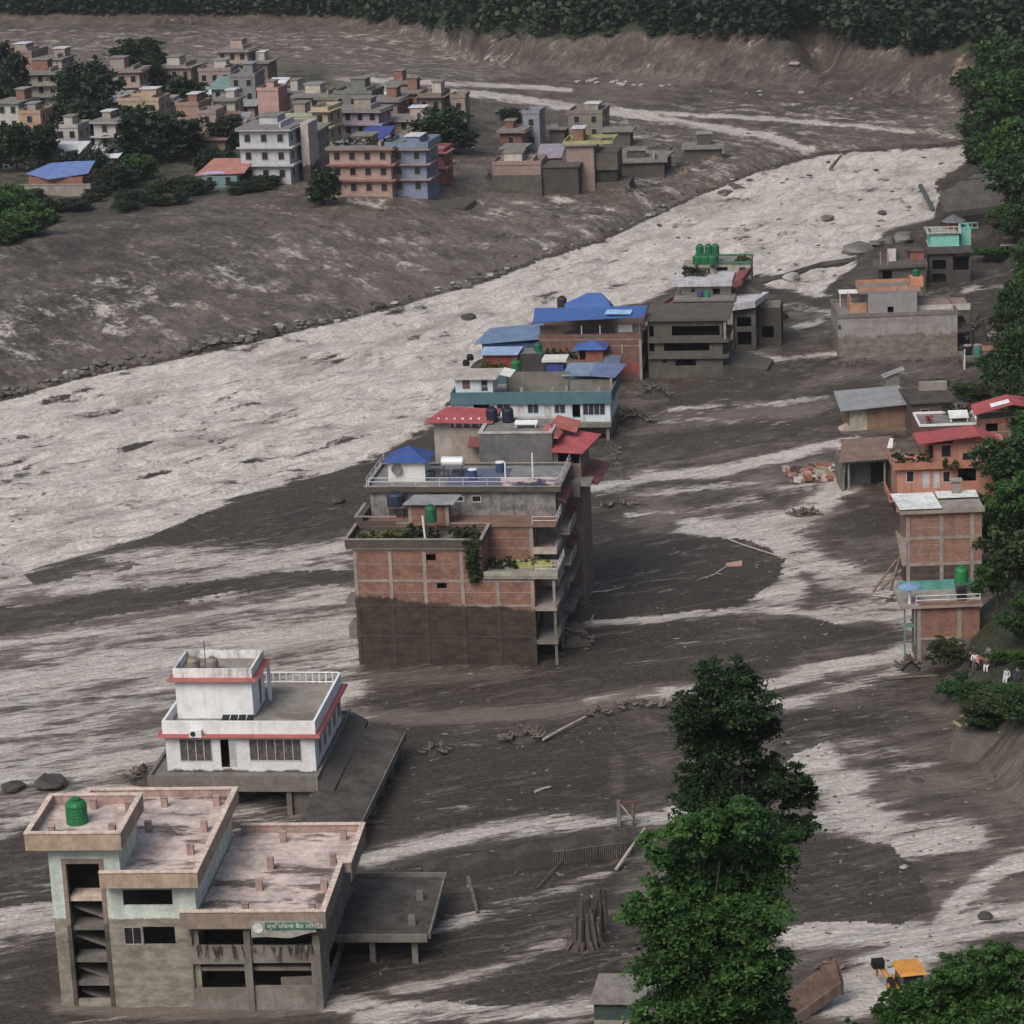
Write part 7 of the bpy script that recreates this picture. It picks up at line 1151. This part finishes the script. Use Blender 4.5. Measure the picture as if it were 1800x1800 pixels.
# colourful rubble
g = ground(1440, 838); rb = empty('rubble_heap', g); tag(rb, 'mixed reddish and pale rubble washed up beside the open shed', 'rubble'); r = random.Random(3); cols_ = [(.25, .1, .07), (.35, .28, .25), (.08, .06, .055), (.3, .15, .12), (.5, .47, .45), (.25, .22, .1)]
for j, cc in enumerate(cols_):
    mb = MB()
    for i in range(26):
        x = r.uniform(-3.4, 3.2); y = r.uniform(-3, 3); z = r.uniform(0, .9)*(1-abs(x)/4.5); s = r.uniform(.15, .5); mb.hexa([(x-s, y-s*.6, z-.1), (x+s, y-s*.5, z-.2), (x+s*.8, y+s, z-.1), (x-s, y+s, z)], [(x-s*.7, y-s*.5, z+s*.7), (x+s, y-s*.4, z+s*.5), (x+s*.6, y+s, z+s*.8), (x-s, y+s*.8, z+s)])
    tag(mb.build('fragments', MM('frag_%d' % j, cc, var=.4), rb), kind='stuff')
rb2 = heap(1415, 906, 60, 16, 'small reddish wreckage island in the pale side stream', 24); 
# dead branch and pink scrap
def branch(px, py, L_, label, seed, m=LGP, a0=-.9):
    g = ground(px, py); o = empty('dead_branch', g); tag(o, label, 'branch'); r = random.Random(seed); mb = MB(); p = Vector((0, 0, .1)); a = a0
    for i in range(7):
        a += r.uniform(-.3, .3); q = p+Vector((math.cos(a)*L_/6, math.sin(a)*L_/6, r.uniform(-.03, .08))); mb.bar(p, q, .09*(1-i*.1), 5)
        if i in (2, 4): b_ = a+r.choice((-1, 1))*.9; mb.bar(q, q+Vector((math.cos(b_)*L_/5, math.sin(b_)*L_/5, .15)), .05, 4)
        p = q
    mb.build('branch', m, o); return o
branch(1278, 950, 17, 'long bleached branch lying on the dark mud patch', 1); branch(1335-60, 1000, 5, 'short bleached branch beside the pink scrap', 2, a0=-2.2); branch(1030, 1045, 3.5, 'bleached knot of roots right of the brick block', 3, a0=.3); branch(1042, 1085, 4, 'pinkish pale branch right of the brick block', 4, MM('pink_wood', (.4, .3, .29)), a0=-1.5)
g = ground(1290, 995); o = MB().hexa([(-.9, -.6, -.05), (.8, -.4, -.05), (.9, .6, -.05), (-.7, .5, -.05)], [(-.9, -.6, .12), (.8, -.4, .25), (.9, .6, .3), (-.7, .5, .1)]).build('cloth_scrap', MM('salmon_cloth', (.42, .25, .2)), None, g); tag(o, 'salmon pink scrap on the dark mud patch', 'scrap')
g = ground(1277, 637); o = MB().hexa([(-.6, -.4, 0), (.6, -.3, 0), (.6, .4, 0), (-.5, .4, 0)], [(-.6, -.4, .35), (.6, -.3, .6), (.6, .4, .7), (-.5, .4, .5)]).build('stranded_board', WH, None, g); tag(o, 'bright white panel stranded in front of the ruined grey house', 'panel'); g = ground(1338, 590); o = MB().sheet([(-1, -.4, .2), (1, -.8, .15), (1.1, .2, .5), (-.9, .5, .5)], .25).build('plank', MM('tan_plank', (.4, .3, .22)), None, g); tag(o, 'tan plank stranded right of the ruined grey house', 'plank')
# buried wall with fence in the street
a = ground(1110, 1508); c_ = ground(748, 1552); d_ = (a-c_); L_ = d_.length; o = empty('buried_wall', c_, math.degrees(math.atan2(d_.y, d_.x))); tag(o, 'long mud-buried wall with a broken picket fence, above the shattered stump', 'wall')
r = random.Random(9); mb = MB(); n = 16
for i in range(n):
    x0, x1 = L_*i/n, L_*(i+1)/n; h0, h1 = [.5+.25*math.sin(q*1.7)+.9*min(1, q/n*1.3) for q in (i, i+1)]; mb.hexa([(x0, 0, -.8), (x1, 0, -.8), (x1, 2.4, -.8), (x0, 2.4, -.8)], [(x0, .25, h0), (x1, .25, h1), (x1, 2.0, h1*.9+.1), (x0, 2.0, h0*.9+.1)])
mb.build('wall', MM('dark_ruin', (.06, .053, .048)), o); fb = MB()
for i in range(34): x = L_*(.62+.36*i/34); fb.bar((x, -.03, .1), (x+r.uniform(-.06, .06), -.06, 1.35+r.uniform(-.2, .25)), .035, 4)
fb.bar((L_*.62, -.05, 1.2), (L_*.98, -.05, 1.35), .04, 4); fb.build('picket_fence', MM('grey_picket', (.13, .115, .1)), o)
# gate remnant
g = ground(1085, 1452); o = empty('gate_frame', g, -12); tag(o, 'broken timber gate frame standing in the stream left of the bright tree', 'gate'); MB().box(0, .3, 0, .3, -.5, 2.1).build('post', MUDC, o); MB().bar((1.2, .2, -.5), (1.3, .3, 1.9), .16, 5).build('post', LG, o); MB().bar((0, .1, 1.8), (1.6, .3, 2.0), .1, 5).build('crossbar', MM('dark_red_wood', (.16, .05, .04)), o); MB().bar((.2, .1, 1.9), (1.3, .2, .4), .08, 5).build('brace', LGP, o)
# stump
g = ground(1030, 1668); o = empty('tree_stump', g); tag(o, 'shattered grey tree stump standing in the mud left of the bright tree', 'stump'); mb = MB(); r = random.Random(6)
for i in range(46):
    a = r.uniform(0, 6.28); q = r.uniform(.1, .85)*(1.25 if math.cos(a) > 0 else 1); x, y = math.cos(a)*q, math.sin(a)*q*.7; h_ = 3.9*(1-.45*q)*r.uniform(.7, 1.1); mb.bar((x*1.25, y*1.25, -.6), (x*.85+r.uniform(-.1, .1), y*.85, h_), r.uniform(.1, .26), 5)
for i in range(14): a = r.uniform(0, 6.28); mb.bar((math.cos(a)*.9, math.sin(a)*.6, .6), (math.cos(a)*1.6, math.sin(a)*1.1, -.3), .14, 5)
mb.build('trunk', MM('shredded_wood', (.075, .062, .055), scale=5, streak=.7, scol=(.2, .18, .16)), o)
g = ground(1058, 1640); o = empty('tree_stump', g); tag(o, 'thinner shattered stump right beside the big grey one', 'stump'); mb = MB()
for i in range(20): a = r.uniform(0, 6.28); q = r.uniform(.05, .4); mb.bar((math.cos(a)*q*1.4, math.sin(a)*q, -.5), (math.cos(a)*q, math.sin(a)*q, r.uniform(2, 3.6)), r.uniform(.07, .16), 5)
mb.build('trunk', MM('shredded_wood', (.075, .062, .055)), o)
# earth bank at the right
g = ground(1660, 1340); o = empty('earth_bank', g, -20); tag(o, 'eroded grey earth bank with tan rubble on top, under the right-hand bushes', 'earth bank'); mb = MB(); mb.hexa([(0, 0, -1), (9, -1, -1), (12, 6, -1), (1, 5, -1)], [(.6, 1.0, 2.2), (9, .6, 2.0), (11, 6, 2.6), (1.2, 5, 2.4)]); mb.build('bank', MM('earth', (.1, .085, .072), scale=.8, stain=(.16, .14, .12)), o); mb = MB(); r = random.Random(8)
for i in range(40): x, y = r.uniform(.5, 5), r.uniform(2, 5.5); mb.bar((x, y, 2.2), (x+r.uniform(-.8, .8), y+r.uniform(-.3, .3), 2.4+r.uniform(0, .5)), r.uniform(.06, .2), 4)
tag(mb.build('tan_rubble', MM('tan_rubble', (.3, .22, .15), scale=1), o), kind='stuff')
# cliff by the river, far right
g = ground(1655, 425); o = empty('river_cliff', (g.x, g.y, g.z), -10); tag(o, 'sheer grey eroded bank above the river beyond the turquoise house', 'cliff'); Wc = 70/F*g.length
V = []; nx, nz = 16, 9
for i in range(nx+1):
    for j in range(nz+1): x = Wc*1.6*i/nx; z = -1.5+j/nz*(9.2+1.5*i/nx); V.append((x+.3*math.sin(j*1.3+i), 26*i/nx*.9+1.5*j/nz+.8*math.sin(i*1.7+j*.8)+.4*math.sin(i*4.1), z))
Q = [(i*(nz+1)+j, (i+1)*(nz+1)+j, (i+1)*(nz+1)+j+1, i*(nz+1)+j+1) for i in range(nx) for j in range(nz)]; n0 = len(V)
V += [(v[0]+10, v[1]+6, v[2]) for v in V]; Q += [tuple(q+n0 for q in f[::-1]) for f in Q]; Q += [(i*(nz+1)+nz, (i+1)*(nz+1)+nz, n0+(i+1)*(nz+1)+nz, n0+i*(nz+1)+nz) for i in range(nx)]; Q += [(j, j+1, n0+j+1, n0+j) for j in range(nz)]
MB().add(V, Q).build('face', MM('cliff_grey', (.1, .09, .082), scale=.5, streak=.4, stain=(.07, .062, .055)), o)
# ================================================================== MACHINES AND PEOPLE
YE = MM('machine_yellow', (.62, .26, .02), rough=.5, var=.12, streak=.15); BKP = MM('black_plastic', (.012, .012, .014))
g = ground(1598, 1762); o = empty('backhoe', g, 8); tag(o, 'yellow backhoe digger half hidden behind the bottom right treetop', 'digger')
MB().hexa([(-.75, -1.6, .7), (.75, -1.6, .7), (.75, 1.8, .7), (-.75, 1.8, .7)], [(-.7, -1.5, 1.3), (.7, -1.5, 1.3), (.7, 1.8, 1.3), (-.7, 1.8, 1.3)]).build('body', YE, o)
MB().hexa([(-.45, -3.0, .8), (.45, -3.0, .8), (.5, -1.6, .8), (-.5, -1.6, .8)], [(-.4, -2.9, 1.5), (.4, -2.9, 1.5), (.45, -1.6, 1.7), (-.45, -1.6, 1.7)]).build('bonnet', YE, o)
cb = MB().hexa([(-.75, -1.2, 1.303), (.75, -1.2, 1.303), (.75, .9, 1.303), (-.75, .9, 1.303)], [(-.68, -1.0, 2.5), (.68, -1.0, 2.5), (.68, .8, 2.5), (-.68, .8, 2.5)]).build('cab', GLASS, o)
MB().hexa([(-.92, -1.25, 2.503), (.92, -1.25, 2.503), (.92, 1.0, 2.503), (-.92, 1.0, 2.503)], [(-.82, -1.1, 2.72), (.82, -1.1, 2.72), (.82, .9, 2.72), (-.82, .9, 2.72)]).build('roof', YE, o)
for sx in (-1, 1):
    for y, r_ in ((-2.2, .45), (1.0, .72)):
        wl = MB().lathe([(r_*.8, -.17), (r_, -.12), (r_, .12), (r_*.8, .17)], n=18).build('wheel', BKP, o); wl.rotation_euler = (0, math.pi/2, 0); wl.location = (sx*.95, y, r_); rm = MB().lathe([(r_*.45, -.19), (r_*.45, .19)], n=12).build('rim', YE, wl)
    MB().bar((sx*.62, -1.0, 1.5), (sx*.62, -3.4, .7), .11, 5).build('loader_arm', YE, o)
MB().hexa([(-1.1, -4.1, .1), (1.1, -4.1, .1), (1.1, -3.4, .1), (-1.1, -3.4, .1)], [(-1.1, -4.2, .5), (1.1, -4.2, .5), (1.1, -3.3, 1.1), (-1.1, -3.3, 1.1)]).build('bucket', YE, o)
MB().bar((-.9, 2.0, 1.0), (-1.5, 2.5, 2.0), .17, 5).build('boom', YE, o); MB().bar((-1.5, 2.5, 2.0), (-1.3, 3.3, .6), .13, 5).build('dipper_arm', YE, o); MB().box(-1.9, -1.1, 2.0, 2.6, 1.7, 2.25).build('slew_housing', BKP, o)
g = ground(1425, 1788); o = empty('truck_bed', g, 28); tag(o, 'rusty brown tipped truck bed lying on its side right of the bright tree', 'truck bed'); RB_ = MM('rust_brown', (.11, .068, .048), streak=.7, scale=.8, var=.4, stain=(.07, .058, .05), stfac=.8)
P0 = [(-1.4, -.2, 0), (2.6, 0, 1.3), (2.9, .7, .9), (-1.1, .8, -.3)]; P1 = [(-1.7, .6, 1.3), (2.3, .9, 2.7), (2.6, 1.6, 2.3), (-1.4, 1.6, 1.0)]
MB().sheet([(-1.6, 0, .3), (2.4, -.1, 1.9), (2.9, 1.3, 2.9), (-1.1, 1.5, 1.3)], .12).build('floor', RB_, o); MB().hexa([(-1.6, -.1, -.5), (2.4, -.2, 1.1), (2.4, -.08, 1.1), (-1.6, .02, -.5)], [(-1.6, -.1, .3), (2.4, -.2, 1.9), (2.4, -.08, 1.9), (-1.6, .02, .3)]).build('side_board', MM('tan_board', (.17, .125, .095), streak=.7, stain=(.08, .065, .055)), o); MB().hexa([(2.43, -.2, .9), (2.55, -.2, .9), (3.05, 1.2, 1.9), (2.93, 1.2, 1.9)], [(2.43, -.2, 2.0), (2.55, -.2, 2.0), (3.05, 1.2, 3.0), (2.93, 1.2, 3.0)]).build('tail_board', RB_, o)
for x in (-.5, 1.3): w_ = MB().lathe([(.4, -.18), (.55, -.14), (.55, .14), (.4, .18)], n=16).build('wheel', BKP, o); w_.location = (x+.6, 1.2, .0+x*.35); w_.rotation_euler = (1.2, .3, 0)
MB().bar((-1.4, .7, -.3), (2.8, .7, 1.1), .14, 4).build('chassis', BKP, o)
g = at(1045, 1812); b = B('green_hut', 'small tan hut with a dark green upper panel cut by the bottom edge', 'hut', (g[0], g[1], gz(g[0], g[1])), -7); zt = b.F(1080, 1762)[1]; b.shell(0, 3.2, 0, 3, -1, zt-1.3, MM('mint_tan', (.26, .25, .19), streak=.3)); b.part('upper_panel', MM('dark_green_panel', (.045, .075, .065)), MB().box(.02, 2.6, .02, 2.9, zt-1.3, zt)); b.part('tin_roof', MM('muddy_tin', (.2, .18, .16), streak=.4), MB().sheet([(-.3, -.3, zt+.02), (3.4, -.3, zt+.02), (3.6, 3.4, zt+.5), (.1, 3.4, zt+.5)], .06)); b.part('side_room', MUDC, MB().box(3.3, 5.2, .3, 3, -1, zt-.6))
def person(px, py, label, top, legs, sit=False, ang=0, seed=0, grp='onlookers on the right-hand path', g=None):
    g = g or ground(px, py); o = empty('person', g, ang); tag(o, label, 'person', grp); r = random.Random(seed); a1, a2 = r.uniform(-.1, .15), r.uniform(-.1, .15); hp = .55 if sit else .92; kn = .5
    pts = [(0, 0, hp), (0, 0, hp+.28), (0, 0, hp+.5), (0, 0, hp+.6), (0, -.02, hp+.73), (0, -.01, hp+.83)]; rad = [.15, .14, .16, .06, .1, .085]; ed = [(0, 1), (1, 2), (2, 3), (3, 4), (4, 5)]
    def limb(par, P, R_):
        i = par
        for p, q in zip(P, R_): pts.append(p); rad.append(q); ed.append((i, len(pts)-1)); i = len(pts)-1
    for sx, a_ in ((-1, a1), (1, a2)):
        limb(2, [(sx*.2, 0, hp+.47), (sx*.26, -a_*.5, hp+.2), (sx*.24, -.15-a_, hp+.02), (sx*.22, -.22-a_, hp-.02)], [.065, .05, .04, .04])
        limb(0, [(sx*.1, 0, hp-.05), (sx*.12, -.38, hp-.02), (sx*.12, -.4, .08), (sx*.12, -.52, .05)] if sit else [(sx*.1, 0, hp-.08), (sx*.12, -.03+a_*.3, .5), (sx*.13, a_*.6, .09), (sx*.13, -.14+a_*.6, .05)], [.1, .07, .05, .045])
    def skin(name, keep, grow, m, par):
        idx = sorted(keep); mp = {i: k for k, i in enumerate(idx)}; me = bpy.data.meshes.new(name); me.from_pydata([pts[i] for i in idx], [(mp[a], mp[b_]) for a, b_ in ed if a in mp and b_ in mp], []); me.materials.append(m); q = obj(name, me, par)
        md = q.modifiers.new('skin', 'SKIN'); me.skin_vertices.new() if not me.skin_vertices else None
        for k, i in enumerate(idx): sv = me.skin_vertices[0].data[k]; sv.radius = (rad[i]+grow, rad[i]+grow); sv.use_root = k == 0
        s2 = q.modifiers.new('sub', 'SUBSURF'); s2.levels = s2.render_levels = 1; return q
    SK_ = MM('skin', (.22, .12, .075)); skin('body', set(range(len(pts))), 0, SK_, o)
    skin('shirt', {0, 1, 2, 6, 7, 8, 14, 15, 16} & set(range(len(pts))), .022, top, o); skin('trousers', {0, 10, 11, 12, 18, 19, 20} & set(range(len(pts))), .02, legs, o)
    MB().lathe([(.06, -.04), (.115, 0), (.12, .05), (.08, .11), (.02, .125)], c=(0, .015, hp+.8), n=10).build('hair', MM('black_hair', (.01, .009, .008)), o); return o
CL = {'black': MM('black_cloth', (.02, .02, .022)), 'white': MM('white_cloth', (.6, .6, .6)), 'pink': MM('pink_cloth', (.55, .2, .22)), 'navy': MM('navy_cloth', (.03, .035, .07)), 'grey': MM('grey_cloth', (.15, .15, .155)), 'brown': MM('brown_cloth', (.1, .06, .04)), 'lblue': MM('light_blue_cloth', (.4, .47, .55))}
for i, (px, py, t_, l_, sit, lb) in enumerate([(1706, 1178, 'black', 'navy', 0, 'person in black standing leftmost in the group on the path'), (1713, 1181, 'white', 'grey', 0, 'person in a white shirt beside the one in pink'), (1720, 1183, 'pink', 'black', 0, 'person in a pink shirt near the front of the group'), (1728, 1180, 'black', 'black', 1, 'person in black sitting right of the pink shirt'), (1734, 1183, 'brown', 'white', 1, 'person in brown sitting at the front of the group'), (1738, 1172, 'grey', 'black', 0, 'tallest-standing person in grey at the right back of the group'), (1744, 1179, 'black', 'navy', 0, 'person in black with dark trousers at the right of the group'), (1770, 1203, 'lblue', 'white', 1, 'person in pale blue and white seated apart to the right'), (1788, 1203, 'navy', 'navy', 1, 'person in navy seated at the right picture edge')]): person(px, py, lb, CL[t_], CL[l_], sit, random.uniform(-40, 40), i)
# ================================================================== AIR
hz = MB().box(-700, 700, -60, 1750, -25, 470).build('haze', None if False else MM('tmp', (1, 1, 1))); hz.data.materials.clear(); hm = bpy.data.materials.new('haze'); hm.use_nodes = True; t = hm.node_tree
for n_ in list(t.nodes): t.nodes.remove(n_)
ou = N(t, 'ShaderNodeOutputMaterial'); pv = N(t, 'ShaderNodeVolumePrincipled'); pv.inputs['Density'].default_value = HAZE; pv.inputs['Color'].default_value = (.86, .88, .95, 1); pv.inputs['Anisotropy'].default_value = .2; L(t, pv.outputs[0], ou.inputs['Volume']); hz.data.materials.append(hm); tag(hz, 'thin pale air haze over the valley', 'haze', kind='stuff')
